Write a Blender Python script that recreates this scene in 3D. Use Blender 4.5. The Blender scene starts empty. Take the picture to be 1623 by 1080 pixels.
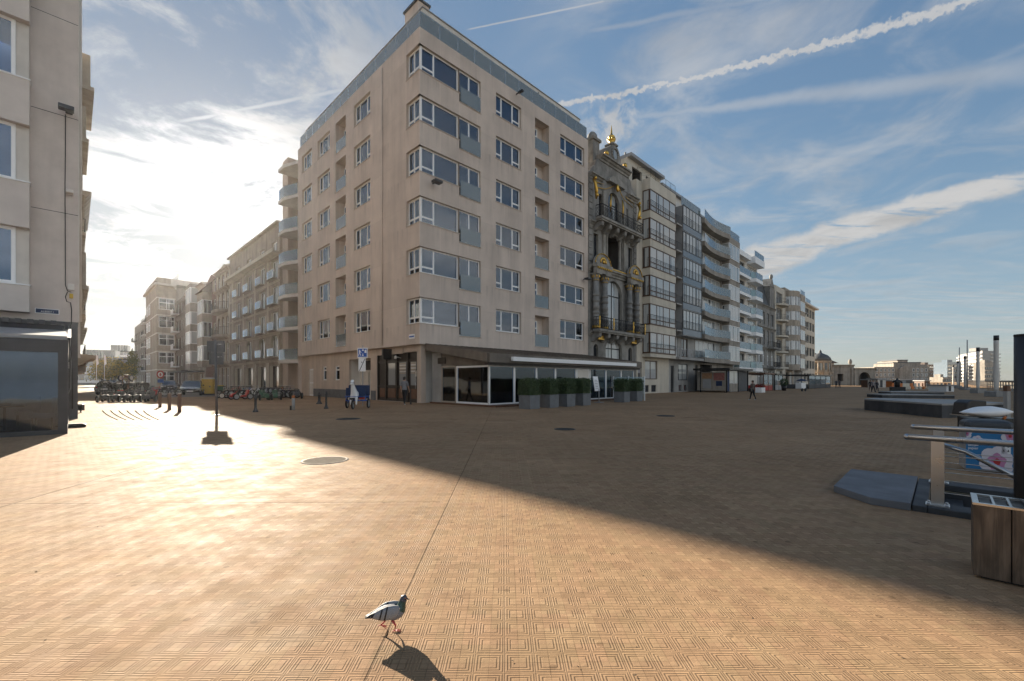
import bpy, bmesh, math, random
from mathutils import Vector, Matrix
random.seed(7)
SC = bpy.context.scene
COL = SC.collection
R = math.radians

# ------------------------------------------------------------------ camera
F, CX, HY, EYE = 691.0, 811.5, 603.0, 1.5
cam = bpy.data.objects.new('camera', bpy.data.cameras.new('camera'))
COL.objects.link(cam)
cam.location = (0, 0, EYE)
cam.rotation_euler = (R(90), 0, 0)
cam.data.sensor_width = 36
cam.data.lens = 36 * F / 1623
cam.data.shift_y = (HY - 540) / 1623
cam.data.clip_start = 0.05
cam.data.clip_end = 6000
SC.camera = cam

# ------------------------------------------------------------------ light
SUN_AZ = math.atan2(811.5 - 340, 691)          # left of +Y
SUN_EL = R(17.35)
SKY_STR = 0.10
EXPOSURE = 1.62
SUN_STR = 5.0
SC.view_settings.view_transform = 'Standard'
SC.view_settings.look = 'None'
SC.view_settings.exposure = EXPOSURE
SC.view_settings.gamma = 1
SC.cycles.max_bounces = 6
SC.cycles.transparent_max_bounces = 12
SC.cycles.use_denoising = True
sunv = Vector((-math.sin(SUN_AZ) * math.cos(SUN_EL), math.cos(SUN_AZ) * math.cos(SUN_EL), math.sin(SUN_EL)))
sun = bpy.data.objects.new('sun', bpy.data.lights.new('sun', 'SUN'))
COL.objects.link(sun)
sun.data.energy = SUN_STR
sun.data.angle = R(0.53)
sun.data.color = (1.0, 0.88, 0.71)
sun.rotation_euler = sunv.to_track_quat('Z', 'Y').to_euler()
sun.location = (-30, 40, 60)


class NT:
    """small helper round a node tree"""
    def __init__(s, nt):
        s.nt = nt

    def n(s, t, **kw):
        nd = s.nt.nodes.new(t)
        for k, v in kw.items():
            setattr(nd, k, v)
        return nd

    def set(s, sock, val):
        if isinstance(val, bpy.types.NodeSocket):
            s.nt.links.new(val, sock)
        elif val is not None:
            if hasattr(sock.default_value, '__len__') and not hasattr(val, '__len__'):
                val = [val] * len(sock.default_value)
            if hasattr(val, '__len__') and len(sock.default_value) == 4 and len(val) == 3:
                val = tuple(val) + (1,)
            sock.default_value = val

    def m(s, op, a, b=None, c=None, clamp=False):
        nd = s.n('ShaderNodeMath', operation=op, use_clamp=clamp)
        s.set(nd.inputs[0], a)
        s.set(nd.inputs[1], b)
        s.set(nd.inputs[2], c)
        return nd.outputs[0]

    def v(s, op, a, b=None, scale=None):
        nd = s.n('ShaderNodeVectorMath', operation=op)
        s.set(nd.inputs[0], a)
        s.set(nd.inputs[1], b)
        if scale is not None:
            s.set(nd.inputs['Scale'], scale)
        return nd.outputs['Value'] if op in ('DOT_PRODUCT', 'LENGTH', 'DISTANCE') else nd.outputs[0]

    def noise(s, vec, scale=1, detail=4, rough=.55, dist=0):
        nd = s.n('ShaderNodeTexNoise')
        s.set(nd.inputs['Vector'], vec)
        s.set(nd.inputs['Scale'], scale)
        s.set(nd.inputs['Detail'], detail)
        s.set(nd.inputs['Roughness'], rough)
        s.set(nd.inputs['Distortion'], dist)
        return nd.outputs[0]

    def ss(s, x, e0, e1, o0=0., o1=1.):
        nd = s.n('ShaderNodeMapRange', interpolation_type='SMOOTHSTEP')
        s.set(nd.inputs[0], x)
        for i, q in enumerate((e0, e1, o0, o1)):
            s.set(nd.inputs[1 + i], q)
        return nd.outputs[0]

    def lr(s, x, e0, e1, o0=0., o1=1.):
        nd = s.n('ShaderNodeMapRange')
        s.set(nd.inputs[0], x)
        for i, q in enumerate((e0, e1, o0, o1)):
            s.set(nd.inputs[1 + i], q)
        return nd.outputs[0]

    def mix(s, f, a, b):
        nd = s.n('ShaderNodeMix', data_type='RGBA')
        s.set(nd.inputs[0], f)
        s.set(nd.inputs[6], a)
        s.set(nd.inputs[7], b)
        return nd.outputs[2]

    def sep(s, v):
        nd = s.n('ShaderNodeSeparateXYZ')
        s.set(nd.inputs[0], v)
        return nd.outputs[0], nd.outputs[1], nd.outputs[2]

    def comb(s, x, y, z):
        nd = s.n('ShaderNodeCombineXYZ')
        s.set(nd.inputs[0], x)
        s.set(nd.inputs[1], y)
        s.set(nd.inputs[2], z)
        return nd.outputs[0]


def lin(r, g, b):
    return tuple((v / 255 / 12.92) if v / 255 <= .04045 else ((v / 255 + .055) / 1.055) ** 2.4 for v in (r, g, b))


# ------------------------------------------------------------------ sky
world = bpy.data.worlds.new('World')
SC.world = world
world.use_nodes = True
wt = world.node_tree
for nd in list(wt.nodes):
    wt.nodes.remove(nd)
w = NT(wt)
out = w.n('ShaderNodeOutputWorld')
bg = w.n('ShaderNodeBackground')
bg.inputs['Strength'].default_value = SKY_STR
wt.links.new(bg.outputs[0], out.inputs[0])
sky = w.n('ShaderNodeTexSky', sky_type='NISHITA', sun_disc=False)
sky.sun_elevation = SUN_EL
sky.sun_rotation = -SUN_AZ
sky.altitude = 0
sky.air_density = 1.0
sky.dust_density = 0.35
sky.ozone_density = 2.2
D = w.n('ShaderNodeTexCoord').outputs['Generated']
dx, dy, dz = w.sep(D)
K = 1.0 / (SKY_STR * 2 ** EXPOSURE)           # radiance that shows as 1.0


def dirpx(px, py):
    return Vector(((px - CX) / F, 1, (HY - py) / F)).normalized()


zc = w.m('MAXIMUM', dz, 0.012)
Pc = w.comb(w.m('DIVIDE', dx, w.m('ADD', zc, .05)), w.m('DIVIDE', dy, w.m('ADD', zc, .05)), 0.0)   # where the ray meets a cloud sheet
fine = w.noise(Pc, 9, 8, .62, .4)
mid = w.noise(Pc, 2.6, 8, .6, .6)
streaky = w.noise(w.v('MULTIPLY', w.v('ADD', Pc, w.v('SCALE', Pc, scale=0.0)), (1.2, 6.0, 1)), 1.0, 7, .6, .8)
fdir = w.noise(D, 60, 6, .65, .3)
mdir = w.noise(D, 16, 5, .6, .3)


def blob(px, py, rad, soft):
    """soft disc of sky round a direction, radius in degrees"""
    d = dirpx(px, py)
    dd = w.v('DOT_PRODUCT', D, tuple(d))
    return w.ss(dd, math.cos(R(rad + soft)), math.cos(R(max(rad - soft * .3, 0))))


def band(a, b, w0, w1, warp_amt, warp, soft=.6, ends=(.03, .03), bend=0.0):
    """streak of cloud along the great circle through two directions; widths in radians"""
    d1, d2 = dirpx(*a), dirpx(*b)
    n = d1.cross(d2).normalized()
    t = (d2 - d1).normalized()
    a1, a2 = d1.dot(t), d2.dot(t)
    sd = w.v('DOT_PRODUCT', D, tuple(n))
    al = w.lr(w.v('DOT_PRODUCT', D, tuple(t)), a1, a2)
    nd = al.node
    nd.clamp = False
    if bend:
        sd = w.m('ADD', sd, w.m('MULTIPLY', w.m('MULTIPLY', al, w.m('SUBTRACT', 1.0, al)), bend))
    sd = w.m('ADD', sd, w.m('MULTIPLY', w.m('SUBTRACT', warp, .5), warp_amt))
    wid = w.lr(al, 0, 1, w0, w1)
    q = w.m('DIVIDE', w.m('ABSOLUTE', sd), wid)
    val = w.ss(q, 1.0, 1.0 - soft)
    e = w.m('MULTIPLY', w.ss(al, -ends[0], ends[0]), w.ss(al, 1 + ends[1], 1 - ends[1]))
    front = w.m('GREATER_THAN', dy, 0.0)
    return w.m('MULTIPLY', w.m('MULTIPLY', val, e), front), sd


def mul(*a):
    r = a[0]
    for q in a[1:]:
        r = w.m('MULTIPLY', r, q)
    return r


cirrus_n = w.ss(mid, .40, .72)
c_cirrus = mul(w.m('MAXIMUM', blob(1170, 215, 9, 12), w.m('MAXIMUM', blob(1050, 130, 7, 12), w.m('MULTIPLY', blob(1400, 150, 10, 14), .8))), cirrus_n, .55)
trA, sdA = band((880, 168), (1560, -6), .0062, .0088, .026, w.noise(D, 75, 4, .6, .2), .7, (.01, .03), bend=-.045)
drip = w.m('MULTIPLY', w.ss(w.noise(D, 90, 3, .6), .3, .6), trA)
trA = w.m('MULTIPLY', trA, w.ss(fdir, .22, .46))
trB, _ = band((742, 47), (960, 2), .0016, .0026, .001, fdir, .8)
trB2, _ = band((930, 52), (1260, -12), .006, .010, .012, mdir, .95, (.1, .05))
trC, _ = band((960, 192), (1660, 108), .006, .026, .02, mdir, .95, (.25, .1))
trD, _ = band((130, 395), (300, 428), .0016, .0022, .001, fdir, .8)
trE, _ = band((290, 192), (560, 140), .004, .006, .006, mdir, .9, (.1, .1))
wedge, sdW = band((1175, 425), (1640, 283), .044, .018, .034, mdir, .5, (.05, .08), bend=.03)
wedge = mul(wedge, w.ss(w.noise(w.v('MULTIPLY', Pc, (2, 7, 1)), 1.6, 8, .66, .5), .24, .50))
small = mul(blob(968, 205, 1.6, 3.2), w.ss(w.noise(D, 22, 7, .62, .3), .40, .60))
wisp2, _ = band((1230, 470), (1470, 440), .010, .008, .016, mdir, .9, (.1, .2))
# banks of flat cloud low over the sea
low = mul(w.ss(dz, .26, .10), w.ss(dz, .0, .05), w.ss(streaky, .38, .66), blob(1500, 520, 34, 16), .8)
# broken sunny cloud on the left
sunside = w.m('MAXIMUM', blob(250, 330, 20, 16), blob(120, 120, 12, 14))
cum = w.ss(w.noise(w.v('ADD', Pc, (3.1, 1.7, 0)), 1.35, 9, .64, .7), .44, .575)
cumul = mul(cum, sunside)
fill_clouds = mul(w.ss(w.noise(Pc, .55, 8, .6, .5), .38, .60), .95, w.ss(dz, .0, .08), w.ss(dz, .8, .35), w.m('SUBTRACT', 1.0, blob(900, 300, 48, 10)))  # clouds added outside the view to throw fill light on the fronts

dsun = w.v('DOT_PRODUCT', D, tuple(sunv))
glow1 = w.m('POWER', w.m('MAXIMUM', dsun, 0), 26)
glow2 = w.m('POWER', w.m('MAXIMUM', dsun, 0), 120)
glow3 = w.m('POWER', w.m('MAXIMUM', dsun, 0), 900)
base = w.v('SCALE', w.v('MULTIPLY', sky.outputs[0], (.86, .98, 1.14)), scale=.735)
near = w.m('POWER', w.m('MAXIMUM', w.v('DOT_PRODUCT', D, tuple(sunv)), 0), 7)
base = w.v('SCALE', base, scale=w.m('SUBTRACT', 1.0, w.m('MULTIPLY', near, .55)))
kk = (1.05 * K,) * 3
base = w.v('DIVIDE', w.v('MULTIPLY', base, kk), w.v('ADD', base, kk))
base = w.v('ADD', base, w.v('SCALE', (1.0, .97, .90), scale=w.m('MULTIPLY', w.m('ADD', w.m('MULTIPLY', glow1, .0), w.m('ADD', w.m('MULTIPLY', glow2, .06), w.m('MULTIPLY', glow3, .7))), K)))
cl = 0.0
tot = w.m('MAXIMUM', c_cirrus, w.m('MULTIPLY', trA, .80))
for q, k in ((trB, .6), (trB2, .28), (trC, .38), (trD, .5), (trE, .5), (wedge, .92), (small, .75), (wisp2, .35), (low, .55), (cumul, .85), (fill_clouds, 1.0)):
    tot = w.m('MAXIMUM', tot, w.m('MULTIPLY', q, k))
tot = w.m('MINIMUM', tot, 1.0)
# a cloud is lit from the sun's side: brighter near the sun, greyer where thick
bright = w.m('ADD', .60, w.m('ADD', w.m('MULTIPLY', glow1, .45), w.m('ADD', w.m('MULTIPLY', glow2, .8), w.m('MULTIPLY', glow3, 3.0))))
thick = w.ss(w.noise(w.v('ADD', Pc, (.14, -.22, 0)), 3.2, 7, .6, .5), .35, .75, 1.06, .78)
ccol = w.v('SCALE', (1.0, .985, .96), scale=w.m('MULTIPLY', w.m('MULTIPLY', bright, thick), K))
# extra brightness added to unseen clouds behind the viewer, as fill for shaded fronts
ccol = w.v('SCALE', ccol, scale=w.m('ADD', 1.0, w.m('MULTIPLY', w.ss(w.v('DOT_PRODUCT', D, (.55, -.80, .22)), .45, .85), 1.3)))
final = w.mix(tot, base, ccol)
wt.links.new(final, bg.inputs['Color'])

# ------------------------------------------------------------------ frames of the two street fronts
d_r = Vector((684, 691, 0)).normalized()       # along the sea front, away from us
d_l = Vector((-699, 691, 0)).normalized()      # along the side street, away from us
CORNER = Vector((-5.94, 28.0, 0))
ANG_R = math.atan2(d_r.y, d_r.x)
ANG_L = math.atan2(-d_l.y, -d_l.x)


def gpt(px, py):
    y = EYE * F / (py - HY)
    return Vector(((px - CX) / F * y, y, 0))


def depth_pt(px, y, z=0):
    return Vector(((px - CX) / F * y, y, z))


# ------------------------------------------------------------------ mesh builder
class MB:
    def __init__(s):
        s.v, s.f, s.mi, s.sm = [], [], [], []
        s.xf = None

    def pt(s, p):
        p = Vector(p)
        if s.xf is not None:
            p = s.xf @ p
        s.v.append(p[:])
        return len(s.v) - 1

    def face(s, idx, m=0, smooth=False):
        s.f.append(tuple(idx))
        s.mi.append(m)
        s.sm.append(smooth)

    def poly(s, pts, m=0):
        s.face([s.pt(p) for p in pts], m)

    def box(s, x0, y0, z0, x1, y1, z1, m=0, skip=''):
        if x0 > x1: x0, x1 = x1, x0
        if y0 > y1: y0, y1 = y1, y0
        if z0 > z1: z0, z1 = z1, z0
        i = [s.pt(p) for p in ((x0, y0, z0), (x1, y0, z0), (x1, y1, z0), (x0, y1, z0), (x0, y0, z1), (x1, y0, z1), (x1, y1, z1), (x0, y1, z1))]
        for k, q in (('b', (3, 2, 1, 0)), ('t', (4, 5, 6, 7)), ('f', (0, 1, 5, 4)), ('r', (1, 2, 6, 5)), ('k', (2, 3, 7, 6)), ('l', (3, 0, 4, 7))):
            if k not in skip:
                s.face([i[a] for a in q], m)

    def prism(s, pts, y0, y1, m=0, axis='y', mside=None):
        """outline in (x,z) pushed along y, or in (x,y) along z, or in (y,z) along x"""
        def P(a, b, c):
            return {'y': (a, c, b), 'z': (a, b, c), 'x': (c, a, b)}[axis]
        A = [s.pt(P(a, b, y0)) for a, b in pts]
        B = [s.pt(P(a, b, y1)) for a, b in pts]
        n = len(pts)
        area = sum(pts[i][0] * pts[(i + 1) % n][1] - pts[(i + 1) % n][0] * pts[i][1] for i in range(n))
        fl = (area > 0) ^ (axis == 'y') ^ (y1 < y0)
        s.face(A[::-1] if fl else A, m)
        s.face(B if fl else B[::-1], m)
        for i in range(n):
            j = (i + 1) % n
            q = (A[i], A[j], B[j], B[i])
            s.face(q if fl else q[::-1], m if mside is None else mside)

    def cyl(s, p0, p1, r0, r1=None, n=10, m=0, caps=True, smooth=True):
        s.tube([p0, p1], [r0, r0 if r1 is None else r1], n, m, caps, smooth)

    def tube(s, path, r, n=8, m=0, caps=True, smooth=True, closed=False):
        path = [Vector(p) for p in path]
        k = len(path)
        if not hasattr(r, '__len__'):
            r = [r] * k
        rings = []
        up = None
        for i, p in enumerate(path):
            if closed:
                t = (path[(i + 1) % k] - path[i - 1]).normalized()
            else:
                t = (path[min(i + 1, k - 1)] - path[max(i - 1, 0)]).normalized()
            if up is None:
                up = Vector((0, 0, 1)) if abs(t.z) < .9 else Vector((1, 0, 0))
            a = t.cross(up)
            if a.length < 1e-4:
                up = Vector((1, 0, 0)) if abs(t.x) < .9 else Vector((0, 1, 0))
                a = t.cross(up)
            a.normalize()
            b = t.cross(a).normalized()
            up = -b if False else up
            rings.append([s.pt(p + (a * math.cos(2 * math.pi * j / n) + b * math.sin(2 * math.pi * j / n)) * r[i]) for j in range(n)])
        for i in range(k if closed else k - 1):
            A, B = rings[i], rings[(i + 1) % k]
            for j in range(n):
                s.face((A[j], A[(j + 1) % n], B[(j + 1) % n], B[j])[::-1], m, smooth)
        if caps and not closed:
            s.face(rings[0], m)
            s.face(rings[-1][::-1], m)

    def lathe(s, prof, c=(0, 0, 0), n=16, m=0, smooth=True, a0=0., a1=2 * math.pi):
        c = Vector(c)
        full = abs(a1 - a0 - 2 * math.pi) < 1e-6
        cnt = n if full else n + 1
        rings = []
        for r, z in prof:
            rings.append([s.pt(c + Vector((r * math.cos(a0 + (a1 - a0) * j / n), r * math.sin(a0 + (a1 - a0) * j / n), z))) for j in range(cnt)])
        for A, B in zip(rings, rings[1:]):
            for j in range(n):
                s.face((A[j], A[(j + 1) % cnt], B[(j + 1) % cnt], B[j]), m, smooth)
        if full:
            if prof[0][0] > 1e-5: s.face(rings[0][::-1], m)
            if prof[-1][0] > 1e-5: s.face(rings[-1], m)

    def ell(s, c, r, n=10, k=6, m=0):
        c = Vector(c)
        r = Vector(r) if hasattr(r, '__len__') else Vector((r, r, r))
        rings = []
        for i in range(k + 1):
            th = math.pi * i / k - math.pi / 2
            rr = max(math.cos(th), 1e-4)
            rings.append([s.pt(c + Vector((r.x * rr * math.cos(2 * math.pi * j / n), r.y * rr * math.sin(2 * math.pi * j / n), r.z * math.sin(th)))) for j in range(n)])
        for A, B in zip(rings, rings[1:]):
            for j in range(n):
                s.face((A[j], A[(j + 1) % n], B[(j + 1) % n], B[j]), m, True)

    def loft(s, rings, ms=None, caps=True, smooth=True):
        R_ = [[s.pt(p) for p in ring] for ring in rings]
        n = len(R_[0])
        for i, (A, B) in enumerate(zip(R_, R_[1:])):
            for j in range(n):
                s.face((A[j], A[(j + 1) % n], B[(j + 1) % n], B[j]), ms[i] if ms else 0, smooth)
        if caps:
            s.face(R_[0][::-1], ms[0] if ms else 0)
            s.face(R_[-1], ms[-1] if ms else 0)

    def mesh(s, name, mats):
        me = bpy.data.meshes.new(name)
        me.from_pydata(s.v, [], s.f)
        for mt in mats:
            me.materials.append(mt)
        me.polygons.foreach_set('material_index', s.mi)
        me.polygons.foreach_set('use_smooth', s.sm)
        me.update()
        return me

    def build(s, name, mats, parent=None, loc=(0, 0, 0), rot=0., bevel=0.):
        if not hasattr(mats, '__len__'):
            mats = [mats]
        o = link(name, s.mesh(name, mats), parent, loc, rot)
        if bevel:
            b = o.modifiers.new('bevel', 'BEVEL')
            b.width = bevel
            b.segments = 2
            b.limit_method = 'ANGLE'
        return o


def link(name, data, parent=None, loc=(0, 0, 0), rot=0.):
    o = bpy.data.objects.new(name, data)
    COL.objects.link(o)
    o.location = loc
    o.rotation_euler = (0, 0, rot)
    if parent is not None:
        o.parent = parent
    return o


def tag(o, label, cat, group=None, kind=None):
    if label: o['label'] = label
    if cat: o['category'] = cat
    if group: o['group'] = group
    if kind: o['kind'] = kind
    return o


def thing(name, label, cat, loc=(0, 0, 0), rot=0., group=None):
    o = link(name, None, None, loc, rot)
    o.empty_display_size = .2
    return tag(o, label, cat, group)


def structure(o):
    o['kind'] = 'structure'
    return o


def copy_tree(o, parent=None):
    c = o.copy()
    COL.objects.link(c)
    c.parent = parent
    for ch in list(o.children):
        copy_tree(ch, c)
    return c


def dup(root, loc, rot=0., label=None, group=None, scale=None):
    c = copy_tree(root)
    c.location = loc
    c.rotation_euler = (0, 0, rot)
    if label: c['label'] = label
    if group: c['group'] = group
    if scale: c.scale = (scale,) * 3
    return c


def text(name, s, size, mat, parent, loc, rot=(math.pi / 2, 0, 0), depth=.004, align='CENTER'):
    cu = bpy.data.curves.new(name, 'FONT')
    cu.body = s
    cu.size = size
    cu.extrude = depth
    cu.align_x = align
    cu.align_y = 'CENTER'
    t = bpy.data.objects.new(name, cu)
    COL.objects.link(t)
    dg = bpy.context.evaluated_depsgraph_get()
    me = bpy.data.meshes.new_from_object(t.evaluated_get(dg))
    bpy.data.objects.remove(t)
    me.materials.clear()
    me.materials.append(mat)
    o = link(name, me, parent, loc)
    o.rotation_euler = rot
    return o


# ------------------------------------------------------------------ materials
def pmat(name, col, rough=.6, metal=0., var=.15, scale=2., bump=0., bscale=40., streak=0., spec=.5, rnd=0., joints=None, coat=0.):
    """principled material with uneven colour; streak = run-off stains, joints = (pitch along, pitch up) of cladding"""
    mt = bpy.data.materials.new(name)
    mt.use_nodes = True
    t = NT(mt.node_tree)
    b = mt.node_tree.nodes['Principled BSDF']
    tc = t.n('ShaderNodeTexCoord').outputs['Object']
    f = t.lr(t.noise(tc, scale, 6, .6), .25, .75, 1 - var, 1 + var)
    if streak:
        st = t.noise(t.v('MULTIPLY', tc, (.9, .9, .10)), 1.1, 5, .6)
        f = t.m('MULTIPLY', f, t.ss(st, .38, .7, 1.0, 1 - streak))
    if joints:
        x, y, z = t.sep(tc)
        ju = t.m('FRACT', t.m('DIVIDE', t.m('ADD', x, y), joints[0]))
        jv = t.m('FRACT', t.m('DIVIDE', z, joints[1]))
        a = t.m('LESS_THAN', ju, .035 / joints[0])
        c = t.m('LESS_THAN', jv, .02 / joints[1])
        f = t.m('MULTIPLY', f, t.m('MULTIPLY', t.lr(a, 0, 1, 1, 1.13), t.lr(c, 0, 1, 1, .82)))
        cell = t.n('ShaderNodeTexWhiteNoise', noise_dimensions='3D')
        t.set(cell.inputs['Vector'], t.comb(t.m('FLOOR', t.m('DIVIDE', t.m('ADD', x, y), joints[0])), t.m('FLOOR', t.m('DIVIDE', z, joints[1])), 0.0))
        f = t.m('MULTIPLY', f, t.lr(cell.outputs[0], 0, 1, .955, 1.045))
    if name == 'beige_cladding':
        x, y, z = t.sep(tc)
        fr_ = t.m('FRACT', t.m('DIVIDE', t.m('SUBTRACT', z, 5.2), 3.26))
        dn = t.noise(t.comb(t.m('MULTIPLY', t.m('ADD', x, y), 3.2), 0.0, t.m('MULTIPLY', z, .12)), 1.0, 4, .7)
        f = t.m('MULTIPLY', f, t.lr(t.m('MULTIPLY', t.ss(fr_, .55, .99), t.ss(dn, .48, .66)), 0, 1, 1.0, .80))
    if rnd:
        oi = t.n('ShaderNodeObjectInfo')
        f = t.m('MULTIPLY', f, t.lr(oi.outputs['Random'], 0, 1, 1 - rnd, 1 + rnd))
    t.set(b.inputs['Base Color'], t.v('SCALE', tuple(col), scale=f))
    t.set(b.inputs['Roughness'], t.lr(t.noise(tc, scale * 3, 3), .3, .7, max(rough - .08, .02), min(rough + .08, 1)))
    b.inputs['Metallic'].default_value = metal
    b.inputs['Specular IOR Level'].default_value = spec
    b.inputs['Coat Weight'].default_value = coat
    if bump:
        bn = t.n('ShaderNodeBump')
        bn.inputs['Strength'].default_value = bump
        bn.inputs['Distance'].default_value = .035
        t.set(bn.inputs['Height'], t.noise(tc, bscale, 5, .6))
        mt.node_tree.links.new(bn.outputs[0], b.inputs['Normal'])
    return mt


def brickmat(name, c1, c2, mortar, sx=.22, sz=.065):
    mt = bpy.data.materials.new(name)
    mt.use_nodes = True
    t = NT(mt.node_tree)
    b = mt.node_tree.nodes['Principled BSDF']
    tc = t.n('ShaderNodeTexCoord').outputs['Object']
    x, y, z = t.sep(tc)
    br = t.n('ShaderNodeTexBrick')
    t.set(br.inputs['Vector'], t.comb(t.m('ADD', x, y), z, 0.0))
    t.set(br.inputs['Color1'], c1)
    t.set(br.inputs['Color2'], c2)
    t.set(br.inputs['Mortar'], mortar)
    br.inputs['Scale'].default_value = 1
    br.inputs['Brick Width'].default_value = sx
    br.inputs['Row Height'].default_value = sz
    br.inputs['Mortar Size'].default_value = .008
    f = t.lr(t.noise(tc, .8, 6, .65), .25, .75, .75, 1.2)
    t.set(b.inputs['Base Color'], t.v('SCALE', br.outputs[0], scale=f))
    b.inputs['Roughness'].default_value = .85
    return mt


def glassmat(name, tint=(.50, .60, .72), ior=2.2, rough=.015, body=0., bodycol=(.5, .6, .62)):
    """thin pane: clear, mirror-like at a slant; body = milky share"""
    mt = bpy.data.materials.new(name)
    mt.use_nodes = True
    t = NT(mt.node_tree)
    nt = mt.node_tree
    nt.nodes.remove(nt.nodes['Principled BSDF'])
    o = nt.nodes['Material Output']
    tr = t.n('ShaderNodeBsdfTransparent')
    t.set(tr.inputs[0], tint)
    gl = t.n('ShaderNodeBsdfGlossy')
    t.set(gl.inputs['Color'], (.72, .84, 1.0))
    gl.inputs['Roughness'].default_value = rough
    tc = t.n('ShaderNodeTexCoord').outputs['Object']
    bn = t.n('ShaderNodeBump')
    bn.inputs['Strength'].default_value = .10
    bn.inputs['Distance'].default_value = .01
    t.set(bn.inputs['Height'], t.noise(tc, 1.3, 2))
    nt.links.new(bn.outputs[0], gl.inputs['Normal'])
    fr = t.n('ShaderNodeFresnel')
    fr.inputs['IOR'].default_value = ior
    ms = t.n('ShaderNodeMixShader')
    base = tr.outputs[0]
    if body:
        df = t.n('ShaderNodeBsdfDiffuse')
        t.set(df.inputs[0], bodycol)
        m2 = t.n('ShaderNodeMixShader')
        m2.inputs[0].default_value = body
        nt.links.new(base, m2.inputs[1])
        nt.links.new(df.outputs[0], m2.inputs[2])
        base = m2.outputs[0]
    nt.links.new(fr.outputs[0], ms.inputs[0])
    nt.links.new(base, ms.inputs[1])
    nt.links.new(gl.outputs[0], ms.inputs[2])
    nt.links.new(ms.outputs[0], o.inputs[0])
    return mt


def farglass(name, dark=(.025, .032, .042), light=(.34, .35, .34), share=.45):
    """window pane seen from far: a dark room or a drawn curtain, chosen per window, behind a mirror-like skin"""
    mt = bpy.data.materials.new(name)
    mt.use_nodes = True
    t = NT(mt.node_tree)
    b = mt.node_tree.nodes['Principled BSDF']
    oi = t.n('ShaderNodeObjectInfo').outputs['Random']
    tc = t.n('ShaderNodeTexCoord').outputs['Object']
    x, y, z = t.sep(tc)
    fold = t.lr(t.m('SINE', t.m('MULTIPLY', x, 34)), -1, 1, .8, 1.05)
    cur = t.v('SCALE', tuple(light), scale=fold)
    side = t.m('LESS_THAN', t.noise(t.comb(t.m('ADD', x, t.m('MULTIPLY', oi, 50)), 0.0, 0.0), 1.1, 1), share)
    t.set(b.inputs['Base Color'], t.mix(side, dark, cur))
    b.inputs['Roughness'].default_value = .06
    b.inputs['IOR'].default_value = 1.9
    bn = t.n('ShaderNodeBump')
    bn.inputs['Strength'].default_value = .12
    bn.inputs['Distance'].default_value = .01
    t.set(bn.inputs['Height'], t.noise(tc, 1.1, 2))
    mt.node_tree.links.new(bn.outputs[0], b.inputs['Normal'])
    return mt


def woodmat(name):
    mt = bpy.data.materials.new(name)
    mt.use_nodes = True
    t = NT(mt.node_tree)
    b = mt.node_tree.nodes['Principled BSDF']
    tc = t.n('ShaderNodeTexCoord').outputs['Object']
    g = t.noise(t.v('MULTIPLY', tc, (26, 26, 1.3)), 1.6, 6, .65, .9)
    k = t.noise(t.v('MULTIPLY', tc, (6, 6, 2.2)), 1.2, 3, .5, 1.6)
    f = t.m('MULTIPLY', t.lr(g, .3, .7, .55, 1.35), t.lr(k, .3, .7, .7, 1.2))
    t.set(b.inputs['Base Color'], t.v('SCALE', t.mix(k, (.10, .065, .040), (.155, .115, .080)), scale=f))
    b.inputs['Roughness'].default_value = .8
    bn = t.n('ShaderNodeBump')
    bn.inputs['Strength'].default_value = .5
    bn.inputs['Distance'].default_value = .01
    t.set(bn.inputs['Height'], g)
    mt.node_tree.links.new(bn.outputs[0], b.inputs['Normal'])
    return mt


M = {}
M['clad'] = pmat('beige_cladding', (.60, .505, .43), .75, var=.13, scale=.55, bump=.15, bscale=60, streak=.13, joints=(1.62, 3.26))
M['clad_low'] = pmat('beige_ground_floor', (.56, .46, .375), .75, var=.12, scale=.9, bump=.15, bscale=60, streak=.2, joints=(1.3, 3.9))
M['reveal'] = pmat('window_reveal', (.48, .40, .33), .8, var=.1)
M['room'] = pmat('dim_room', (.10, .095, .09), .9, var=.3, scale=1.5)
M['white'] = pmat('white_frame', (.84, .84, .83), .4, var=.04)
M['offwhite'] = pmat('off_white_paint', (.66, .62, .56), .6, var=.08, streak=.15)
M['signback'] = pmat('sign_back_grey', (.11, .115, .125), .5, metal=.3, var=.1)
M['trimgrey'] = pmat('grey_trim', (.30, .30, .30), .5, var=.1)
M['slot'] = pmat('open_joint', (.05, .045, .04), 1., spec=0.)
M['manhole'] = pmat('worn_cast_cover', (.56, .48, .39), .9, var=.2, scale=6, spec=.1)
M['slate'] = pmat('dark_slate', (.055, .058, .062), .6, var=.3, scale=4)
M['roofmetal'] = pmat('weathered_roof_metal', (.17, .145, .12), .55, metal=.3, var=.3, scale=1.2, streak=.3)
M['bluestone'] = pmat('bluestone_plinth', (.12, .125, .13), .8, var=.25, scale=2, bump=.2)
M['black'] = pmat('black_paint', (.012, .012, .013), .4, var=.3, scale=4)
M['blackwood'] = pmat('dark_stained_wood', (.020, .014, .010), .45, var=.4, scale=5, bump=.2)
M['brownwood'] = pmat('brown_wood', (.12, .055, .028), .5, var=.3, scale=3)
M['brownframe'] = pmat('brown_window_frame', (.085, .042, .022), .45, var=.2)
M['steel'] = pmat('brushed_steel', (.52, .52, .52), .30, metal=1., var=.04, scale=.8)
M['darksteel'] = pmat('dark_steel', (.06, .062, .066), .45, metal=.6, var=.2)
M['iron'] = pmat('black_iron', (.014, .014, .016), .5, metal=.2, var=.3)
M['rubber'] = pmat('black_rubber', (.018, .018, .018), .85, var=.2)
M['gold'] = pmat('gilding', (.60, .37, .085), .36, metal=1., var=.2, scale=5)
M['stone'] = pmat('weathered_grey_stone', (.27, .26, .24), .85, var=.36, scale=1.6, bump=.4, bscale=14, streak=.4)
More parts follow.
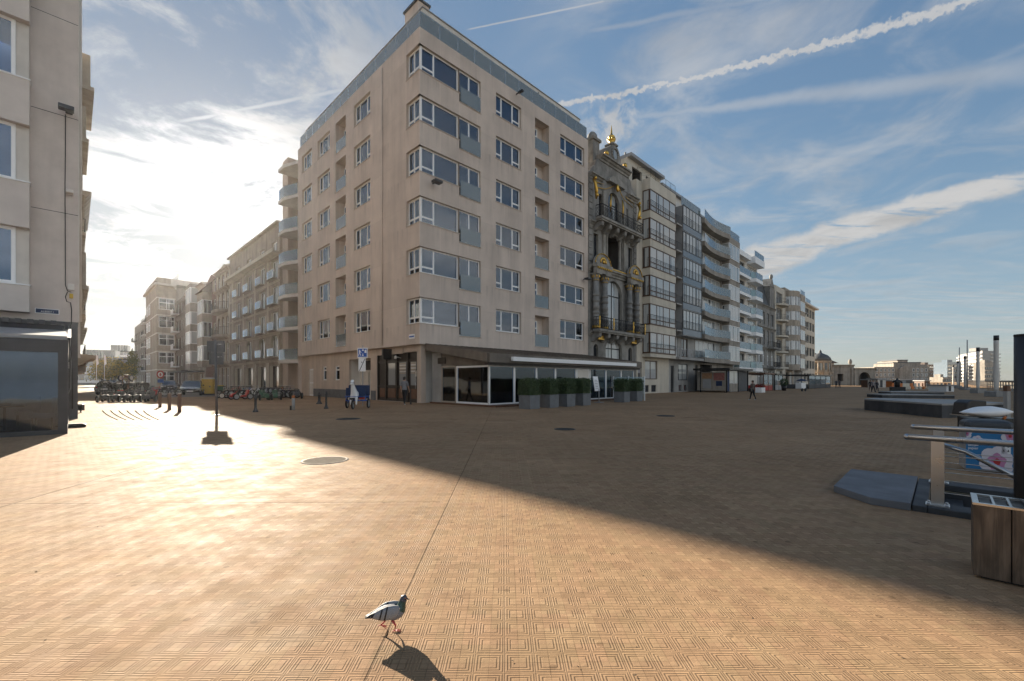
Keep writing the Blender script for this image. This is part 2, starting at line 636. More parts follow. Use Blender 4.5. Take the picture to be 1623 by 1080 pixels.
M['stone_pale'] = pmat('pale_stone_trim', (.30, .285, .255), .85, var=.3, scale=1.8, bump=.3, bscale=16, streak=.4)
M['cream'] = pmat('cream_render', (.58, .53, .44), .8, var=.10, scale=.8, streak=.18)
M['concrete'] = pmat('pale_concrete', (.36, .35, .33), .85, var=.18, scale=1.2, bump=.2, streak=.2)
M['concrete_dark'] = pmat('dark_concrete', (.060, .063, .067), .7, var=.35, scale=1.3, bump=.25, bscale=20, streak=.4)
M['greywall'] = pmat('left_wall_roughcast', (.60, .53, .475), .9, var=.12, scale=1.2, bump=.5, bscale=90, streak=.14)
M['greyspandrel'] = pmat('left_wall_panel', (.62, .56, .51), .85, var=.1, scale=1.2, bump=.3, bscale=90)
M['curtain'] = pmat('white_net_curtain', (.62, .60, .57), .9, var=.08, rnd=.15)
M['blind'] = pmat('grey_roller_blind', (.36, .37, .38), .8, var=.06, rnd=.25)
M['glass'] = glassmat('window_glass')
M['shopglass'] = glassmat('veranda_glass', ior=1.9)
M['rail'] = glassmat('balcony_glass', tint=(.86, .95, .95), ior=1.6, body=.27, bodycol=(.74, .86, .88))
M['rail_sea'] = glassmat('tinted_balcony_glass', tint=(.72, .86, .86), ior=1.7, body=.32, bodycol=(.62, .73, .73))
M['farglass'] = farglass('far_window_glass')
M['farbright'] = farglass('sea_window_glass', light=(.48, .50, .50), share=.62)
M['oldwood'] = woodmat('weathered_planks')
M['spandrel'] = pmat('blue_grey_glass_panel', (.13, .17, .21), .12, var=.08, scale=.5)
M['leaf'] = pmat('dark_box_leaf', (.030, .056, .020), .6, var=.5, scale=9)
M['leaf2'] = pmat('fresh_box_leaf', (.062, .098, .032), .6, var=.4, scale=9)
M['bark'] = pmat('bark', (.05, .038, .028), .9, var=.3, scale=6)
M['autumn'] = pmat('yellow_autumn_leaf', (.40, .27, .03), .7, var=.4, scale=3)
M['autumn2'] = pmat('olive_autumn_leaf', (.17, .15, .03), .7, var=.4, scale=3)
M['planter'] = pmat('grey_zinc_planter', (.17, .18, .19), .6, var=.2, scale=3, streak=.25)
M['yellow'] = pmat('yellow_plastic', (.62, .40, .04), .5, var=.08)
M['red'] = pmat('red_paint', (.42, .025, .02), .4, var=.15)
M['blue'] = pmat('blue_paint', (.02, .10, .42), .4, var=.1)
M['navy'] = pmat('navy_fabric', (.012, .030, .085), .7, var=.2)
M['teal'] = pmat('teal_hub', (.02, .16, .16), .4, var=.15)
M['dimred'] = pmat('faded_red_print', (.26, .10, .085), .6, var=.3, scale=4)
M['dimorange'] = pmat('faded_orange_print', (.30, .17, .09), .6, var=.3, scale=4)
M['greenp'] = pmat('green_paint', (.02, .09, .04), .4, var=.2)
M['orange'] = pmat('orange_paint', (.55, .16, .03), .5, var=.2)
M['carblack'] = pmat('black_car_paint', (.010, .011, .013), .18, var=.1, coat=1.)
M['carsilver'] = pmat('silver_car_paint', (.30, .31, .33), .25, metal=.5, var=.1, coat=1.)
M['lamp'] = pmat('headlight_lens', (.55, .56, .58), .1, var=.05)
M['taillamp'] = pmat('tail_light_lens', (.30, .01, .01), .15, var=.05)
M['brickred'] = brickmat('red_brick', (.21, .085, .055), (.16, .065, .045), (.30, .27, .24))
M['brickdark'] = brickmat('brown_brick', (.10, .06, .045), (.075, .045, .035), (.20, .18, .16))
M['tan'] = pmat('tan_stone', (.40, .34, .27), .85, var=.2, scale=1.2, streak=.3)
M['tan2'] = pmat('grey_tan_stone', (.33, .295, .25), .85, var=.22, scale=1.1, streak=.35)
M['tilebrown'] = pmat('brown_roof_tile', (.10, .062, .042), .85, var=.3, scale=2)
M['lead'] = pmat('lead_dome', (.10, .105, .11), .6, metal=.2, var=.3, scale=2)
M['skin'] = pmat('skin', (.38, .22, .15), .5, var=.08, scale=20)
M['hair'] = pmat('dark_hair', (.012, .010, .009), .6, var=.2)


# ------------------------------------------------------------------ ground: embossed paving
def pavemat():
    mt = bpy.data.materials.new('embossed_paving')
    mt.use_nodes = True
    t = NT(mt.node_tree)
    b = mt.node_tree.nodes['Principled BSDF']
    g = t.n('ShaderNodeNewGeometry').outputs['Position']
    rt = t.n('ShaderNodeVectorRotate', rotation_type='Z_AXIS')
    t.set(rt.inputs['Vector'], g)
    t.set(rt.inputs['Angle'], R(-.85))
    p = rt.outputs[0]
    wob = t.noise(p, .9, 3, .5)
    x, y, z = t.sep(p)
    S = .160
    u = t.m('ADD', t.m('DIVIDE', x, S), t.m('MULTIPLY', wob, .10))
    v = t.m('ADD', t.m('DIVIDE', y, S), t.m('MULTIPLY', wob, .08))
    fu = t.m('SUBTRACT', t.m('FRACT', u), .5)
    fv = t.m('SUBTRACT', t.m('FRACT', v), .5)
    mx = t.m('MAXIMUM', t.m('ABSOLUTE', fu), t.m('ABSOLUTE', fv))
    grooves = None
    for r0, wt_ in ((.265, 1.0), (.370, .95), (.468, .6)):
        q = t.m('MULTIPLY', t.ss(t.m('ABSOLUTE', t.m('SUBTRACT', mx, r0)), .034, .014), wt_)
        grooves = q if grooves is None else t.m('MAXIMUM', grooves, q)
    # joints of the tiles themselves run through the middle of every square
    jn = t.m('MINIMUM', t.m('ABSOLUTE', fu), t.m('ABSOLUTE', fv))
    gap = t.lr(t.noise(p, 2.3, 4, .6), .35, .75, .006, .026)
    joint = t.m('LESS_THAN', jn, gap)
    jdark = t.m('MULTIPLY', joint, t.ss(t.noise(p, 5, 3, .6), .45, .7, .25, .8))
    worn = t.ss(t.noise(p, .55, 5, .6), .35, .65, .55, 1.0)
    # tile to tile
    wn = t.n('ShaderNodeTexWhiteNoise', noise_dimensions='2D')
    t.set(wn.inputs['Vector'], t.comb(t.m('FLOOR', t.m('ADD', u, .5)), t.m('FLOOR', t.m('ADD', v, .5)), 0.0))
    tv = t.lr(wn.outputs[0], 0, 1, .92, 1.07)
    wn3 = t.n('ShaderNodeTexWhiteNoise', noise_dimensions='2D')
    t.set(wn3.inputs['Vector'], t.comb(t.m('FLOOR', t.m('ADD', u, 57.5)), t.m('FLOOR', t.m('ADD', v, 19.5)), 0.0))
    worn = t.m('MULTIPLY', worn, t.lr(wn3.outputs[0], 0, 1, .62, 1.0))
    big = t.lr(t.noise(p, .22, 6, .6), .3, .7, .86, 1.13)
    sm = t.lr(t.noise(p, 9, 5, .65), .3, .7, .90, 1.10)
    # broad seams between bays of paving
    def seam(coord, at, wd):
        return t.ss(t.m('ABSOLUTE', t.m('SUBTRACT', coord, at)), wd, wd * .5)
    wx = t.m('ADD', x, t.m('MULTIPLY', t.m('SUBTRACT', t.noise(p, 1.4, 2), .5), .02))
    seams = seam(wx, -.70, .010)
    seams = t.m('MAXIMUM', seams, t.m('MULTIPLY', seam(t.m('ADD', y, t.m('MULTIPLY', t.m('SUBTRACT', t.noise(p, .8, 2), .5), .03)), 5.38, .016), t.m('LESS_THAN', x, -.8)))
    # the slanting seam on the left, along the street
    e = t.m('ADD', t.m('MULTIPLY', g_x(t, g), .0), 0.0)
    gx, gy, gz = t.sep(g)
    a, c = gpt(40, 793), gpt(345, 705)
    n2 = Vector((-(c - a).y, (c - a).x, 0)).normalized()
    dd = t.m('SUBTRACT', t.v('DOT_PRODUCT', g, tuple(n2)), n2.dot(a))
    seams = t.m('MAXIMUM', seams, t.m('MULTIPLY', t.ss(t.m('ABSOLUTE', dd), .022, .010), t.m('LESS_THAN', gx, -.9)))
    stain = t.ss(t.noise(p, 1.15, 7, .7, .4), .62, .74)
    hue = t.mix(t.noise(p, .5, 4, .6), (.385, .246, .135), (.405, .284, .172))
    f = t.m('MULTIPLY', t.m('MULTIPLY', tv, big), sm)
    f = t.m('MULTIPLY', f, t.lr(t.m('MULTIPLY', grooves, worn), 0, 1, 1.0, .56))
    f = t.m('MULTIPLY', f, t.lr(jdark, 0, 1, 1.0, .35))
    f = t.m('MULTIPLY', f, t.lr(seams, 0, 1, 1.0, .58))
    f = t.m('MULTIPLY', f, t.lr(stain, 0, 1, 1.0, .84))
    # relaid patches of other tiles, and gum spots
    wp_ = t.n('ShaderNodeTexWhiteNoise', noise_dimensions='2D')
    t.set(wp_.inputs['Vector'], t.comb(t.m('FLOOR', t.m('DIVIDE', t.m('ADD', u, 200.5), 7.0)), t.m('FLOOR', t.m('DIVIDE', t.m('ADD', v, 200.5), 4.0)), 0.0))
    f = t.m('MULTIPLY', f, t.lr(t.m('GREATER_THAN', wp_.outputs[0], .93), 0, 1, 1.0, .90))
    f = t.m('MULTIPLY', f, t.lr(t.m('LESS_THAN', wp_.outputs[0], .05), 0, 1, 1.0, 1.08))
    vo = t.n('ShaderNodeTexVoronoi', voronoi_dimensions='2D')
    t.set(vo.inputs['Vector'], p)
    vo.inputs['Scale'].default_value = 1.7
    f = t.m('MULTIPLY', f, t.lr(t.m('LESS_THAN', vo.outputs['Distance'], .035), 0, 1, 1.0, .72))
    wn2 = t.n('ShaderNodeTexWhiteNoise', noise_dimensions='2D')
    t.set(wn2.inputs['Vector'], t.comb(t.m('FLOOR', t.m('ADD', u, 100.5)), t.m('FLOOR', t.m('ADD', v, 300.5)), 0.0))
    hue = t.mix(t.m('MULTIPLY', wn2.outputs[0], .35), hue, (.38, .215, .135))
    t.set(b.inputs['Base Color'], t.v('SCALE', hue, scale=f))
    t.set(b.inputs['Roughness'], t.lr(t.noise(p, 3, 4), .3, .7, .64, .80))
    b.inputs['Specular IOR Level'].default_value = .035
    h = t.m('SUBTRACT', 1.0, t.m('MULTIPLY', grooves, worn))
    h = t.m('SUBTRACT', h, t.m('MULTIPLY', joint, .6))
    h = t.m('SUBTRACT', h, t.m('MULTIPLY', seams, 1.2))
    h = t.m('ADD', h, t.m('MULTIPLY', t.noise(p, 26, 4, .6), .35))
    bn = t.n('ShaderNodeBump')
    bn.inputs['Strength'].default_value = .6
    bn.inputs['Distance'].default_value = .010
    t.set(bn.inputs['Height'], h)
    mt.node_tree.links.new(bn.outputs[0], b.inputs['Normal'])
    return mt


def g_x(t, g):
    return t.sep(g)[0]


M['pave'] = pavemat()
M['asphalt'] = pmat('street_paving', (.155, .125, .10), .75, var=.2, scale=.5, bump=.2, bscale=30)
M['sand'] = pmat('sand', (.42, .33, .22), .9, var=.15, scale=.4)
M['water'] = pmat('sea_water', (.03, .07, .10), .12, var=.2, scale=.05, bump=.3, bscale=1.2)
M['sidewalk'] = pmat('grey_footway', (.20, .185, .165), .8, var=.2, scale=1.5)

A0 = gpt(1447, 797) * 0 + Vector((4.59, 4.99, 0))       # landward near corner of the stair head
e1, e2 = d_r, -d_l                                       # along the front / towards the sea


def st(a, b, z=0.):
    return A0 + e1 * a + e2 * b + Vector((0, 0, z))


STAIR_A, STAIR_B = (.34, 1.62), (.12, 4.2)


def ground_sheet():
    mb = MB()
    av = [-1500, STAIR_A[0], STAIR_A[1], 2600]
    sea = 9.0
    bv = [-1500, STAIR_B[0], STAIR_B[1], sea]
    for i in range(3):
        for j in range(3):
            if i == 1 and j == 1:
                continue
            mb.poly([st(av[i], bv[j]), st(av[i], bv[j + 1]), st(av[i + 1], bv[j + 1]), st(av[i + 1], bv[j])])
    o = structure(mb.build('ground', M['pave']))
    b = MB()
    b.poly([st(-1500, sea, 0), st(-1500, sea, -2.6), st(2600, sea, -2.6), st(2600, sea, 0)])
    structure(b.build('sea_wall', M['concrete']))
    b = MB()
    b.poly([st(-1500, sea, -2.5), st(-1500, 110, -2.6), st(2600, 110, -2.6), st(2600, sea, -2.5)])
    structure(b.build('beach', M['sand']))
    b = MB()
    b.poly([st(-1500, 100, -2.65), st(-1500, 2600, -2.65), st(2600, 2600, -2.65), st(2600, 100, -2.65)])
    structure(b.build('sea', M['water']))


ground_sheet()


def Lf(s, d=0., z=0.):
    """side street: s along it from the corner, d out of the right-hand fronts into the street"""
    return CORNER + d_l * s - d_r * d + Vector((0, 0, z))


def Rf(s, d=0., z=0.):
    """sea front: s along it from the corner, d towards the sea"""
    return CORNER + d_r * s - d_l * d + Vector((0, 0, z))


mb = MB()
mb.poly([Lf(24, 2.2, .004), Lf(24, 13.4, .004), Lf(420, 13.4, .004), Lf(420, 2.2, .004)][::-1])
structure(mb.build('street', M['asphalt']))
# curved drain slots in the paving at the mouth of the street
mb = MB()
for k in range(6):
    pts = [gpt(162 + k * 13 + q * 2.2 + q * q * .55, 651 + q * 3.0) + Vector((0, 0, .004)) for q in range(6)]
    for a, b in zip(pts, pts[1:]):
        sd = Vector((.035, 0, 0))
        mb.poly([a - sd, b - sd, b + sd, a + sd])
structure(mb.build('paving_slots', M['slot']))

# ------------------------------------------------------------------ windows, walls, balconies
_wc = {}


def win_meshes(w_, h_, kind, ft=.065, dp=.08):
    key = (round(w_, 3), round(h_, 3), kind, ft)
    if key in _wc:
        return _wc[key]
    fr, pn = MB(), MB()
    fr.box(0, 0, 0, ft, dp, h_); fr.box(w_ - ft, 0, 0, w_, dp, h_)
    fr.box(ft, 0, 0, w_ - ft, dp, ft); fr.box(ft, 0, h_ - ft, w_ - ft, dp, h_)
    bar = ft * 1.15

    def vb(x, z0=ft, z1=None):
        fr.box(x - bar / 2, .006, z0, x + bar / 2, dp - .006, h_ - ft if z1 is None else z1)

    def hb(x0, x1, z):
        fr.box(x0 + .002, .009, z - bar / 2, x1 - .002, dp - .009, z + bar / 2)
    if kind == 'double':
        vb(w_ / 2)
    elif kind == 'triple':
        vb(w_ / 3); vb(w_ * 2 / 3)
    elif kind == 'quad':
        for i in (1, 2, 3): vb(w_ * i / 4)
    elif kind == 'six':
        for i in range(1, 6): vb(w_ * i / 6)
    elif kind == 'side_lights':                 # casement with low pane, wide pane, casement with low pane
        a, b = w_ * .26, w_ * .70
        vb(a); vb(b)
        hb(ft, a, h_ * .27); hb(b, w_ - ft, h_ * .27)
    elif kind == 'corner_r':
        a, b = w_ * .33, w_ * .965
        vb(a)
        hb(ft, a, h_ * .25)
    elif kind == 'corner_l':
        vb(w_ * .5)
        hb(ft, w_ - ft, h_ * .25)
    elif kind == 'transom':
        hb(ft, w_ - ft, h_ * .70); vb(w_ / 2)
    elif kind == 'casement':
        hb(ft, w_ - ft, h_ * .72)
    elif kind == 'cross':
        vb(w_ / 2); hb(ft, w_ - ft, h_ * .62)
    elif kind == 'low_panel':
        hb(ft, w_ - ft, h_ * .30); vb(w_ / 2)
    elif kind == 'tall_six':
        for i in range(1, 4): vb(w_ * i / 4)
        hb(ft, w_ - ft, h_ * .25)
    pn.box(ft * .8, dp * .42, ft * .8, w_ - ft * .8, dp * .42 + .012, h_ - ft * .8)
    _wc[key] = (fr, pn)
    return _wc[key]


_wm = {}


def window(parent, w_, h_, loc, rot=0., kind='double', frame='white', glass='glass', cover=None, name='window', ft=.10):
    fr, pn = win_meshes(w_, h_, kind, ft)
    k = (round(w_, 3), round(h_, 3), kind, ft, frame, glass)
    if k not in _wm:
        _wm[k] = (fr.mesh('window', [M[frame]]), pn.mesh('pane', [M[glass]]))
    o = link(name, _wm[k][0], parent, loc, rot)
    link('pane', _wm[k][1], o)
    if cover:
        what, a = cover
        if what == 'blind':
            b = MB()
            b.box(.06, .11, h_ * (1 - a), w_ - .06, .118, h_ - .05)
            b.build('blind', [M['blind']], o)
        else:
            for x0, x1 in ((.05, .05 + (w_ - .1) * a), (w_ - .05 - (w_ - .1) * a * .8, w_ - .05)):
                b = MB()
                n = max(6, int((x1 - x0) / .05))
                prev = None
                for i in range(n + 1):
                    x = x0 + (x1 - x0) * i / n
                    y = .15 + .022 * math.sin(i * 2.2 + random.random() * .8)
                    c = (b.pt((x, y, .04)), b.pt((x, y, h_ - .05)))
                    if prev:
                        b.face((prev[0], c[0], c[1], prev[1]), 0, True)
                    prev = c
                b.build('curtain', [M['curtain']], o)
                if a > .45:
                    break
    return o


class Wall:
    """a front with openings; local x along, y into the building, z up"""
    def __init__(s, x0, x1, z0, z1, depth=.22):
        s.x0, s.x1, s.z0, s.z1, s.d = x0, x1, z0, z1, depth
        s.op = []

    def open(s, x0, x1, z0, z1, room=True, arch=0):
        s.op.append((x0, x1, z0, z1, room, arch))

    def mesh(s, mb, m=0, mrev=1, mroom=2, rd=1.1):
        xs = sorted({s.x0, s.x1} | {round(v, 4) for o in s.op for v in o[:2]})
        zs = sorted({s.z0, s.z1} | {round(v, 4) for o in s.op for v in o[2:4]})
        for zi in range(len(zs) - 1):
            run = None
            for xi in range(len(xs) - 1):
                cx, cz = (xs[xi] + xs[xi + 1]) / 2, (zs[zi] + zs[zi + 1]) / 2
                hole = any(o[0] < cx < o[1] and o[2] < cz < o[3] for o in s.op)
                if hole:
                    if run is not None:
                        mb.poly([(run, 0, zs[zi]), (xs[xi], 0, zs[zi]), (xs[xi], 0, zs[zi + 1]), (run, 0, zs[zi + 1])], m)
                        run = None
                elif run is None:
                    run = xs[xi]
            if run is not None:
                mb.poly([(run, 0, zs[zi]), (xs[-1], 0, zs[zi]), (xs[-1], 0, zs[zi + 1]), (run, 0, zs[zi + 1])], m)
        d = s.d
        for x0, x1, z0, z1, room, arch in s.op:
            if x0 > s.x0 + 1e-4: mb.poly([(x0, 0, z0), (x0, d, z0), (x0, d, z1), (x0, 0, z1)], mrev)
            if x1 < s.x1 - 1e-4: mb.poly([(x1, d, z0), (x1, 0, z0), (x1, 0, z1), (x1, d, z1)], mrev)
            mb.poly([(x0, 0, z0), (x1, 0, z0), (x1, d, z0), (x0, d, z0)], mrev)
            mb.poly([(x0, d, z1), (x1, d, z1), (x1, 0, z1), (x0, 0, z1)], mrev)
            if arch:
                n = 10
                cxm, rr = (x0 + x1) / 2, (x1 - x0) / 2
                for sgn in (-1, 1):
                    pts = [(cxm + sgn * rr, z1)] + [(cxm + sgn * rr * math.cos(math.pi / 2 * i / n), z1 - arch + arch * math.sin(math.pi / 2 * i / n)) for i in range(n + 1)]
                    mb.prism(pts, 0, d + .02, m, 'y', mrev)
            if room:
                a, b = d + .001, d + rd
                for q in ([(x0, a, z0), (x0, b, z0), (x0, b, z1), (x0, a, z1)], [(x1, b, z0), (x1, a, z0), (x1, a, z1), (x1, b, z1)],
                          [(x0, a, z0), (x1, a, z0), (x1, b, z0), (x0, b, z0)], [(x0, b, z1), (x1, b, z1), (x1, a, z1), (x0, a, z1)],
                          [(x0, b, z0), (x1, b, z0), (x1, b, z1), (x0, b, z1)]):
                    mb.poly(q, mroom)


def rnd_cover(bl=.45, cu=.4):
    r = random.random()
    if r < bl:
        return ('blind', random.choice((.25, .45, .6, .95, .97)))
    if r < bl + cu:
        return ('curtain', random.choice((.18, .25, .5, .98)))
    return None


RAIL = 'rail'


def railing_glass(parent, pts, z0, z1, name='railing', handrail=True, th=.014):
    """glass panels along a path of (x, y) corners"""
    mb = MB()
    for a, b in zip(pts, pts[1:]):
        a, b = Vector((a[0], a[1], 0)), Vector((b[0], b[1], 0))
        d = (b - a).normalized()
        n = Vector((-d.y, d.x, 0)) * th / 2
        L = (b - a).length
        k = max(1, round(L / 1.5))
        for i in range(k):
            p, q = a + d * (L * i / k + .012), a + d * (L * (i + 1) / k - .012)
            v = [p - n, q - n, q + n, p + n]
            i0 = [mb.pt((w_.x, w_.y, z0)) for w_ in v] + [mb.pt((w_.x, w_.y, z1)) for w_ in v]
            for f in ((0, 1, 5, 4), (1, 2, 6, 5), (2, 3, 7, 6), (3, 0, 4, 7), (4, 5, 6, 7), (3, 2, 1, 0)):
                mb.face([i0[t] for t in f], 0)
        if handrail:
            mb.tube([(a.x, a.y, z1 + .015), (b.x, b.y, z1 + .015)], .02, 6, 1)
            for i in range(k + 1):
                p = a + d * (L * i / k)
                mb.box(p.x - .013, p.y - .013, z0 - .05, p.x + .013, p.y + .013, z1, 1)
    return mb.build(name, [M[RAIL], M['steel']], parent)


def railing_bars(parent, pts, z0, h=1., pitch=.12, r=.009, mat='iron', horizontal=False, name='railing'):
    mb = MB()
    for a, b in zip(pts, pts[1:]):
        a, b = Vector((a[0], a[1], z0)), Vector((b[0], b[1], z0))
        L = (b - a).length
        up = Vector((0, 0, h))
        mb.tube([a + up, b + up], .022, 6)
        if horizontal:
            for k in range(1, 6):
                mb.tube([a + up * k / 6, b + up * k / 6], r, 5)
            n = max(1, round(L / 1.2))
            for k in range(n + 1):
                p = a.lerp(b, k / n)
                mb.tube([p, p + up], .016, 5)
        else:
            lo = Vector((0, 0, .08))
            mb.tube([a + lo, b + lo], .014, 5)
            n = max(2, int(L / pitch))
            for k in range(n + 1):
                p = a.lerp(b, k / n)
                mb.tube([p, p + up], r if k % 8 else .018, 4, 0, False)
    return mb.build(name, [M[mat]], parent)


# ------------------------------------------------------------------ the corner building
ap = thing('apartment_building', 'tall beige corner apartment building with glass roof terrace above the empty square', 'building', CORNER, ANG_R)
WR, WL = 18.68, 21.35            # lengths of the two fronts
ZB, ZP = 3.85, 24.23             # underside of the upper floors, top of parapet
zs = [5.2 + 3.26 * i for i in range(6)]
HW = 1.68
# front towards the sea: local frame as is. front towards the side street: turned by -90 degrees
TL = Matrix.Translation((0, WL, 0)) @ Matrix.Rotation(-math.pi / 2, 4, 'Z')   # its local x runs from the far end to the corner
wr = Wall(0, WR, ZB, ZP, .30)
wl = Wall(0, WL, ZB, ZP, .30)


def left_x(s):
    return WL - s


for i, z in enumerate(zs):
    zf = z - .60
    # corner window and french window
    wr.open(0, 3.24, z, z + HW, room=False)
    wr.open(3.24, 5.2, zf, z + HW, room=False)
    wr.open(6.73, 9.48, z, z + HW)
    wr.open(11.14, 12.95, z - .9, z + HW, room=False)
    wr.open(14.47, 18.07, z, z + HW)
    wl.open(left_x(1.57), left_x(0), z, z + HW, room=False)
    wl.open(left_x(9.27), left_x(6.57), z, z + HW)
    wl.open(left_x(12.68), left_x(10.7), z - .9, z + HW, room=False)
    wl.open(left_x(16.5), left_x(13.84), z, z + HW)
    wl.open(left_x(20.3), left_x(17.8), z, z + HW)

wb = MB()
wr.mesh(wb, 0, 1, 2)
wb.xf = TL
wl.mesh(wb, 0, 1, 2)
wb.xf = None
for i, z in enumerate(zs):
    zf = z - .60
    # the corner room behind both panes of the corner
    x0, x1, y0, y1 = .23, 5.2, .23, 3.2
    wb.poly([(x0, y0, zf), (x1, y0, zf), (x1, y1, zf), (x0, y1, zf)], 2)
    wb.poly([(x0, y1, z + HW), (x1, y1, z + HW), (x1, y0, z + HW), (x0, y0, z + HW)], 2)
    wb.poly([(x0, y1, zf), (x1, y1, zf), (x1, y1, z + HW), (x0, y1, z + HW)], 2)
    wb.poly([(x1, y1, zf), (x1, y0, zf), (x1, y0, z + HW), (x1, y1, z + HW)], 2)
    wb.poly([(x0, y1, zf), (x0, 1.6, zf), (x0, 1.6, z + HW), (x0, y1, z + HW)], 2)
    # loggias: a deep recess with a door at the back
    for xf, a, b in ((None, 11.14, 12.95), (TL, left_x(12.68), left_x(10.7))):
        wb.xf = xf
        d0, d1 = .30, .80
        za, zb = z - .9, z + HW
        for q in ([(a, d0, za), (a, d1, za), (a, d1, zb), (a, d0, zb)], [(b, d1, za), (b, d0, za), (b, d0, zb), (b, d1, zb)],
                  [(a, d0, za), (b, d0, za), (b, d1, za), (a, d1, za)], [(a, d1, zb), (b, d1, zb), (b, d0, zb), (a, d0, zb)],
                  [(a, d1, za), (b, d1, za), (b, d1, zb), (a, d1, zb)]):
            wb.poly(q, 0)
        wb.xf = None
# underside, back and sides of the block
wb.poly([(0, 0, ZB), (0, WL, ZB), (WR, WL, ZB), (WR, 0, ZB)], 0)
wb.poly([(WR, 0, 0), (WR, WL, 0), (WR, WL, ZP), (WR, 0, ZP)], 0)
wb.poly([(WR, WL, 0), (0, WL, 0), (0, WL, ZP), (WR, WL, ZP)], 0)
# parapet thickness and terrace floor
wb.poly([(.3, .3, 23.7), (WR, .3, 23.7), (WR, WL, 23.7), (.3, WL, 23.7)], 3)
wb.poly([(0, 0, ZP), (WR, 0, ZP), (WR, .3, ZP), (.3, .3, ZP)], 3)
wb.poly([(0, 0, ZP), (.3, .3, ZP), (.3, WL, ZP), (0, WL, ZP)], 3)
wb.poly([(.3, .3, ZP), (WR, .3, ZP), (WR, .3, 23.7), (.3, .3, 23.7)], 0)
wb.poly([(.3, .3, ZP), (.3, .3, 23.7), (.3, WL, 23.7), (.3, WL, ZP)], 0)
# thin projecting frames round the openings
for W_, xf in ((wr, None), (wl, TL)):
    wb.xf = xf
    for x0, x1, z0, z1, room, arch in W_.op:
        a0 = x0 - .05 if x0 > .1 else x0
        a1 = x1 + .05 if x1 < W_.x1 - .1 else x1
        if x0 == 3.24: a0 = x0
        wb.box(a0, -.035, z0 - .06, a1, .0 - .002, z0 - .002, 1)
    wb.xf = None
wb.build('wall', [M['clad'], M['reveal'], M['room'], M['trimgrey']], ap)

for i, z in enumerate(zs):
    zf = z - .60
    cv = rnd_cover()
    window(ap, 3.24 - .20, HW, (.20, .18, z), 0, 'corner_r', cover=[('curtain', .98), None, ('curtain', .2), ('blind', .97), ('blind', .35), None][i])
    window(ap, 1.37, HW, (.18, 1.57, z), -math.pi / 2, 'corner_l', cover=[None, ('curtain', .98), ('blind', .5)][i % 3])
    pm = MB()
    pm.box(.15, .15, z, .27, .27, z + HW)
    pm.build('window_post', [M['white']], ap)
    window(ap, 1.96, HW + .60, (3.24, .16, zf), 0, 'double', name='french_window', cover=[('curtain', .98), None, ('curtain', .98), ('curtain', .98), ('blind', .45), None][i])
    railing_glass(ap, [(3.30, -.05), (5.16, -.05)], zf + .02, zf + 1.05, 'window_guard', False)
    window(ap, 2.75, HW, (6.73, .19, z), 0, 'side_lights', cover=[('curtain', .25), ('blind', .97), None, None, ('blind', .4), None][i])
    window(ap, 3.6, HW, (14.47, .19, z), 0, 'side_lights', cover=[('curtain', .98), ('curtain', .98), ('curtain', .98), ('blind', .3), None, ('blind', .5)][i])
    for a, b in ((6.57, 9.27), (13.84, 16.5), (17.8, 20.3)):
        window(ap, b - a, HW, (.19, b, z), -math.pi / 2, 'side_lights', cover=('curtain', .98) if random.random() < .75 else rnd_cover())
    # loggia doors and their glass fronts
    window(ap, 1.0, 2.25, (11.2, .70, z - .9), 0, 'casement', name='balcony_door', cover=None)
    railing_glass(ap, [(11.16, .05), (12.93, .05)], z - .9, z + .12, 'balcony_glass', False)
    window(ap, 1.0, 2.25, (.70, 12.6, z - .9), -math.pi / 2, 'casement', name='balcony_door')
    railing_glass(ap, [(.05, 10.72), (.05, 12.66)], z - .9, z + .12, 'balcony_glass', False)

# balconies stacked at the street end
for i in range(7):
    z = 3.55 + 3.28 * i
    sl = MB()
    sl.prism([(0.02, 21.36), (-.72, 23.3), (-.72, 24.9), (1.7, 24.9), (1.7, 21.36)], z - .32, z, 0, 'z')
    b = sl.build('balcony', [M['offwhite']], ap)
    if i < 6:
        railing_glass(b, [(-.02, 21.42), (-.67, 23.27), (-.67, 24.85)], z + .02, z + 1.08, 'railing', False)
        window(b, 2.6, 2.55, (1.64, 24.6, z), -math.pi / 2, 'triple', glass='farglass', frame='trimgrey')
bw = MB()
bw.poly([(1.7, 26.6, 0), (1.7, 21.36, 0), (1.7, 21.36, 24.9), (1.7, 26.6, 24.9)], 0)
bw.poly([(1.7, 26.6, 0), (1.7, 26.6, 24.9), (12, 26.6, 24.9), (12, 26.6, 0)], 0)
bw.poly([(1.7, 26.6, 24.9), (1.7, 21.36, 24.9), (12, 21.36, 24.9), (12, 26.6, 24.9)], 0)
bw.poly([(.02, 21.36, 3.5), (1.7, 21.36, 3.5), (1.7, 21.36, 0), (.36, 21.36, 0)], 0)
bw.poly([(.25, 26.6, 0), (.25, 24.92, 0), (.25, 24.92, 24.9), (.25, 26.6, 24.9)], 0); bw.poly([(.25, 24.92, 0), (1.7, 24.92, 0), (1.7, 24.92, 24.9), (.25, 24.92, 24.9)], 0); bw.poly([(.25, 24.92, 24.9), (1.7, 24.92, 24.9), (1.7, 26.6, 24.9), (.25, 26.6, 24.9)], 0)
bw.build('balcony_wall', [M['clad_low']], ap)

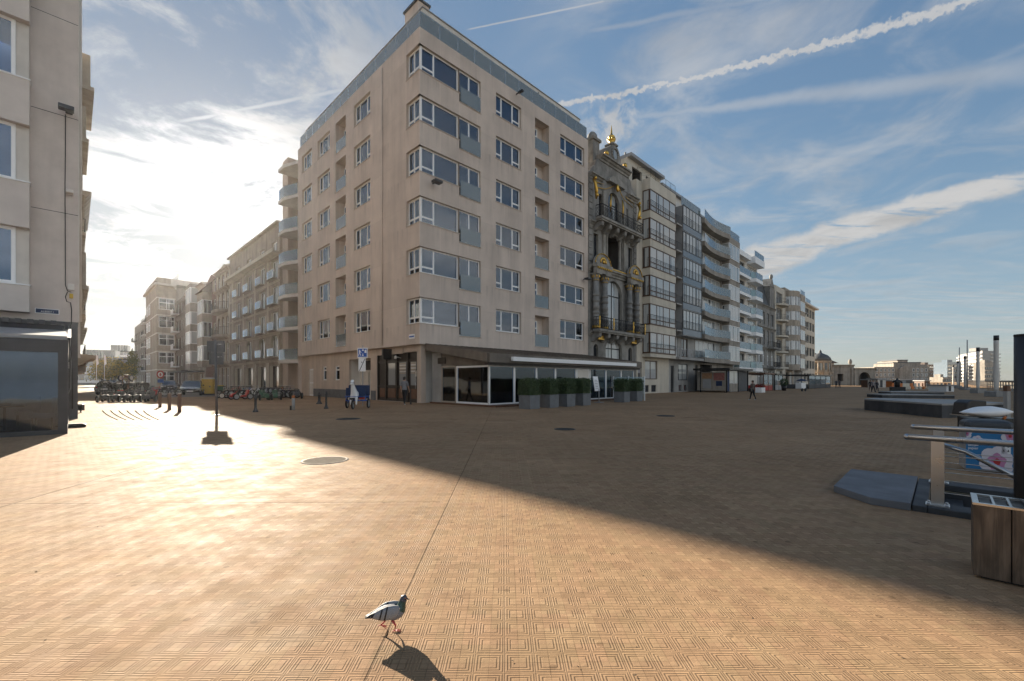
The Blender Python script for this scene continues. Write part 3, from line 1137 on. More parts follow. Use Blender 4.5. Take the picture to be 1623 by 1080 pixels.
# set-back top storey
tp = MB()
tw = Wall(2.2, WR - .6, 23.7, 26.0, .15)
for x0 in (2.9, 5.1, 7.9, 9.9, 12.6, 14.6, 16.3):
    tw.open(x0, x0 + 1.5, 24.0, 25.6)
tp.xf = Matrix.Translation((0, 2.0, 0))
tw.mesh(tp, 0, 1, 2)
tl = Wall(0.6, WL - 1.9, 23.7, 26.0, .15)
for x0 in (2., 4.6, 8.2, 11.5, 14.6, 17.2):
    tl.open(x0, x0 + 1.6, 24.0, 25.6)
tp.xf = Matrix.Translation((2.0, WL, 0)) @ Matrix.Rotation(-math.pi / 2, 4, 'Z')
tl.mesh(tp, 0, 1, 2)
tp.xf = None
tp.build('top_storey', [M['offwhite'], M['white'], M['room']], ap)
for x0 in (2.9, 5.1, 7.9, 9.9, 12.6, 14.6, 16.3):
    window(ap, 1.5, 1.6, (x0, 2.08, 24.0), 0, 'double')
for x0 in (2., 4.6, 8.2, 11.5, 14.6, 17.2):
    window(ap, 1.6, 1.6, (2.08, WL - x0, 24.0), -math.pi / 2, 'double')
rf = MB()
rf.prism([(.75, .75), (WR - .3, .75), (WR - .3, WL), (.75, WL)], 26.0, 26.34, 0, 'z')
rf.prism([(.68, .68), (WR - .23, .68), (WR - .23, WL - .01), (.68, WL - .01)], 26.342, 26.40, 1, 'z')
roof = rf.build('roof', [M['offwhite'], M['trimgrey']], ap)
ch = MB()
ch.box(1.2, 2.0, 26.402, 2.1, 3.7, 27.9, 0)
ch.box(1.1, 1.9, 27.9, 2.2, 3.8, 28.05, 1)
ch.build('chimney', [M['clad'], M['slate']], roof)
railing_glass(ap, [(.16, WL - .2), (.16, .16), (WR - .05, .16), (WR - .05, 3.2)], ZP + .03, ZP + 1.2, 'terrace_railing')
dv = MB()
for x0 in (11.9,):
    dv.box(x0, .25, ZP - .4, x0 + .015, 1.9, ZP + 1.5)
dv.build('terrace_divider', [M['rail']], ap)

# ground floor towards the side street, set back a little; local x of TL runs to the corner
GD = .36
gf = MB()
gl = Wall(0, WL - 2.6, 0, ZB, .2)
gl.open(left_x(16.3), left_x(15.4), 1.5, 2.75)
gl.open(left_x(13.7), left_x(12.7), 1.5, 2.75)
gl.open(left_x(19.6), left_x(18.4), .02, 2.6, room=False)
gl.open(left_x(10.9), left_x(7.2), .02, 3.2, room=False)
gl.open(left_x(6.25), WL - 2.6, .02, 3.35, room=False)
gf.xf = TL @ Matrix.Translation((0, GD, 0))
gl.mesh(gf, 0, 1, 2)
# entrance recess
a, b = left_x(10.9), left_x(7.2)
for q in ([(a, .2, 0), (a, 1.0, 0), (a, 1.0, 3.2), (a, .2, 3.2)], [(b, 1.0, 0), (b, .2, 0), (b, .2, 3.2), (b, 1.0, 3.2)],
          [(a, .2, 3.2), (a, 1, 3.2), (b, 1, 3.2), (b, .2, 3.2)], [(a, 1.0, 0), (b, 1.0, 0), (b, 1.0, 3.2), (a, 1.0, 3.2)]):
    gf.poly(q, 4)
gf.box(left_x(18.3), -.05, 0, left_x(11.0), -.002, .72, 3)
gf.box(left_x(7.1), -.05, 0, left_x(6.4), -.002, .72, 3)
gf.xf = None
# corner pillar and the beam over the doors
gf.prism([(.30, .30), (.68, .30), (.68, .75), (.30, .75)], 0, ZB - .002, 0, 'z')
gf.box(.40, .75, 3.42, .95, 2.6, ZB - .003, 0)
# front wall behind the veranda
gf.poly([(.68, .6, 0), (WR, .6, 0), (WR, .6, ZB), (.68, .6, ZB)], 4)
gf.build('ground_floor_wall', [M['clad_low'], M['reveal'], M['room'], M['bluestone'], M['offwhite']], ap)
for s in (16.3, 13.7):
    window(ap, .9 if s > 15 else 1.0, 1.25, (GD + .10, s, 1.5), -math.pi / 2, 'casement', cover=('blind', .97))
dr = MB()
dr.box(GD + .10, 18.4, .02, GD + .16, 19.6, 2.6, 0)
dr.box(GD + .085, 18.5, .15, GD + .10, 19.5, 1.2, 1); dr.box(GD + .085, 18.5, 1.3, GD + .10, 19.5, 2.45, 1)
d_ = dr.build('side_door', [M['white'], M['offwhite']], ap)
# entrance: white frame, red-brown door, light over it
en = MB()
x = GD + .95
en.box(x - .05, 7.3, 0, x + .0, 7.55, 3.1, 0); en.box(x - .05, 9.35, 0, x, 9.6, 2.15, 0)
en.box(x - .05, 7.3, 2.15, x, 10.8, 2.32, 0)
en.box(x - .02, 7.56, 2.33, x + .0, 10.6, 3.1, 1)
e_ = en.build('entrance_frame', [M['offwhite'], M['blackwood']], ap)
ed = MB()
ed.box(x - .035, 7.56, .05, x - .001, 8.5, 2.14, 0)
ed.box(x - .042, 7.70, .35, x - .036, 8.36, 1.9, 1)
do = ed.build('entrance_door', [M['brownwood'], M['room']], ap)
hd = MB(); hd.cyl((x - .08, 8.42, .9), (x - .08, 8.42, 1.3), .015); hd.build('handle', [M['steel']], do)

# dark timber shopfront by the corner
sf = MB()
X = .42
y0, y1 = .76, 6.25
sf.box(X + .10, y0, 0, X + .16, y1, 3.40, 0)
for yy in (y0, 2.0, 3.45, 4.95, 6.13):
    sf.box(X - .02, yy, 0, X + .098, yy + .13, 3.38, 0)
for a, b in ((.89, 2.0), (2.13, 3.45), (3.58, 4.95), (5.08, 6.13)):
    sf.box(X + .02, a + .002, 0, X + .097, b - .002, .18, 0)
    sf.box(X + .02, a + .002, 1.0, X + .097, b - .002, 1.12, 0)
    sf.box(X + .02, a + .002, 2.78, X + .097, b - .002, 2.9, 0)
    sf.box(X + .03, a + .16, .26, X + .096, b - .16, .92, 1)
front = sf.build('shopfront', [M['blackwood'], M['brownwood']], ap)
for k, (a, b) in enumerate(((.89, 2.0), (2.13, 3.45), (3.58, 4.95))):
    p = MB(); p.box(X + .05, a + .22, 1.16, X + .065, b - .22, 2.74); p.build('pane', [M['farglass']], front)
    if k < 2:
        c = MB()
        for q in range(7):
            c.box(X + .035, a + .26, 1.95 + q * .11, X + .046, b - .26, 1.95 + q * .11 + .085, q % 2)
        c.build('posted_menu', [M['tan'], M['offwhite']], front)
hd = MB(); hd.cyl((X - .06, 1.03, .95), (X - .06, 1.03, 1.35), .02); hd.box(X - .04, .93, 1.75, X - .02, 1.08, 2.15); hd.build('handle', [M['steel']], front)
sg = MB(); sg.box(X - .75, 4.05, 2.98, X - .08, 4.25, 3.72); sg.box(X - .08, 4.1, 3.3, X + .09, 4.2, 3.4)
sg.build('shop_sign', [M['black']], ap)
lm = MB(); lm.cyl((X - .02, 2.9, 3.05), (X - .42, 2.9, 3.12), .025); lm.lathe([(.02, .12), (.07, .08), (.09, -.10), (.0, -.12)], (X - .45, 2.9, 3.08), 12)
lm.build('wall_lamp', [M['offwhite']], ap)
# street plate at the corner and floodlights on the front
pl = MB(); pl.box(-.022, .55, 4.22, -.002, 1.22, 4.52); pl.box(-.026, .60, 4.32, -.022, 1.17, 4.42, 1); pl.build('street_plate', [M['white'], M['blue']], ap)
for x, z in ((1.0, 14.42), (17.9, 10.9), (8.9, 24.0)):
    s = .30 if z < 20 else .1
    f = MB(); f.box(x - .05, -.3, z - .02, x + .05, -.002, z + .03); f.box(x - s, -.75, z - .09, x + s, -.3, z + .07)
    f.build('floodlight', [M['darksteel']], ap, bevel=.02)
dp = MB(); dp.tube([(-.06, 4.7, 4.0), (-.06, 4.7, 23.9)], .045, 8); dp.build('rain_pipe', [M['clad']], ap)

# ------------------------------------------------------------------ glazed restaurant veranda on the sea side
ve = thing('restaurant_veranda', 'low glazed restaurant veranda with brown metal roof along the foot of the beige corner building', 'veranda', CORNER, ANG_R)
VY, VX0, VX1 = -5.6, .95, 17.2
pf = MB()
pf.box(VX0 - .25, VY - .9, .0, 4.4, -.1, .10, 0); pf.box(4.4, VY - .25, .0, VX1, -.1, .10, 0)
pf.build('platform', [M['brownwood']], ve)
rr = MB()
# mono-pitch metal roof with standing seams
ze0, ze1 = 3.86, 2.98
xa, xb = .55, 17.6
rr.prism([(.02, ze0), (VY - .35, ze1), (VY - .35, ze1 - .10), (.02, ze0 - .16)], xa, xb, 0, 'x')
for k in range(38):
    x = xa + .1 + (xb - xa - .2) * k / 37
    rr.prism([(.0, ze0 + .002), (VY - .33, ze1 + .002), (VY - .33, ze1 + .045), (.0, ze0 + .045)], x - .018, x + .018, 0, 'x')
rr.box(xa - .02, VY - .50, ze1 - .48, xb + .02, VY - .352, ze1 + .03, 1)
rr.prism([(.02, ze0 + .05), (VY - .35, ze1 + .05), (VY - .35, ze1 - .46), (.02, ze0 - .42)], xa - .10, xa - .002, 1, 'x')
rr.prism([(.02, ze0 + .05), (VY - .35, ze1 + .05), (VY - .35, ze1 - .46), (.02, ze0 - .42)], xb + .002, xb + .10, 1, 'x')
rr.box(xa, VY - .34, 2.36, xb, VY - .05, 2.5, 2)
rr.build('roof', [M['roofmetal'], M['roofmetal'], M['blackwood']], ve)
aw = MB()
aw.box(2.2, VY - .70, 2.62, 16.4, VY - .502, 2.86)
aw.cyl((2.15, VY - .60, 2.74), (16.45, VY - .60, 2.74), .07)
aw.build('awning_box', [M['white']], ve)
# glass walls
posts = [VX0, 3.0, 5.0, 6.9, 9.2, 10.9, 13.0, 15.2, VX1]
for k, (a, b) in enumerate(zip(posts, posts[1:])):
    if k == 4:
        d = MB()
        d.box(a + .06, VY + .02, .12, b - .06, VY + .08, 2.35, 0)
        d.box(a + .18, VY + .005, .9, b - .18, VY + .02, 2.2, 1)
        dd = d.build('door', [M['white'], M['offwhite']], ve)
        h_ = MB(); h_.cyl((a + .2, VY - .03, 1.0), (a + .2, VY - .03, 1.4), .015); h_.build('handle', [M['steel']], dd)
    else:
        window(ve, b - a, 2.26, (a, VY, .10), 0, 'transom' if False else 'single', glass='shopglass', name='glass_panel', ft=.075)
window(ve, 3.0, 2.26, (VX0, VY + 3.02, .10), -math.pi / 2, 'single', glass='shopglass', name='glass_panel', ft=.10)
window(ve, 1.5, 2.30, (VX0 - .0, VY + 4.55, .10), -math.pi / 2, 'single', glass='shopglass', name='glass_panel', frame='tan', ft=.09)
iw = MB()
iw.box(VX0, VY + 4.6, .1, VX0 + .12, -.02, 3.3, 0)
iw.prism([(VY + .1, 2.37), (VY + 4.55, 2.42), (VY + 4.55, 3.2), (VY + .1, 2.5)], VX0 + .02, VX0 + .1, 1, 'x')
iw.box(VX0 - .04, VY + 4.1, 2.55, VX0 - .0, VY + 4.9, 2.95, 2)
iw.build('side_wall', [M['concrete'], M['roofmetal'], M['blackwood']], ve)
fl = MB()
fl.box(VX0 + .1, VY + .1, .102, VX1 - .1, -.1, .12, 0)
fl.build('floor', [M['brownwood']], ve)


def chair(parent, x, y, rot=0., mat='offwhite'):
    c = MB()
    c.xf = Matrix.Translation((x, y, .12)) @ Matrix.Rotation(rot, 4, 'Z')
    c.box(-.21, -.21, .42, .21, .21, .48)
    c.box(-.21, .17, .48, .21, .22, .95)
    for a in (-.19, .19):
        for b in (-.19, .19):
            c.cyl((a, b, 0), (a, b, .42), .016, .016, 5)
    return c.build('chair', [M[mat]], parent)


def table(x, y, lab, group, parent_m, cloth='offwhite', z=.12):
    t = thing('restaurant_table', lab, 'table', parent_m @ Vector((x, y, z)), ANG_R, group)
    c = MB(); c.box(-.4, -.4, .70, .4, .4, .74); c.build('table_top', [M[cloth]], t)
    c = MB(); c.cyl((0, 0, 0), (0, 0, .70), .03); c.lathe([(.25, 0), (.22, .03), (.03, .05)], n=10); c.build('leg', [M['black']], t)
    return t


VM = Matrix.Translation(CORNER) @ Matrix.Rotation(ANG_R, 4, 'Z')
for k in range(6):
    x = 2.2 + 2.4 * k
    table(x, VY + 1.5, 'small white table inside the glazed restaurant veranda', 'tables inside the veranda', VM)
    for sx in (-.75, .75):
        c = thing('restaurant_chair', 'pale chair at a table inside the glazed restaurant veranda', 'chair', VM @ Vector((x + sx, VY + 1.5, .12)), ANG_R + (math.pi / 2 if sx < 0 else -math.pi / 2), 'chairs inside the veranda')
        b = MB(); b.box(-.21, -.21, .42, .21, .21, .48); b.build('seat', [M['offwhite']], c)
        b = MB(); b.box(-.21, .17, .48, .21, .22, .95); b.build('backrest', [M['offwhite']], c)
        b = MB()
        for aa in (-.19, .19):
            for bb in (-.19, .19):
                b.cyl((aa, bb, 0), (aa, bb, .42), .016, .016, 5)
        b.build('leg_frame', [M['black']], c)
RAIL = 'rail_sea'

# ------------------------------------------------------------------ sea-front row beyond the corner building
def shell(mb, W_, H_, D_=11., m=0, roof=3, front=False):
    """sides, back and roof of a block behind its front"""
    mb.poly([(0, D_, 0), (0, 0, 0), (0, 0, H_), (0, D_, H_)], m)
    mb.poly([(W_, 0, 0), (W_, D_, 0), (W_, D_, H_), (W_, 0, H_)], m)
    mb.poly([(W_, D_, 0), (0, D_, 0), (0, D_, H_), (W_, D_, H_)], m)
    mb.poly([(0, 0, H_), (W_, 0, H_), (W_, D_, H_), (0, D_, H_)], roof)


def slab(parent, x0, x1, z, proj, mat, th=.2, name='balcony'):
    b = MB(); b.box(x0, -proj, z - th, x1, -.003, z)
    return b.build(name, [M[mat]], parent)


def bay(parent, x0, x1, z0, z1, proj, mat, floors, frame='brownframe', glass='farbright', kind='quad', side=True):
    """projecting bay; floors = [(window bottom, window top), ...]"""
    mb = MB()
    edges = [z0]
    for a, b in floors:
        edges += [a, b]
    edges.append(z1)
    for a, b in zip(edges[::2], edges[1::2]):
        mb.box(x0, -proj, a, x1, -.003, b, 0)
        mb.box(x0 - .04, -proj - .04, b - .06, x1 + .04, -.003, b + .0, 1) if b != z1 else None
    mb.box(x0 + .1, -.06, z0 + .02, x1 - .1, -.004, z1 - .02, 0)
    o = mb.build('bay', [M[mat], M[frame] if frame != 'white' else M[mat]], parent)
    for a, b in floors:
        window(o, x1 - x0, b - a, (x0, -proj + .02, a), 0, kind, frame, glass)
        if side:
            window(o, proj - .12, b - a, (x0 + .02, -.01, a), -math.pi / 2, 'single', frame, glass)
            window(o, proj - .12, b - a, (x1 - .02, -proj + .11, a), math.pi / 2, 'single', frame, glass)
    return o


def cornice(mb, x0, x1, z, proj=.35, h=.5, m=0, back=0.):
    k = [(0, -h), (-proj * .25, -h), (-proj * .3, -h * .7), (-proj * .55, -h * .55), (-proj * .7, -h * .3), (-proj, -h * .25), (-proj, 0), (back, 0)]
    mb.prism([(a - .003, z + b) for a, b in k], x0, x1, m, 'x')


# --- ornate stone house with gilding
S0 = 18.75
oh = thing('ornate_stone_house', 'narrow dark grey ornate stone house with gilded ornaments and golden spire', 'building', CORNER + d_r * S0, ANG_R)
W = 9.0
c0 = W / 2
wa = Wall(0, W, 0, 21.4, .35)
mb = MB()
wa.open(c0 - 1.55, c0 + 1.55, 3.1, 5.7, False, 1.1)            # low arch
for x in (1.25, W - 1.25):
    wa.open(x - .40, x + .40, 3.6, 5.0, False, .4)
wa.open(c0 - 1.55, c0 + 1.55, 6.6, 11.6, False, 1.4)           # great arched window
for x in (1.35, W - 1.35):
    wa.open(x - .32, x + .32, 6.9, 9.0, False)
    wa.open(x - .32, x + .32, 9.4, 10.3, False, .32)
wa.open(c0 - 1.65, c0 + 1.65, 12.9, 16.2, True)                # loggia
for x in (1.25, W - 1.25):
    wa.open(x - .42, x + .42, 13.1, 15.7, False)
wa.open(c0 - 1.05, c0 + 1.05, 17.5, 20.6, False, 1.0)          # upper arch
for x in (c0 - 2.4, c0 + 2.4):
    wa.open(x - .35, x + .35, 17.5, 19.8, False, .2)
wa.mesh(mb, 0, 1, 2, 2.2)
shell(mb, W, 21.4, 11, 0, 0)
for x0, x1, z, p, h in ((0, W, 3.0, .25, .35), (0, W, 6.2, .35, .45), (0, W, 12.5, .45, .6), (0, W, 16.7, .4, .5)):
    cornice(mb, x0, x1, z, p, h, 1)
# rusticated ends
for k in range(13):
    z = 12.9 + k * .62
    if z < 21:
        mb.box(-.0, -.07, z, .62, -.003, z + .5, 0)
        mb.box(W - .62, -.07, z, W - .0, -.003, z + .5, 0)
# pilasters of the upper floors
for x in (c0 - 1.95, c0 + 1.95):
    mb.box(x - .22, -.16, 12.56, x + .22, -.003, 16.15, 1)
    mb.box(x - .22, -.16, 17.3, x + .22, -.003, 20.2, 1)
mb.build('wall', [M['stone'], M['stone_pale'], M['room'], M['slate']], oh)
window(oh, 3.1, 2.6, (c0 - 1.55, .28, 3.1), 0, 'cross', 'black', 'farbright')
window(oh, 3.1, 5.0, (c0 - 1.55, .28, 6.6), 0, 'transom', 'black', 'farbright')
window(oh, 2.1, 3.1, (c0 - 1.05, .28, 17.5), 0, 'cross', 'black', 'farglass')
for x in (1.35, W - 1.35):
    window(oh, .64, 2.1, (x - .32, .25, 6.9), 0, 'single', 'black', 'farglass')
    window(oh, .64, .9, (x - .32, .25, 9.4), 0, 'single', 'black', 'farglass')
for x in (1.25, W - 1.25):
    window(oh, .84, 2.6, (x - .42, .25, 13.1), 0, 'double', 'black', 'farglass')
    window(oh, .8, 1.4, (x - .40, .25, 3.6), 0, 'single', 'black', 'farglass')
for x in (c0 - 2.4, c0 + 2.4):
    window(oh, .7, 2.3, (x - .35, .25, 17.5), 0, 'single', 'black', 'farglass')
# giant columns with gilded capitals beside the great window
for x in (.62, 2.15, W - 2.15, W - .62):
    m_ = MB()
    m_.lathe([(.36, 6.45), (.36, 6.7), (.30, 6.75), (.30, 7.2), (.33, 7.22), (.33, 7.5), (.29, 7.52), (.29, 8.3), (.32, 8.32), (.32, 8.6), (.28, 8.62), (.27, 10.9)], (x, -.42, 0), 14)
    for z in (7.8, 8.95, 9.5):
        m_.lathe([(.29, z), (.33, z + .02), (.33, z + .25), (.28, z + .27)], (x, -.42, 0), 14)
    cl_ = m_.build('column', [M['stone']], oh)
    g = MB()
    k_ = MB(); k_.lathe([(.27, 10.9), (.29, 10.95), (.29, 11.05), (.31, 11.2), (.38, 11.5), (.40, 11.55)], (x, -.42, 0), 12); k_.box(x - .42, -.86, 11.56, x + .42, -.03, 11.66); k_.build('capital', [M['stone_pale']], cl_)
    g.lathe([(.305, 10.98), (.325, 11.0), (.305, 11.04)], (x, -.42, 0), 12)
    for q in range(8):
        a = q * math.pi / 4
        g.ell((x + .35 * math.cos(a), -.42 + .35 * math.sin(a), 11.36), (.07, .07, .16), 6, 4)
    g.build('gilt_leaves', [M['gold']], cl_)
    g = MB(); g.lathe([(.37, 6.46), (.40, 6.5), (.37, 6.72)], (x, -.42, 0), 12); g.build('base_ring', [M['gold']], cl_)
# entablature over each pair of columns, segmental gable with gilt shell
for x0, x1 in ((.15, 2.65), (W - 2.65, W - .15)):
    m_ = MB()
    m_.box(x0, -.84, 11.67, x1, -.46, 12.2)
    n = 10
    xm, hw = (x0 + x1) / 2, (x1 - x0) / 2 + .1
    pts = [(xm + hw * math.cos(math.pi * i / n), 12.55 + 1.05 * math.sin(math.pi * i / n)) for i in range(n + 1)]
    inner = [(xm + (hw - .22) * math.cos(math.pi * i / n), 12.62 + .80 * math.sin(math.pi * i / n)) for i in range(n + 1)]
    m_.prism([(p[0], p[1]) for p in pts], -.72, -.47, 0)
    m_.box(xm - hw, -.95, 12.22, xm + hw, -.46, 12.54)
    gb = m_.build('gable', [M['stone_pale']], oh)
    g = MB()
    for i in range(n):
        g.cyl((pts[i][0], -.76, pts[i][1]), (pts[i + 1][0], -.76, pts[i + 1][1]), .05, .05, 6)
    for q in range(9):
        a = math.pi * (q + .5) / 9
        g.ell((xm + .45 * math.cos(a), -.76, 12.75 + .42 * math.sin(a)), (.12, .07, .15), 6, 4)
    g.ell((xm, -.80, 12.82), (.2, .12, .22), 8, 5)
    for q in range(8):
        xx = x0 + (x1 - x0) * (q + .5) / 8
        g.box(xx - .08, -1.0, 12.05, xx + .08, -.845, 12.2)
    g.build('gilt_ornament', [M['gold']], gb)
g = MB(); g.box(2.7, -.50, 12.52, W - 2.7, -.40, 12.62); g.build('gilt_band', [M['gold']], oh)
# balconies: low long one with gilt posts, high one on corbels
for (x0, x1, z, pr, nm, gp) in ((.1, W - .1, 6.35, 1.15, 'lower', True), (.5, W - .5, 17.0, 1.2, 'upper', False)):
    m_ = MB()
    m_.box(x0, -pr, z - .22, x1, -.46, z)
    m_.box(x0 + .1, -pr + .1, z - .36, x1 - .1, -.46, z - .222)
    bl = m_.build('balcony', [M['stone_pale']], oh)
    m_ = MB()
    nk = 6
    for k in range(nk):
        x = x0 + .5 + (x1 - x0 - 1.0) * k / (nk - 1)
        m_.prism([(-.003, z - 1.15), (-.25, z - 1.1), (-.55, z - .85), (-.95, z - .60), (-.95, z - .37), (-.003, z - .37)], x - .2, x + .2, 0, 'x')
        m_.cyl((x - .22, -.75, z - .62), (x + .22, -.75, z - .62), .19, .19, 10)
    m_.build('corbel', [M['stone']], bl)
    r_ = MB()
    path = [(x0 + .06, -.45), (x0 + .06, -pr + .06), (x1 - .06, -pr + .06), (x1 - .06, -.45)]
    for a, b in zip(path, path[1:]):
        a, b = Vector((a[0], a[1], z)), Vector((b[0], b[1], z))
        L = (b - a).length
        r_.tube([a + Vector((0, 0, 1.12)), b + Vector((0, 0, 1.12))], .035, 6)
        r_.tube([a + Vector((0, 0, .06)), b + Vector((0, 0, .06))], .03, 6)
        r_.tube([a + Vector((0, 0, .85)), b + Vector((0, 0, .85))], .018, 5)
        n = max(2, int(L / .30))
        for k in range(n + 1):
            p = a.lerp(b, k / n)
            r_.cyl(p, p + Vector((0, 0, 1.1)), .022, .022, 5)
            if k < n:
                q = a.lerp(b, (k + .5) / n)
                pts = [q + (b - a).normalized() * (.10 * math.sin(t_ * 1.05)) + Vector((0, 0, .1 + .12 * t_)) for t_ in range(7)]
                r_.tube(pts, .014, 4, 0, False)
                pts = [q - (b - a).normalized() * (.10 * math.sin(t_ * 1.05)) + Vector((0, 0, .1 + .12 * t_)) for t_ in range(7)]
                r_.tube(pts, .014, 4, 0, False)
    r_.build('railing', [M['iron']], bl)
    if gp:
        for x in (x0 + .06, c0 - 1.9, c0 + 1.9, x1 - .06):
            g = MB()
            g.lathe([(.05, z), (.07, z + .1), (.03, z + .3), (.09, z + .65), (.04, z + .85), (.08, z + 1.1), (.0, z + 1.22)], (x, -pr + .0, 0), 8)
            g.build('gilt_post', [M['gold']], bl)
        for x in (1.35, W - 1.35):
            g = MB(); g.box(x - .5, -.55, z - .95, x + .5, -.47, z - .55); g.build('gilt_plaque', [M['gold']], bl)
# loggia columns
for x in (c0 - 1.25, c0 + 1.25):
    m_ = MB(); m_.lathe([(.22, 12.9), (.2, 13.1), (.16, 13.15), (.15, 15.7), (.22, 15.95), (.24, 16.19)], (x, .1, 0), 12)
    m_.build('column', [M['stone_pale']], oh)
# scrolled gable above
m_ = MB()
gp = [(.15, 21.4), (W - .15, 21.4), (W - .55, 21.9), (W - 1.0, 22.3), (W - 1.25, 22.9), (c0 + 2.45, 23.2), (c0 - 2.45, 23.2), (1.25, 22.9), (1.0, 22.3), (.55, 21.9)]
m_.prism(gp, -.05, .8, 0)
m_.box(1.0, .8, 21.41, W - 1.0, 7, 22.8, 0)
for x0, x1, z, p, h in ((c0 - 2.75, c0 + 2.75, 23.55, .55, .55),):
    cornice(m_, x0, x1, z, p, h, 1, .9)
cornice(m_, .0, 2.1, 21.2, .5, .5, 1); cornice(m_, W - 2.1, W, 21.2, .5, .5, 1)
# curved hood over the upper arch
n = 8
pts = [(c0 + 1.5 * math.cos(math.pi * i / n), 21.3 + .75 * math.sin(math.pi * i / n)) for i in range(n + 1)]
m_.prism(pts, -.45, -.06, 1)
# lantern gable with round window
pts = [(c0 - 1.15, 23.56), (c0 + 1.15, 23.56), (c0 + 1.15, 24.5)] + [(c0 + 1.0 * math.cos(math.pi * i / 10), 24.5 + 1.0 * math.sin(math.pi * i / 10)) for i in range(11)] + [(c0 - 1.15, 24.5)]
m_.prism(pts, -.1, 1.6, 0)
m_.lathe([(.62, 0), (.62, .14), (.45, .14), (.42, 0)], (0, 0, 0), 4) if False else None
for i in range(14):
    a, b = 2 * math.pi * i / 14, 2 * math.pi * (i + 1) / 14
    m_.cyl((c0 + .58 * math.cos(a), -.14, 24.5 + .62 * math.sin(a)), (c0 + .58 * math.cos(b), -.14, 24.5 + .62 * math.sin(b)), .11, .11, 6, 1)
m_.prism([(c0 - 2.4, 23.56), (c0 - 1.16, 23.56), (c0 - 1.16, 24.3), (c0 - 1.6, 23.9)], 0, .5, 1)
m_.prism([(c0 + 2.4, 23.56), (c0 + 1.6, 23.9), (c0 + 1.16, 24.3), (c0 + 1.16, 23.56)], 0, .5, 1)
# chimney with cap at the left shoulder
m_.box(c0 - 3.3, .3, 22.3, c0 - 2.2, 1.2, 25.0, 0); m_.box(c0 - 3.45, .15, 25.0, c0 - 2.05, 1.35, 25.25, 1); m_.ell((c0 - 2.75, .75, 25.35), (.6, .5, .7), 10, 6, 0)
m_.box(c0 - .5, -.2, 25.45, c0 + .5, .8, 25.62, 1)
gbl = m_.build('roof_gable', [M['stone'], M['stone_pale']], oh)
m_ = MB(); m_.lathe([(.0, -.02), (.52, -.02), (.52, 0)], (0, 0, 0), 16); o_ = m_.build('round_window', [M['farglass']], gbl, (c0, -.11, 24.5)); o_.rotation_euler = (math.pi / 2, 0, 0)
g = MB()
g.lathe([(r_f, 25.62 + (z_f - 25.75) * .66) for r_f, z_f in ((.26, 25.75), (.36, 25.95), (.17, 26.1), (.40, 26.35), (.42, 26.55), (.22, 26.75), (.34, 27.0), (.32, 27.12), (.15, 27.3), (.10, 27.6), (.04, 28.5), (.0, 28.95))], (c0, .3, 0), 12)
for q in range(8):
    a = q * math.pi / 4
    g.ell((c0 + .38 * math.cos(a), .3 + .38 * math.sin(a), 26.22), (.08, .08, .12), 6, 4)
g.build('golden_finial', [M['gold']], gbl)
g = MB()
for sx in (-1, 1):
    g.ell((c0 + sx * 1.75, -.25, 23.95), (.26, .22, .26), 8, 5)
    # drooping gilt garlands and figures at the shoulders
    x = c0 + sx * 4.2
    g.tube([(x, -.35, 20.6), (x, -.6, 20.2), (x - sx * .1, -.62, 19.4), (x - sx * .25, -.5, 18.7)], [.12, .15, .17, .08], 8)
    g.ell((x - sx * .1, -.7, 19.0), (.16, .16, .22), 8, 5); g.ell((x, -.6, 20.6), (.15, .15, .19), 8, 5)
    g.tube([(c0 + sx * 1.15, -.3, 18.3), (c0 + sx * 1.2, -.36, 19.3), (c0 + sx * 1.05, -.34, 20.1)], [.06, .09, .06], 7)
    g.tube([(c0 + sx * 3.6, -.12, 20.1), (c0 + sx * 1.9, -.12, 20.4), (c0 + sx * 1.1, -.2, 20.75), (c0 + sx * .5, -.3, 21.1)], .04, 6)
    g.tube([(c0 + sx * 3.9, -.12, 20.55), (c0 + sx * 2.0, -.12, 20.85)], .03, 6)
g.ell((c0, -.42, 21.0), (.22, .16, .42), 8, 5)
g.build('gilt_ornament', [M['gold']], oh)

# --- cream apartment building with brown bay windows
S1, S2 = 27.85, 35.75
cb = thing('cream_apartment_building', 'cream apartment building with stacked brown framed bay windows and thin railings', 'building', CORNER + d_r * S1, ANG_R)
W = S2 - S1
wa = Wall(0, W, 0, 23.6, .25)
wa.open(1.9, 4.9, 1.6, 3.75, True)
wa.open(.25, 1.15, .02, 3.5, False)
wa.open(1.7, 2.8, .15, .95, False); wa.open(3.4, 4.6, .15, .95, False)
mb = MB(); wa.mesh(mb, 0, 0, 2)
shell(mb, W, 23.6, 11, 0, 3)
mb.box(0, -.03, 0, W, -.002, 1.2, 4) if False else None
mb.build('wall', [M['cream'], M['cream'], M['room'], M['slate']], cb)
gs = MB()
ws = Wall(0, W, 0, 3.95, .03)
ws.op = [o for o in wa.op]
gs.xf = Matrix.Translation((0, -.03, 0)); ws.mesh(gs, 0, 0, 0) if False else None
gs.xf = None
window(cb, 3.0, 2.15, (1.9, .12, 1.6), 0, 'double', 'brownframe', 'farbright')
window(cb, 1.1, .8, (1.7, .1, .15), 0, 'single', 'darksteel', 'farglass', name='basement_window'); window(cb, 1.2, .8, (3.4, .1, .15), 0, 'single', 'darksteel', 'farglass', name='basement_window')
d = MB(); d.box(.25, .16, .02, 1.15, .22, 3.5, 0); d.box(.35, .14, .3, 1.05, .16, 2.3, 1); dd = d.build('door', [M['trimgrey'], M['room']], cb)
floors = [(4.55 + 3.16 * i, 4.55 + 3.16 * i + 2.3) for i in range(6)]
by = bay(cb, 1.3, W - .15, 4.1, 23.9, .95, 'cream', floors, 'brownframe', 'farbright', 'tall_six')
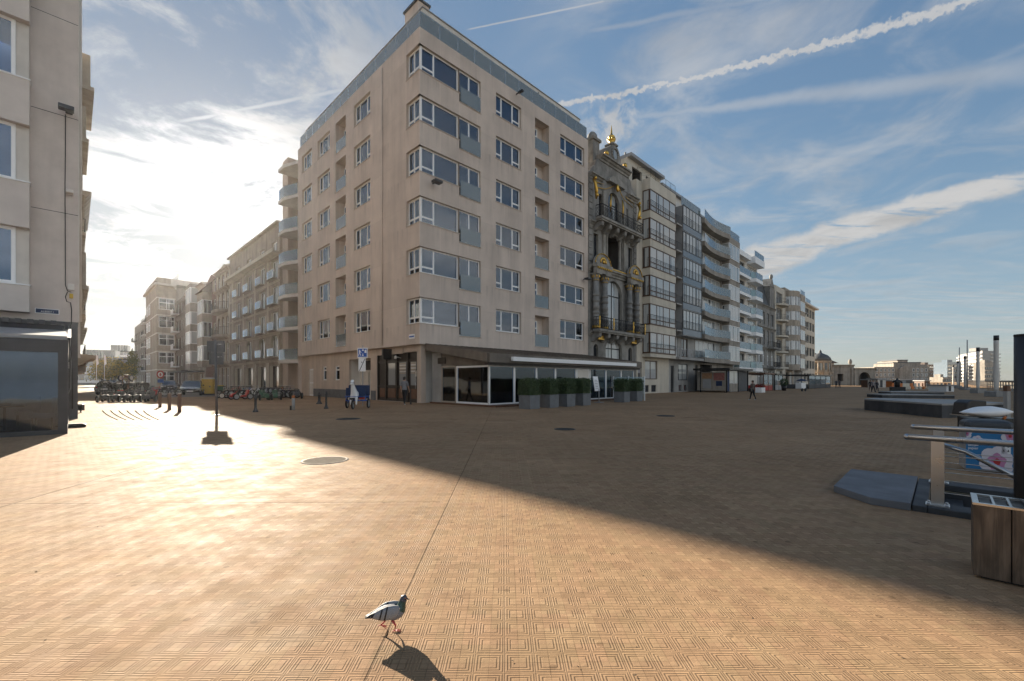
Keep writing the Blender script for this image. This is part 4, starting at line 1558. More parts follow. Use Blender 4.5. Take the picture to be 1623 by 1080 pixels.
for a, b in floors:
    railing_bars(by, [(1.32, -.6), (1.32, -1.02), (W - 2.0, -1.02)], a, 1.05, horizontal=True, mat='darksteel', name='railing')
    railing_bars(by, [(W - 2.0, -1.02), (W - .2, -1.02)], a + .55, .5, horizontal=True, mat='darksteel', name='railing')
railing_bars(cb, [(.1, -.02), (1.4, -.9), (W - .2, -.9)], 23.9, 1.0, horizontal=True, mat='darksteel', name='terrace_railing')
tp = MB()
tw = Wall(0, W, 23.6, 26.4, .2); tw.open(1.0, 3.2, 23.9, 25.7); tw.open(4.2, 6.6, 23.9, 25.7)
tp.xf = Matrix.Translation((0, 1.1, 0)); tw.mesh(tp, 0, 0, 1); tp.xf = None
tp.box(-.02, .6, 26.4, W + .2, 10, 26.75, 2); tp.box(0, 1.11, 23.61, .2, 10, 26.4, 0)
tp.build('top_storey', [M['cream'], M['room'], M['trimgrey']], cb)
ch = MB()
for x in (2.4, 4.4):
    ch.box(x, 2.4, 26.75, x + 1.0, 3.6, 27.9, 0); ch.box(x - .12, 2.28, 27.9, x + 1.12, 3.72, 28.1, 1); ch.cyl((x + .4, 3, 28.1), (x + .4, 3, 28.6), .12)
ch.build('chimney', [M['concrete'], M['slate']], cb)

# --- narrow block with a blue-grey glass front
S3 = 43.4
gb = thing('glass_front_building', 'narrow block with projecting blue grey glass curtain front beside the cream building', 'building', CORNER + d_r * S2, ANG_R)
W = S3 - S2
wa = Wall(0, W, 0, 23.2, .25)
wa.open(2.6, 5.6, 1.5, 3.6, True); wa.open(.5, 1.5, .02, 3.3, False); wa.open(.9, 2.5, 4.5, 6.9, False); wa.open(3.6, 5.6, 4.5, 6.9, False)
wa.open(2.8, 3.7, .15, .9, False); wa.open(4.4, 5.3, .15, .9, False)
mb = MB(); wa.mesh(mb, 0, 0, 2); shell(mb, W, 23.2, 11, 0, 3)
mb.build('wall', [M['concrete'], M['concrete'], M['room'], M['slate']], gb)
window(gb, 3.0, 2.1, (2.6, .1, 1.5), 0, 'double', 'darksteel', 'farbright')
window(gb, 1.6, 2.4, (.9, .1, 4.5), 0, 'double', 'white', 'farbright'); window(gb, 2.0, 2.4, (3.6, .1, 4.5), 0, 'double', 'brownframe', 'farglass')
window(gb, .9, .75, (2.8, .1, .15), 0, 'single', 'darksteel', 'farglass', name='basement_window'); window(gb, .9, .75, (4.4, .1, .15), 0, 'single', 'darksteel', 'farglass', name='basement_window')
d = MB(); d.box(.5, .16, .02, 1.5, .22, 3.3, 0); d.build('door', [M['darksteel']], gb)
b = slab(gb, .1, W - .1, 4.35, 1.3, 'concrete', .3); railing_bars(b, [(.2, -.1), (.2, -1.22), (W - .2, -1.22), (W - .2, -.1)], 4.35, 1.0, horizontal=True, mat='steel')
cw = MB()
cz0, cz1, cx0, cx1, cp = 7.0, 23.2, 1.6, W - .2, 1.1
cw.box(cx0 + .05, -cp + .06, cz0 + .05, cx1 - .05, -.003, cz1 - .05, 0)
ct = cw.build('curtain_wall', [M['trimgrey']], gb)
for i in range(5):
    z = 7.15 + 3.24 * i
    window(ct, cx1 - cx0, 2.35, (cx0, -cp, z + .75), 0, 'six', 'darksteel', 'farbright', name='window')
    p = MB(); p.box(cx0 + .02, -cp + .01, z - .02, cx1 - .02, -cp + .055, z + .73); p.build('glass_spandrel', [M['spandrel'] if 'spandrel' in M else M['darksteel']], ct)
    railing_bars(ct, [(cx0 + .05, -cp - .10), (cx1 - .05, -cp - .10)], z + .75, .95, horizontal=True, mat='darksteel')
    bb = slab(gb, .1, cx0 - .05, z + .5, 1.0, 'concrete', .16); railing_bars(bb, [(.15, -.1), (.15, -.95), (cx0 - .1, -.95)], z + .5, .95, horizontal=True, mat='darksteel')
railing_glass(gb, [(1.5, -.9), (W - .2, -.9)], 23.2, 24.3, 'terrace_railing')
tp = MB(); tp.box(0, 1.2, 23.2, W, 10, 25.7, 0); tp.box(-.02, .8, 25.7, W + .02, 10.1, 26.0, 1); tp.build('top_storey', [M['offwhite'], M['trimgrey']], gb)

# --- block with bowed balconies
S4 = 58.7
bb_ = thing('bowed_balcony_building', 'wide block with curved white glazed balcony bands and a flat bay at its far end', 'building', CORNER + d_r * S3, ANG_R)
W = S4 - S3
XB = 10.1
wa = Wall(0, W, 0, 23.0, .25)
wa.open(.3, 1.2, .02, 3.6, False); wa.open(2.0, 6.4, .3, 3.7, True)
for i in range(6):
    z = 4.6 + 3.1 * i
    wa.open(.3, XB - .4, z, z + 2.4, False)
mb = MB(); wa.mesh(mb, 0, 0, 2); shell(mb, W, 23.0, 11, 0, 3)
mb.build('wall', [M['tan2'], M['trimgrey'], M['room'], M['slate']], bb_)
d = MB(); d.box(.3, .16, .02, 1.2, .22, 3.6, 0); d.build('door', [M['darksteel']], bb_)


def bow(t_, pr=1.35, x0=0.15, x1=XB - .15):
    return (x0 + (x1 - x0) * t_, -1.35 + .5 * math.sin(math.pi * min(max(t_, 0), 1)))


for i in range(6):
    z = 4.6 + 3.1 * i
    window(bb_, XB - .7, 2.4, (.3, .1, z), 0, 'six', 'white', 'farbright')
    s_ = MB()
    pts = [bow(k / 14) for k in range(15)]
    s_.prism([(p[0], p[1]) for p in pts] + [(XB - .15, -.003), (.15, -.003)], z - .62, z - .02, 0, 'z')
    bl = s_.build('balcony', [M['tan2']], bb_)
    railing_glass(bl, pts, z, z + 1.05, 'railing')
s_ = MB()
pts = [bow(k / 14) for k in range(15)]
s_.prism([(p[0], p[1]) for p in pts] + [(XB - .15, -.003), (.15, -.003)], 22.5, 23.2, 0, 'z')
bl = s_.build('roof_terrace', [M['tan2']], bb_); railing_glass(bl, pts, 23.2, 24.3)
fl = [(4.4 + 3.1 * i, 4.4 + 3.1 * i + 2.3) for i in range(6)]
bay(bb_, XB + .2, W - .3, 3.9, 23.1, 1.1, 'tan2', fl, 'white', 'farbright', 'triple')
railing_glass(bb_, [(XB + .2, -1.0), (W - .3, -1.0), (W - .3, 0)], 23.1, 24.2, 'terrace_railing')
tp = MB(); tp.box(0, 1.5, 23.0, W, 10, 25.3, 0); tp.box(-.02, 1.1, 25.3, W + .02, 10.1, 25.6, 1); tp.box(W * .6, 2, 25.6, W * .6 + 1, 3.4, 26.3, 0); tp.build('top_storey', [M['offwhite'], M['trimgrey']], bb_)

# --- white block with deep balconies
S5 = 71.4
wbld = thing('white_balcony_building', 'white apartment block with two columns of deep glass fronted balconies', 'building', CORNER + d_r * S4, ANG_R)
W = S5 - S4
wa = Wall(0, W, 0, 22.0, .3)
for i in range(6):
    z = 3.6 + 3.05 * i
    wa.open(.6, 5.6, z, z + 2.35, False); wa.open(7.4, W - .6, z, z + 2.3, False)
mb = MB(); wa.mesh(mb, 0, 0, 2); shell(mb, W, 22.0, 11, 0, 3)
mb.build('wall', [M['offwhite'], M['offwhite'], M['room'], M['slate']], wbld)
for i in range(6):
    z = 3.6 + 3.05 * i
    window(wbld, 5.0, 2.35, (.6, .22, z), 0, 'quad', 'darksteel', 'farglass'); window(wbld, W - 8.0, 2.3, (7.4, .2, z), 0, 'triple', 'white', 'farbright')
    b = slab(wbld, .2, 6.2, z - .02, .9, 'white', .45); railing_glass(b, [(.25, -.1), (.25, -.84), (6.15, -.84)], z - .02, z + 1.05)
    s_ = MB()
    pts = [(6.9, -.5), (7.3, -1.35), (W - 1.6, -1.35), (W - .6, -.9), (W - .4, -.003), (6.9, -.003)]
    s_.prism(pts, z - .60, z - .02, 0, 'z'); b = s_.build('balcony', [M['white']], wbld)
    railing_glass(b, [(6.95, -.5), (7.34, -1.29), (W - 1.62, -1.29), (W - .66, -.86)], z, z + 1.05)
tp = MB(); tp.box(.2, -.9, 21.6, 6.2, -.003, 22.4, 0); tp.box(6.9, -1.3, 21.4, W - .4, -.003, 22.5, 0); tp.box(1, 1.5, 22.0, W - .5, 10, 23.6, 0); tp.build('roof', [M['white']], wbld)
railing_glass(wbld, [(6.95, -1.2), (W - .5, -1.2), (W - .5, .2)], 22.5, 23.5, 'terrace_railing')

# --- old dark house with mansard roof
S6 = 83.0
dh = thing('dark_mansard_house', 'old sooty stone house with slate mansard roof and stone dormer among the sea front blocks', 'building', CORNER + d_r * S5, ANG_R)
W = S6 - S5
wa = Wall(0, W, 0, 15.5, .3)
cols = [(.8, 2.2), (3.3, 4.7), (6.2, 7.6), (8.9, 10.6)]
for i, (z, h) in enumerate(((.6, 2.6), (4.4, 2.8), (8.2, 2.7), (12.0, 2.3))):
    for a, b in cols:
        wa.open(a, b, z, z + h, False, .35 if i == 1 else 0)
mb = MB(); wa.mesh(mb, 0, 1, 2); shell(mb, W, 15.5, 11, 0, 3)
for z in (3.9, 7.7, 11.5, 15.6):
    cornice(mb, 0, W, z, .35, .4, 1)
mb.build('wall', [M['stone'], M['stone_pale'], M['room'], M['slate']], dh)
for i, (z, h) in enumerate(((.6, 2.6), (4.4, 2.8), (8.2, 2.7), (12.0, 2.3))):
    for a, b in cols:
        window(dh, b - a, h, (a, .15, z), 0, 'cross', 'white' if i < 2 else 'darksteel', 'farbright')
for z in (7.8, 4.0):
    b = slab(dh, 6.0, 11.0, z, 1.2, 'stone', .3); railing_bars(b, [(6.1, -.1), (6.1, -1.12), (10.9, -1.12), (10.9, -.1)], z, 1.0)
mr = MB()
mr.prism([(-.1, 15.6), (.9, 19.8), (10.9, 20.2), (10.9, 15.6)], .05, W - .05, 0, 'x')
mr.box(7.2, -.2, 15.6, 9.8, 3, 19.6, 1); mr.prism([(7.0, 19.6), (10.0, 19.6), (8.5, 21.3)], -.3, 3, 1); mr.ell((8.5, -.1, 21.6), (.35, .35, .5), 8, 6, 1)
mr.box(1.0, 3.5, 19.9, 3.2, 5, 21.4, 2); mr.cyl((.3, 4, 20), (.3, 4, 23.2), .05, .05, 5, 2)
mr.build('roof', [M['slate'], M['stone'], M['black']], dh)

# --- cream block with rounded balconies
S7 = 90.6
c2 = thing('cream_round_balcony_building', 'slim cream block with a stack of small rounded balconies beside the slate mansard house', 'building', CORNER + d_r * S6, ANG_R)
W = S7 - S6
wa = Wall(0, W, 0, 20.6, .3)
for i in range(6):
    wa.open(1.0, 5.6, 1.0 + 3.2 * i, 3.4 + 3.2 * i, False)
mb = MB(); wa.mesh(mb, 0, 0, 2); shell(mb, W, 20.6, 11, 0, 3); mb.box(1, 2, 20.6, W, 9, 21.8, 0)
mb.build('wall', [M['cream'], M['cream'], M['room'], M['slate']], c2)
for i in range(6):
    window(c2, 4.6, 2.4, (1.0, .18, 1.0 + 3.2 * i), 0, 'triple', 'trimgrey', 'farglass')
    if i:
        z = .95 + 3.2 * i
        s_ = MB(); pts = [(3.4 + 2.7 * math.cos(math.pi + math.pi * k / 10), 1.5 * math.sin(math.pi + math.pi * k / 10) - .003) for k in range(11)]
        s_.prism(pts, z - .35, z, 0, 'z'); b = s_.build('balcony', [M['cream']], c2); railing_bars(b, pts, z, 1.0, pitch=.2, mat='darksteel')

# --- beige block with round bay
S8 = 98.5
r2 = thing('round_bay_building', 'slim beige block with a rounded bay window beside the small rounded balconies', 'building', CORNER + d_r * S7, ANG_R)
W = S8 - S7
wa = Wall(0, W, 0, 21.2, .3); wa.open(1, 3.2, .02, 3.2, False); wa.open(4.2, 6.6, .6, 3.2, False)
mb = MB(); wa.mesh(mb, 0, 0, 2); shell(mb, W, 21.2, 11, 0, 3)
mb.build('wall', [M['tan'], M['tan'], M['room'], M['slate']], r2)
rb = MB()
arc = [(W / 2 + 3.0 * math.cos(math.pi + math.pi * k / 12), 1.9 * math.sin(math.pi + math.pi * k / 12) - .003) for k in range(13)]
edges = [3.7] + [v for i in range(5) for v in (4.9 + 3.15 * i, 6.8 + 3.15 * i)] + [20.6]
for a, b in zip(edges[::2], edges[1::2]):
    rb.prism(arc, a, b, 0, 'z')
o = rb.build('bay', [M['tan']], r2)
for i in range(5):
    wm_ = MB(); inn = [(W / 2 + (p[0] - W / 2) * .95, p[1] * .95 - .003) for p in arc]
    wm_.prism(inn, 4.905 + 3.15 * i, 6.795 + 3.15 * i, 0, 'z')
    for k in range(0, 13, 2):
        p = arc[k]; wm_.box(p[0] - .07, p[1] * .985 - .07, 4.905 + 3.15 * i, p[0] + .07, p[1] * .985 + .07, 6.795 + 3.15 * i, 1)
    wm_.build('window', [M['farbright'], M['white']], o)
window(r2, 2.4, 2.6, (4.2, .15, .6), 0, 'double', 'white', 'farbright')

# --- dark gap block and corner block with window bands
S9 = 107.0
g2 = thing('glazed_bay_building', 'slim stone block with glazed bays and dark iron balconies before the last sea front block', 'building', CORNER + d_r * S8, ANG_R)
W = S9 - S8
wa = Wall(0, W, 0, 20.6, .3)
for i in range(6):
    wa.open(5.4, 7.6, .9 + 3.3 * i, 3.3 + 3.3 * i, False)
mb = MB(); wa.mesh(mb, 0, 1, 2); shell(mb, W, 20.6, 11, 0, 3); mb.box(2, 3, 20.6, 4, 5, 22.6, 0); mb.box(5.5, 3, 20.6, 7, 5, 23, 0)
mb.build('wall', [M['stone'], M['stone_pale'], M['room'], M['slate']], g2)
for i in range(6):
    window(g2, 2.2, 2.4, (5.4, .15, .9 + 3.3 * i), 0, 'double', 'white', 'farglass')
    if 0 < i:
        b = slab(g2, 5.0, 8.0, .85 + 3.3 * i, 1.2, 'stone', .3); railing_bars(b, [(5.05, -.1), (5.05, -1.12), (7.95, -1.12)], .85 + 3.3 * i, 1.0, .2)
fl = [(4.2 + 3.2 * i, 6.4 + 3.2 * i) for i in range(5)]
bay(g2, .4, 4.6, 3.6, 20.8, 1.3, 'tan', fl, 'white', 'farbright', 'double'); railing_glass(g2, [(.4, -1.2), (4.6, -1.2)], 20.8, 21.8, 'terrace_railing')

S10 = 121.0
e2b = thing('window_band_building', 'pale end block with dark window rows and flat overhanging roof, last of the sea front', 'building', CORNER + d_r * S9, ANG_R)
W = S10 - S9
wa = Wall(0, W, 0, 19.8, .3)
for i in range(6):
    for k in range(4):
        wa.open(1.2 + 3.2 * k, 3.7 + 3.2 * k, 1.2 + 3.2 * i, 3.2 + 3.2 * i, False)
mb = MB(); wa.mesh(mb, 0, 0, 2); shell(mb, W, 19.8, 14, 0, 3)
mb.build('wall', [M['cream'], M['trimgrey'], M['room'], M['slate']], e2b)
for i in range(6):
    for k in range(4):
        window(e2b, 2.5, 2.0, (1.2 + 3.2 * k, .15, 1.2 + 3.2 * i), 0, 'double', 'darksteel', 'farglass')
rf = MB(); rf.box(-.3, -.8, 19.8, W + .8, 14.3, 20.15); rf.box(2, 3, 20.15, 6, 7, 21.6, 1); rf.build('roof', [M['offwhite'], M['slate']], e2b)
railing_glass(e2b, [(.2, -.6), (5.5, -.6)], 20.15, 21.2, 'terrace_railing')

# ------------------------------------------------------------------ the building on the left edge of the picture
LC = Vector((-16.9, 17.0, 0))                 # its corner at the mouth of the street
LW = 16.0
# local frame: x along the sea front towards the street corner, so the corner is at x = LW
lb = thing('grey_corner_building', 'grey roughcast corner building with projecting window bays at the left edge', 'building', LC - d_r * LW, ANG_R)
wa = Wall(0, LW, 3.75, 26, .2)
mb = MB(); wa.mesh(mb, 0, 0, 2)
mb.poly([(LW, 0, 3.75), (LW, 14, 3.75), (LW, 14, 26), (LW, 0, 26)], 0)
mb.poly([(LW, 14, 0), (0, 14, 0), (0, 14, 26), (LW, 14, 26)], 0)
mb.poly([(0, 14, 0), (0, 0, 0), (0, 0, 26), (0, 14, 26)], 0)
mb.poly([(0, 0, 26), (LW, 0, 26), (LW, 14, 26), (0, 14, 26)], 3)
mb.poly([(0, 0, 3.75), (0, 14, 3.75), (LW, 14, 3.75), (LW, 0, 3.75)], 3)
# joints of the cladding, as shallow raised beads
for z in (7.9, 11.62, 15.3, 19.):
    mb.box(LW - 1.25, -.008, z, LW - .01, -.002, z + .02, 3)
mb.build('wall', [M['greywall'], M['greywall'], M['room'], M['slate']], lb)
lo = MB()
lo.box(LW - .62, .02, 0, LW - .02, .6, 3.748, 0)
lo.box(0, .9, 0, LW - .62, 1.1, 3.748, 1)
lo.box(LW - .3, .6, 0, LW - .05, 14, 3.748, 1)
lo.build('ground_floor_wall', [M['bluestone'], M['darksteel']], lb)
BX1 = LW - 1.27
for x0, x1 in ((BX1 - 4.6, BX1), (BX1 - 10.5, BX1 - 5.9)):
    sp = MB()
    levels = [(3.97, 4.92), (7.02, 8.64), (10.74, 12.36), (14.5, 16.1), (18.2, 19.8), (21.9, 23.5)]
    for a, b in levels:
        sp.box(x0, -.42, a, x1, -.003, b, 0)
        sp.box(x0 - .02, -.45, b + .001, x1 + .03, -.003, b + .05, 1)
    sp.box(x0 + .05, -.05, 3.98, x1 - .05, -.004, 23.4, 0)
    by = sp.build('bay', [M['greyspandrel'], M['white']], lb)
    for (a, b), (c, d) in zip(levels, levels[1:]):
        window(by, x1 - x0 - .34, c - b - .06, (x0, -.20, b + .055), 0, 'triple', cover=('blind', .97), ft=.11)
        sd = MB(); sd.box(x1 - .335, -.16, b + .055, x1 - .02, -.004, c - .003)
        for q in range(6): sd.box(x1 - .33 + .05 * q, -.172, b + .06, x1 - .30 + .05 * q, -.161, c - .01)
        sd.build('window_cheek', [M['offwhite']], by)
# fittings on the bare strip of wall
fl_ = MB(); fl_.box(LW - .36, -.5, 11.75, LW - .16, -.003, 11.82); fl_.box(LW - .55, -.62, 11.68, LW - .12, -.32, 11.84); fl_.build('floodlight', [M['darksteel']], lb, bevel=.02)
cam_ = MB(); cam_.box(LW - .27, -.08, 8.66, LW - .21, -.003, 8.72); cam_.box(LW - .34, -.42, 8.63, LW - .14, -.08, 8.75); cam_.build('security_camera', [M['offwhite']], lb, bevel=.02)
jb = MB(); jb.box(LW - .30, -.07, 4.98, LW - .12, -.003, 5.22); jb.build('junction_box', [M['offwhite']], lb, bevel=.01)
jb = MB(); jb.box(LW - .25, -.08, 4.66, LW - .15, -.003, 4.84); jb.build('alarm_box', [M['yellow']], lb, bevel=.01)
cb_ = MB()
cb_.tube([(LW - .36, -.02, 11.7), (LW - .36, -.03, 10.2), (LW - .37, -.02, 8.8), (LW - .36, -.03, 6.5), (LW - .36, -.03, 5.15), (LW - .30, -.04, 4.93), (LW - .2, -.04, 4.9)], .014, 5)
cb_.build('cable', [M['black']], lb)
cb_ = MB(); cb_.tube([(LW - .3, -.03, 4.9), (LW - .36, -.03, 4.7), (LW - .32, -.04, 4.52), (LW - .22, -.03, 4.5), (LW - .19, -.03, 4.2), (LW - .2, -.03, 3.7), (LW - .26, -.03, 3.2), (LW - .2, -.03, 2.5), (LW - .16, -.05, 1.4), (LW - .17, -.05, .4)], .014, 5); cb_.build('cable', [M['black']], lb)
cb_ = MB(); cb_.tube([(LW - .28, -.04, 3.6), (LW - .22, -.05, 3.3), (LW - .24, -.05, 2.7), (LW - .20, -.05, 2.2), (LW - .22, -.05, 1.2), (LW - .35, -.05, .7), (LW - .33, -.05, .1)], .012, 5); cb_.build('cable', [M['trimgrey']], lb)
bx = MB(); bx.box(LW - .38, -.10, 1.95, LW - .26, -.0, 2.2); bx.build('meter_box', [M['white']], lb, bevel=.01)
sp_ = MB(); sp_.box(LW - 1.15, -.022, 4.0, LW - .52, -.003, 4.19); sp_.box(LW - 1.13, -.026, 4.02, LW - .54, -.022, 4.17, 1)
spl = sp_.build('street_plate', [M['white'], M['navy']], lb)
text('lettering', 'ALBERT I', .085, M['white'], spl, (LW - .835, -.029, 4.07))
pp = MB(); pp.tube([(LW + .05, .18, 3.8), (LW + .05, .18, 25.9)], .05, 8); pp.box(LW - .0, .02, 3.75, LW + .02, .35, 26); pp.build('corner_trim', [M['offwhite']], lb)

# glazed terrace in front of it
gv = thing('glass_terrace', 'dark framed glass restaurant terrace at the foot of the grey left corner building', 'veranda', LC - d_r * LW, ANG_R)
TY, TX = -6.45, LW - .32
fr = MB()
fr.box(0, TY - .06, 2.27, TX + .06, TY + .06, 2.62, 0)
fr.box(0, TY - .05, 0, TX + .05, TY + .05, .12, 0)
fr.box(TX - .14, TY - .05, .12, TX + .05, TY + .08, 2.27, 0)
fr.box(TX - .02, TY + .06, 2.27, TX + .06, -.02, 2.62, 0)
fr.box(TX - .02, TY + .05, 0, TX + .05, -.02, .12, 0)
for y in (-4.3, -2.15, -.1):
    fr.box(TX - .03, y - .05, .12, TX + .05, y + .05, 2.27, 0)
for x in (TX - 2.35, TX - 4.6, TX - 6.8):
    fr.box(x - .02, TY - .03, .12, x + .02, TY + .03, 2.27, 0)
fr.build('frame', [M['darksteel']], gv)
rp = MB()
rp.prism([(TY + .06, 2.64), (-.02, 3.35), (-.02, 3.45), (TY + .06, 2.74)], 0, TX + .04, 0, 'x')
rp.prism([(TY - .3, 2.68), (TY + .05, 2.72), (-.9, 3.32), (-.9, 3.42)], TX + .041, TX + .12, 1, 'x')
rp.box(0, -1.15, 3.42, TX - .05, -.02, 3.62, 2)
rp.build('roof', [M['trimgrey'], M['offwhite'], M['darksteel']], gv)
aw = MB()
aw.prism([(-1.3, 3.30), (-1.05, 3.62), (-.02, 3.74), (-.02, 3.45)], 0, TX - .1, 0, 'x')
for k in range(22):
    x = TX - .4 - k * .28
    aw.box(x, -1.33, 3.5, x + .14, -1.06, 3.64, 1)
aw.build('folded_awning', [M['darksteel'], M['slate']], gv)
for a, b in ((TX - 2.33, TX - .14), (TX - 4.58, TX - 2.37), (TX - 6.78, TX - 4.62), (0, TX - 6.82)):
    p = MB(); p.box(a, TY - .008, .12, b, TY + .008, 2.27); p.build('glass_panel', [M['shopglass']], gv)
for a, b in ((TY + .05, -4.35), (-4.25, -2.2), (-2.1, -.15)):
    p = MB(); p.box(TX + .0, a, .12, TX + .016, b, 2.27); p.build('glass_panel', [M['shopglass']], gv)
f_ = MB(); f_.box(0, TY + .07, .004, TX - .04, .88, .05); f_.build('floor', [M['brownwood']], gv)
bk = MB(); bk.box(0, -.02, .05, TX - .1, -.0, 3.3); bk.build('back_wall', [M['tan']], gv)
GM = Matrix.Translation(LC - d_r * LW) @ Matrix.Rotation(ANG_R, 4, 'Z')
for x, y in ((TX - 1.2, TY + 1.3), (TX - 3.2, TY + 1.4), (TX - 1.6, TY + 3.4)):
    table(x, y, 'small table inside the dark framed glass terrace on the left', 'tables in the left glass terrace', GM, 'blackwood', .05)
    for s in (-.72, .72):
        c = thing('terrace_armchair', 'pale upholstered chair inside the dark framed glass terrace on the left', 'chair', GM @ Vector((x + s, y, .05)), ANG_R + (math.pi / 2 if s < 0 else -math.pi / 2), 'chairs in the left glass terrace')
        b = MB(); b.box(-.25, -.25, .36, .25, .25, .48); b.build('seat', [M['tan']], c, bevel=.03)
        b = MB(); b.box(-.27, .2, .48, .27, .3, .95); b.build('backrest', [M['tan']], c, bevel=.04)
        b = MB()
        for aa in (-.2, .2):
            for bb in (-.2, .2):
                b.cyl((aa, bb, 0), (aa, bb, .36), .02, .014, 6)
        b.build('leg_frame', [M['black']], c)
# little weight block by the terrace foot and a low box by the wall
o = MB(); o.box(-.35, -.1, 0, .35, .1, .09, 0); o.box(-.3, -.07, .09, .3, .07, .12, 1)
tag(o.build('parasol_foot', [M['black'], M['slate']], None, gpt(112, 678), ANG_R, bevel=.02), 'flat dark weight lying by the foot of the left glass terrace', 'weight')
o = MB(); o.cyl((0, 0, 0), (0, 0, .09), .03, .03, 8, 1); o.box(-.10, -.10, .09, .10, .10, .36, 0); o.box(-.11, -.11, .36, .11, .11, .39, 1)
tag(o.build('service_box', [M['slate'], M['black']], None, gpt(128, 654), .3, bevel=.01), 'small dark service box low on the wall corner at the street mouth', 'box')

# neighbours on the left side of the street: only their balconies and cornices show
def left_neighbour(s0, s1, h, mat, label, parts):
    o = thing('town_house', label, 'building', LC + d_l * s0, ANG_R)       # local y runs up the street, x out into it
    mb = MB()
    L = s1 - s0
    mb.box(-9, .0, 0, -.05, L, h, 0)
    mb.box(-9, -.1, h, .25, L, h + .4, 1)
    mb.build('wall', [M[mat], M['offwhite']], o)
    parts(o, L)
    return o


def nb1(o, L):
    p = MB(); p.box(-.05, .05, 2.9, .20, .75, 26, 0); p.build('pilaster', [M['offwhite']], o)
    for z, pr, y0 in ((3.1, .95, .9), (6.0, .45, 1.2), (7.6, .6, 1.2), (10.2, .25, 1.2), (13.6, .4, 1.1), (17.0, .6, 1.0), (20.4, .85, 1.0)):
        b = MB()
        if z < 5:
            b.prism([(-.04, z - .55), (.25, z - .5), (pr * .7, z - .22), (pr, z - .2), (pr, z), (-.04, z + .1)], y0, L - .5, 0, 'y')
        else:
            b.box(-.04, y0, z - .25, pr, L - .6, z, 0)
            b.box(-.04, y0 + .4, z + .001, pr * .8, L - 1.2, z + 2.2, 0)
        b.build('balcony', [M['tan']], o)


def nb2(o, L):
    for z in (3.2, 6.4, 9.6, 12.8):
        b = MB(); b.box(-.04, .5, z - .25, .6, L - .5, z, 0); bb = b.build('balcony', [M['tan']], o)
        railing_bars(bb, [(.0, .55), (.56, .55), (.56, L - .55)], z, 1.0, .25)
    b = MB(); b.prism([(-.04, 14.9), (.6, 15.3), (.9, 15.8), (-.04, 15.8)], 0, L, 0, 'y'); b.build('cornice', [M['tan']], o)


def nb3(o, L):
    b = MB(); b.box(-.04, .3, 2.3, .8, L - .4, 3.2, 0); b.box(-.04, .3, 3.25, 1.0, L - .4, 3.4, 1); b.build('shop_canopy', [M['brownwood'], M['tan']], o)
    for z in (6.6, 9.8):
        b = MB(); b.box(-.04, 1, z - .25, .9, L - 1, z, 0); b.build('balcony', [M['tan']], o)


left_neighbour(14.05, 22, 25.5, 'tan', 'tan town house with stacked balconies directly behind the grey left corner building', nb1)
left_neighbour(22.05, 34, 15.5, 'offwhite', 'pale old town house with heavy cornice farther along the left side of the street', nb2)
left_neighbour(34.05, 60, 13.0, 'brickred', 'red brick town house with brown shop canopy, left side of the street', nb3)

RAIL = 'rail'
# ------------------------------------------------------------------ right side of the street, from the corner building away
def lroot(name, label, s0, s1):
    return thing(name, label, 'building', CORNER + d_l * s1, ANG_L), s1 - s0


def xl(s, s1):
    return s1 - s


# hotel with arched first floor, bays every 5.2 m
ho, W = lroot('arcaded_hotel', 'long tan stone hotel with arched windows and little glass balconies beside the corner building', 26.65, 47.6)
wa = Wall(0, W, 0, 18.4, .35)
cols = [xl(s, 47.6) for s in (43.3, 38.1, 32.9, 28.4)]
rows = [(4.1, 2.3, .7), (6.95, 2.1, 0), (9.8, 2.1, 0), (12.6, 2.1, 0)]
for x in cols:
    for z, h, ar in rows:
        wa.open(x - 1.15, x + 1.15, z, z + h, False, ar)
    wa.open(x - .9, x + .9, 15.7, 16.75, False)
    wa.open(x - 1.5, x + 1.5, .05, 3.1, True)
mb = MB(); wa.mesh(mb, 0, 1, 2); shell(mb, W, 18.4, 12, 0, 3)
for z, p, h in ((3.75, .15, .25), (6.75, .22, .3), (9.55, .12, .2), (12.35, .12, .2), (15.3, .7, .35)):
    cornice(mb, 0, W, z, p, h, 1)
mb.box(0, -.68, 15.3, W, -.55, 15.62, 1)
mb.box(-.02, -.35, 18.4, W + .02, .6, 18.6, 1)
for x in [xl(s, 47.6) for s in (45.9, 40.7, 35.5, 30.6)]:
    mb.box(x - .35, -.12, 0, x + .35, -.003, 3.45, 1)
    mb.box(x - .2, -.08, 6.76, x + .2, -.003, 14.9, 1)
mb.build('wall', [M['tan'], M['cream'], M['room'], M['slate']], ho)
for x in cols:
    for z, h, ar in rows:
        wd = window(ho, 2.3, h, (x - 1.15, .24, z), 0, 'triple', 'white', 'farglass')
        b = MB(); b.box(x - 1.2, -.5, z - .12, x + 1.2, -.003, z + .0, 0); bl = b.build('balcony', [M['tan']], ho)
        p = MB(); p.box(x - 1.1, -.46, z + .04, x + 1.1, -.44, z + .85, 0); p.box(x - 1.12, -.48, z + .86, x + 1.12, -.42, z + .9, 1); p.build('railing', [M['rail'], M['white']], bl)
    window(ho, 1.8, 1.05, (x - .9, .2, 15.7), 0, 'triple', 'white', 'farbright')
    window(ho, 3.0, 3.05, (x - 1.5, .3, .05), 0, 'triple', 'brownframe', 'farglass', name='shop_window')

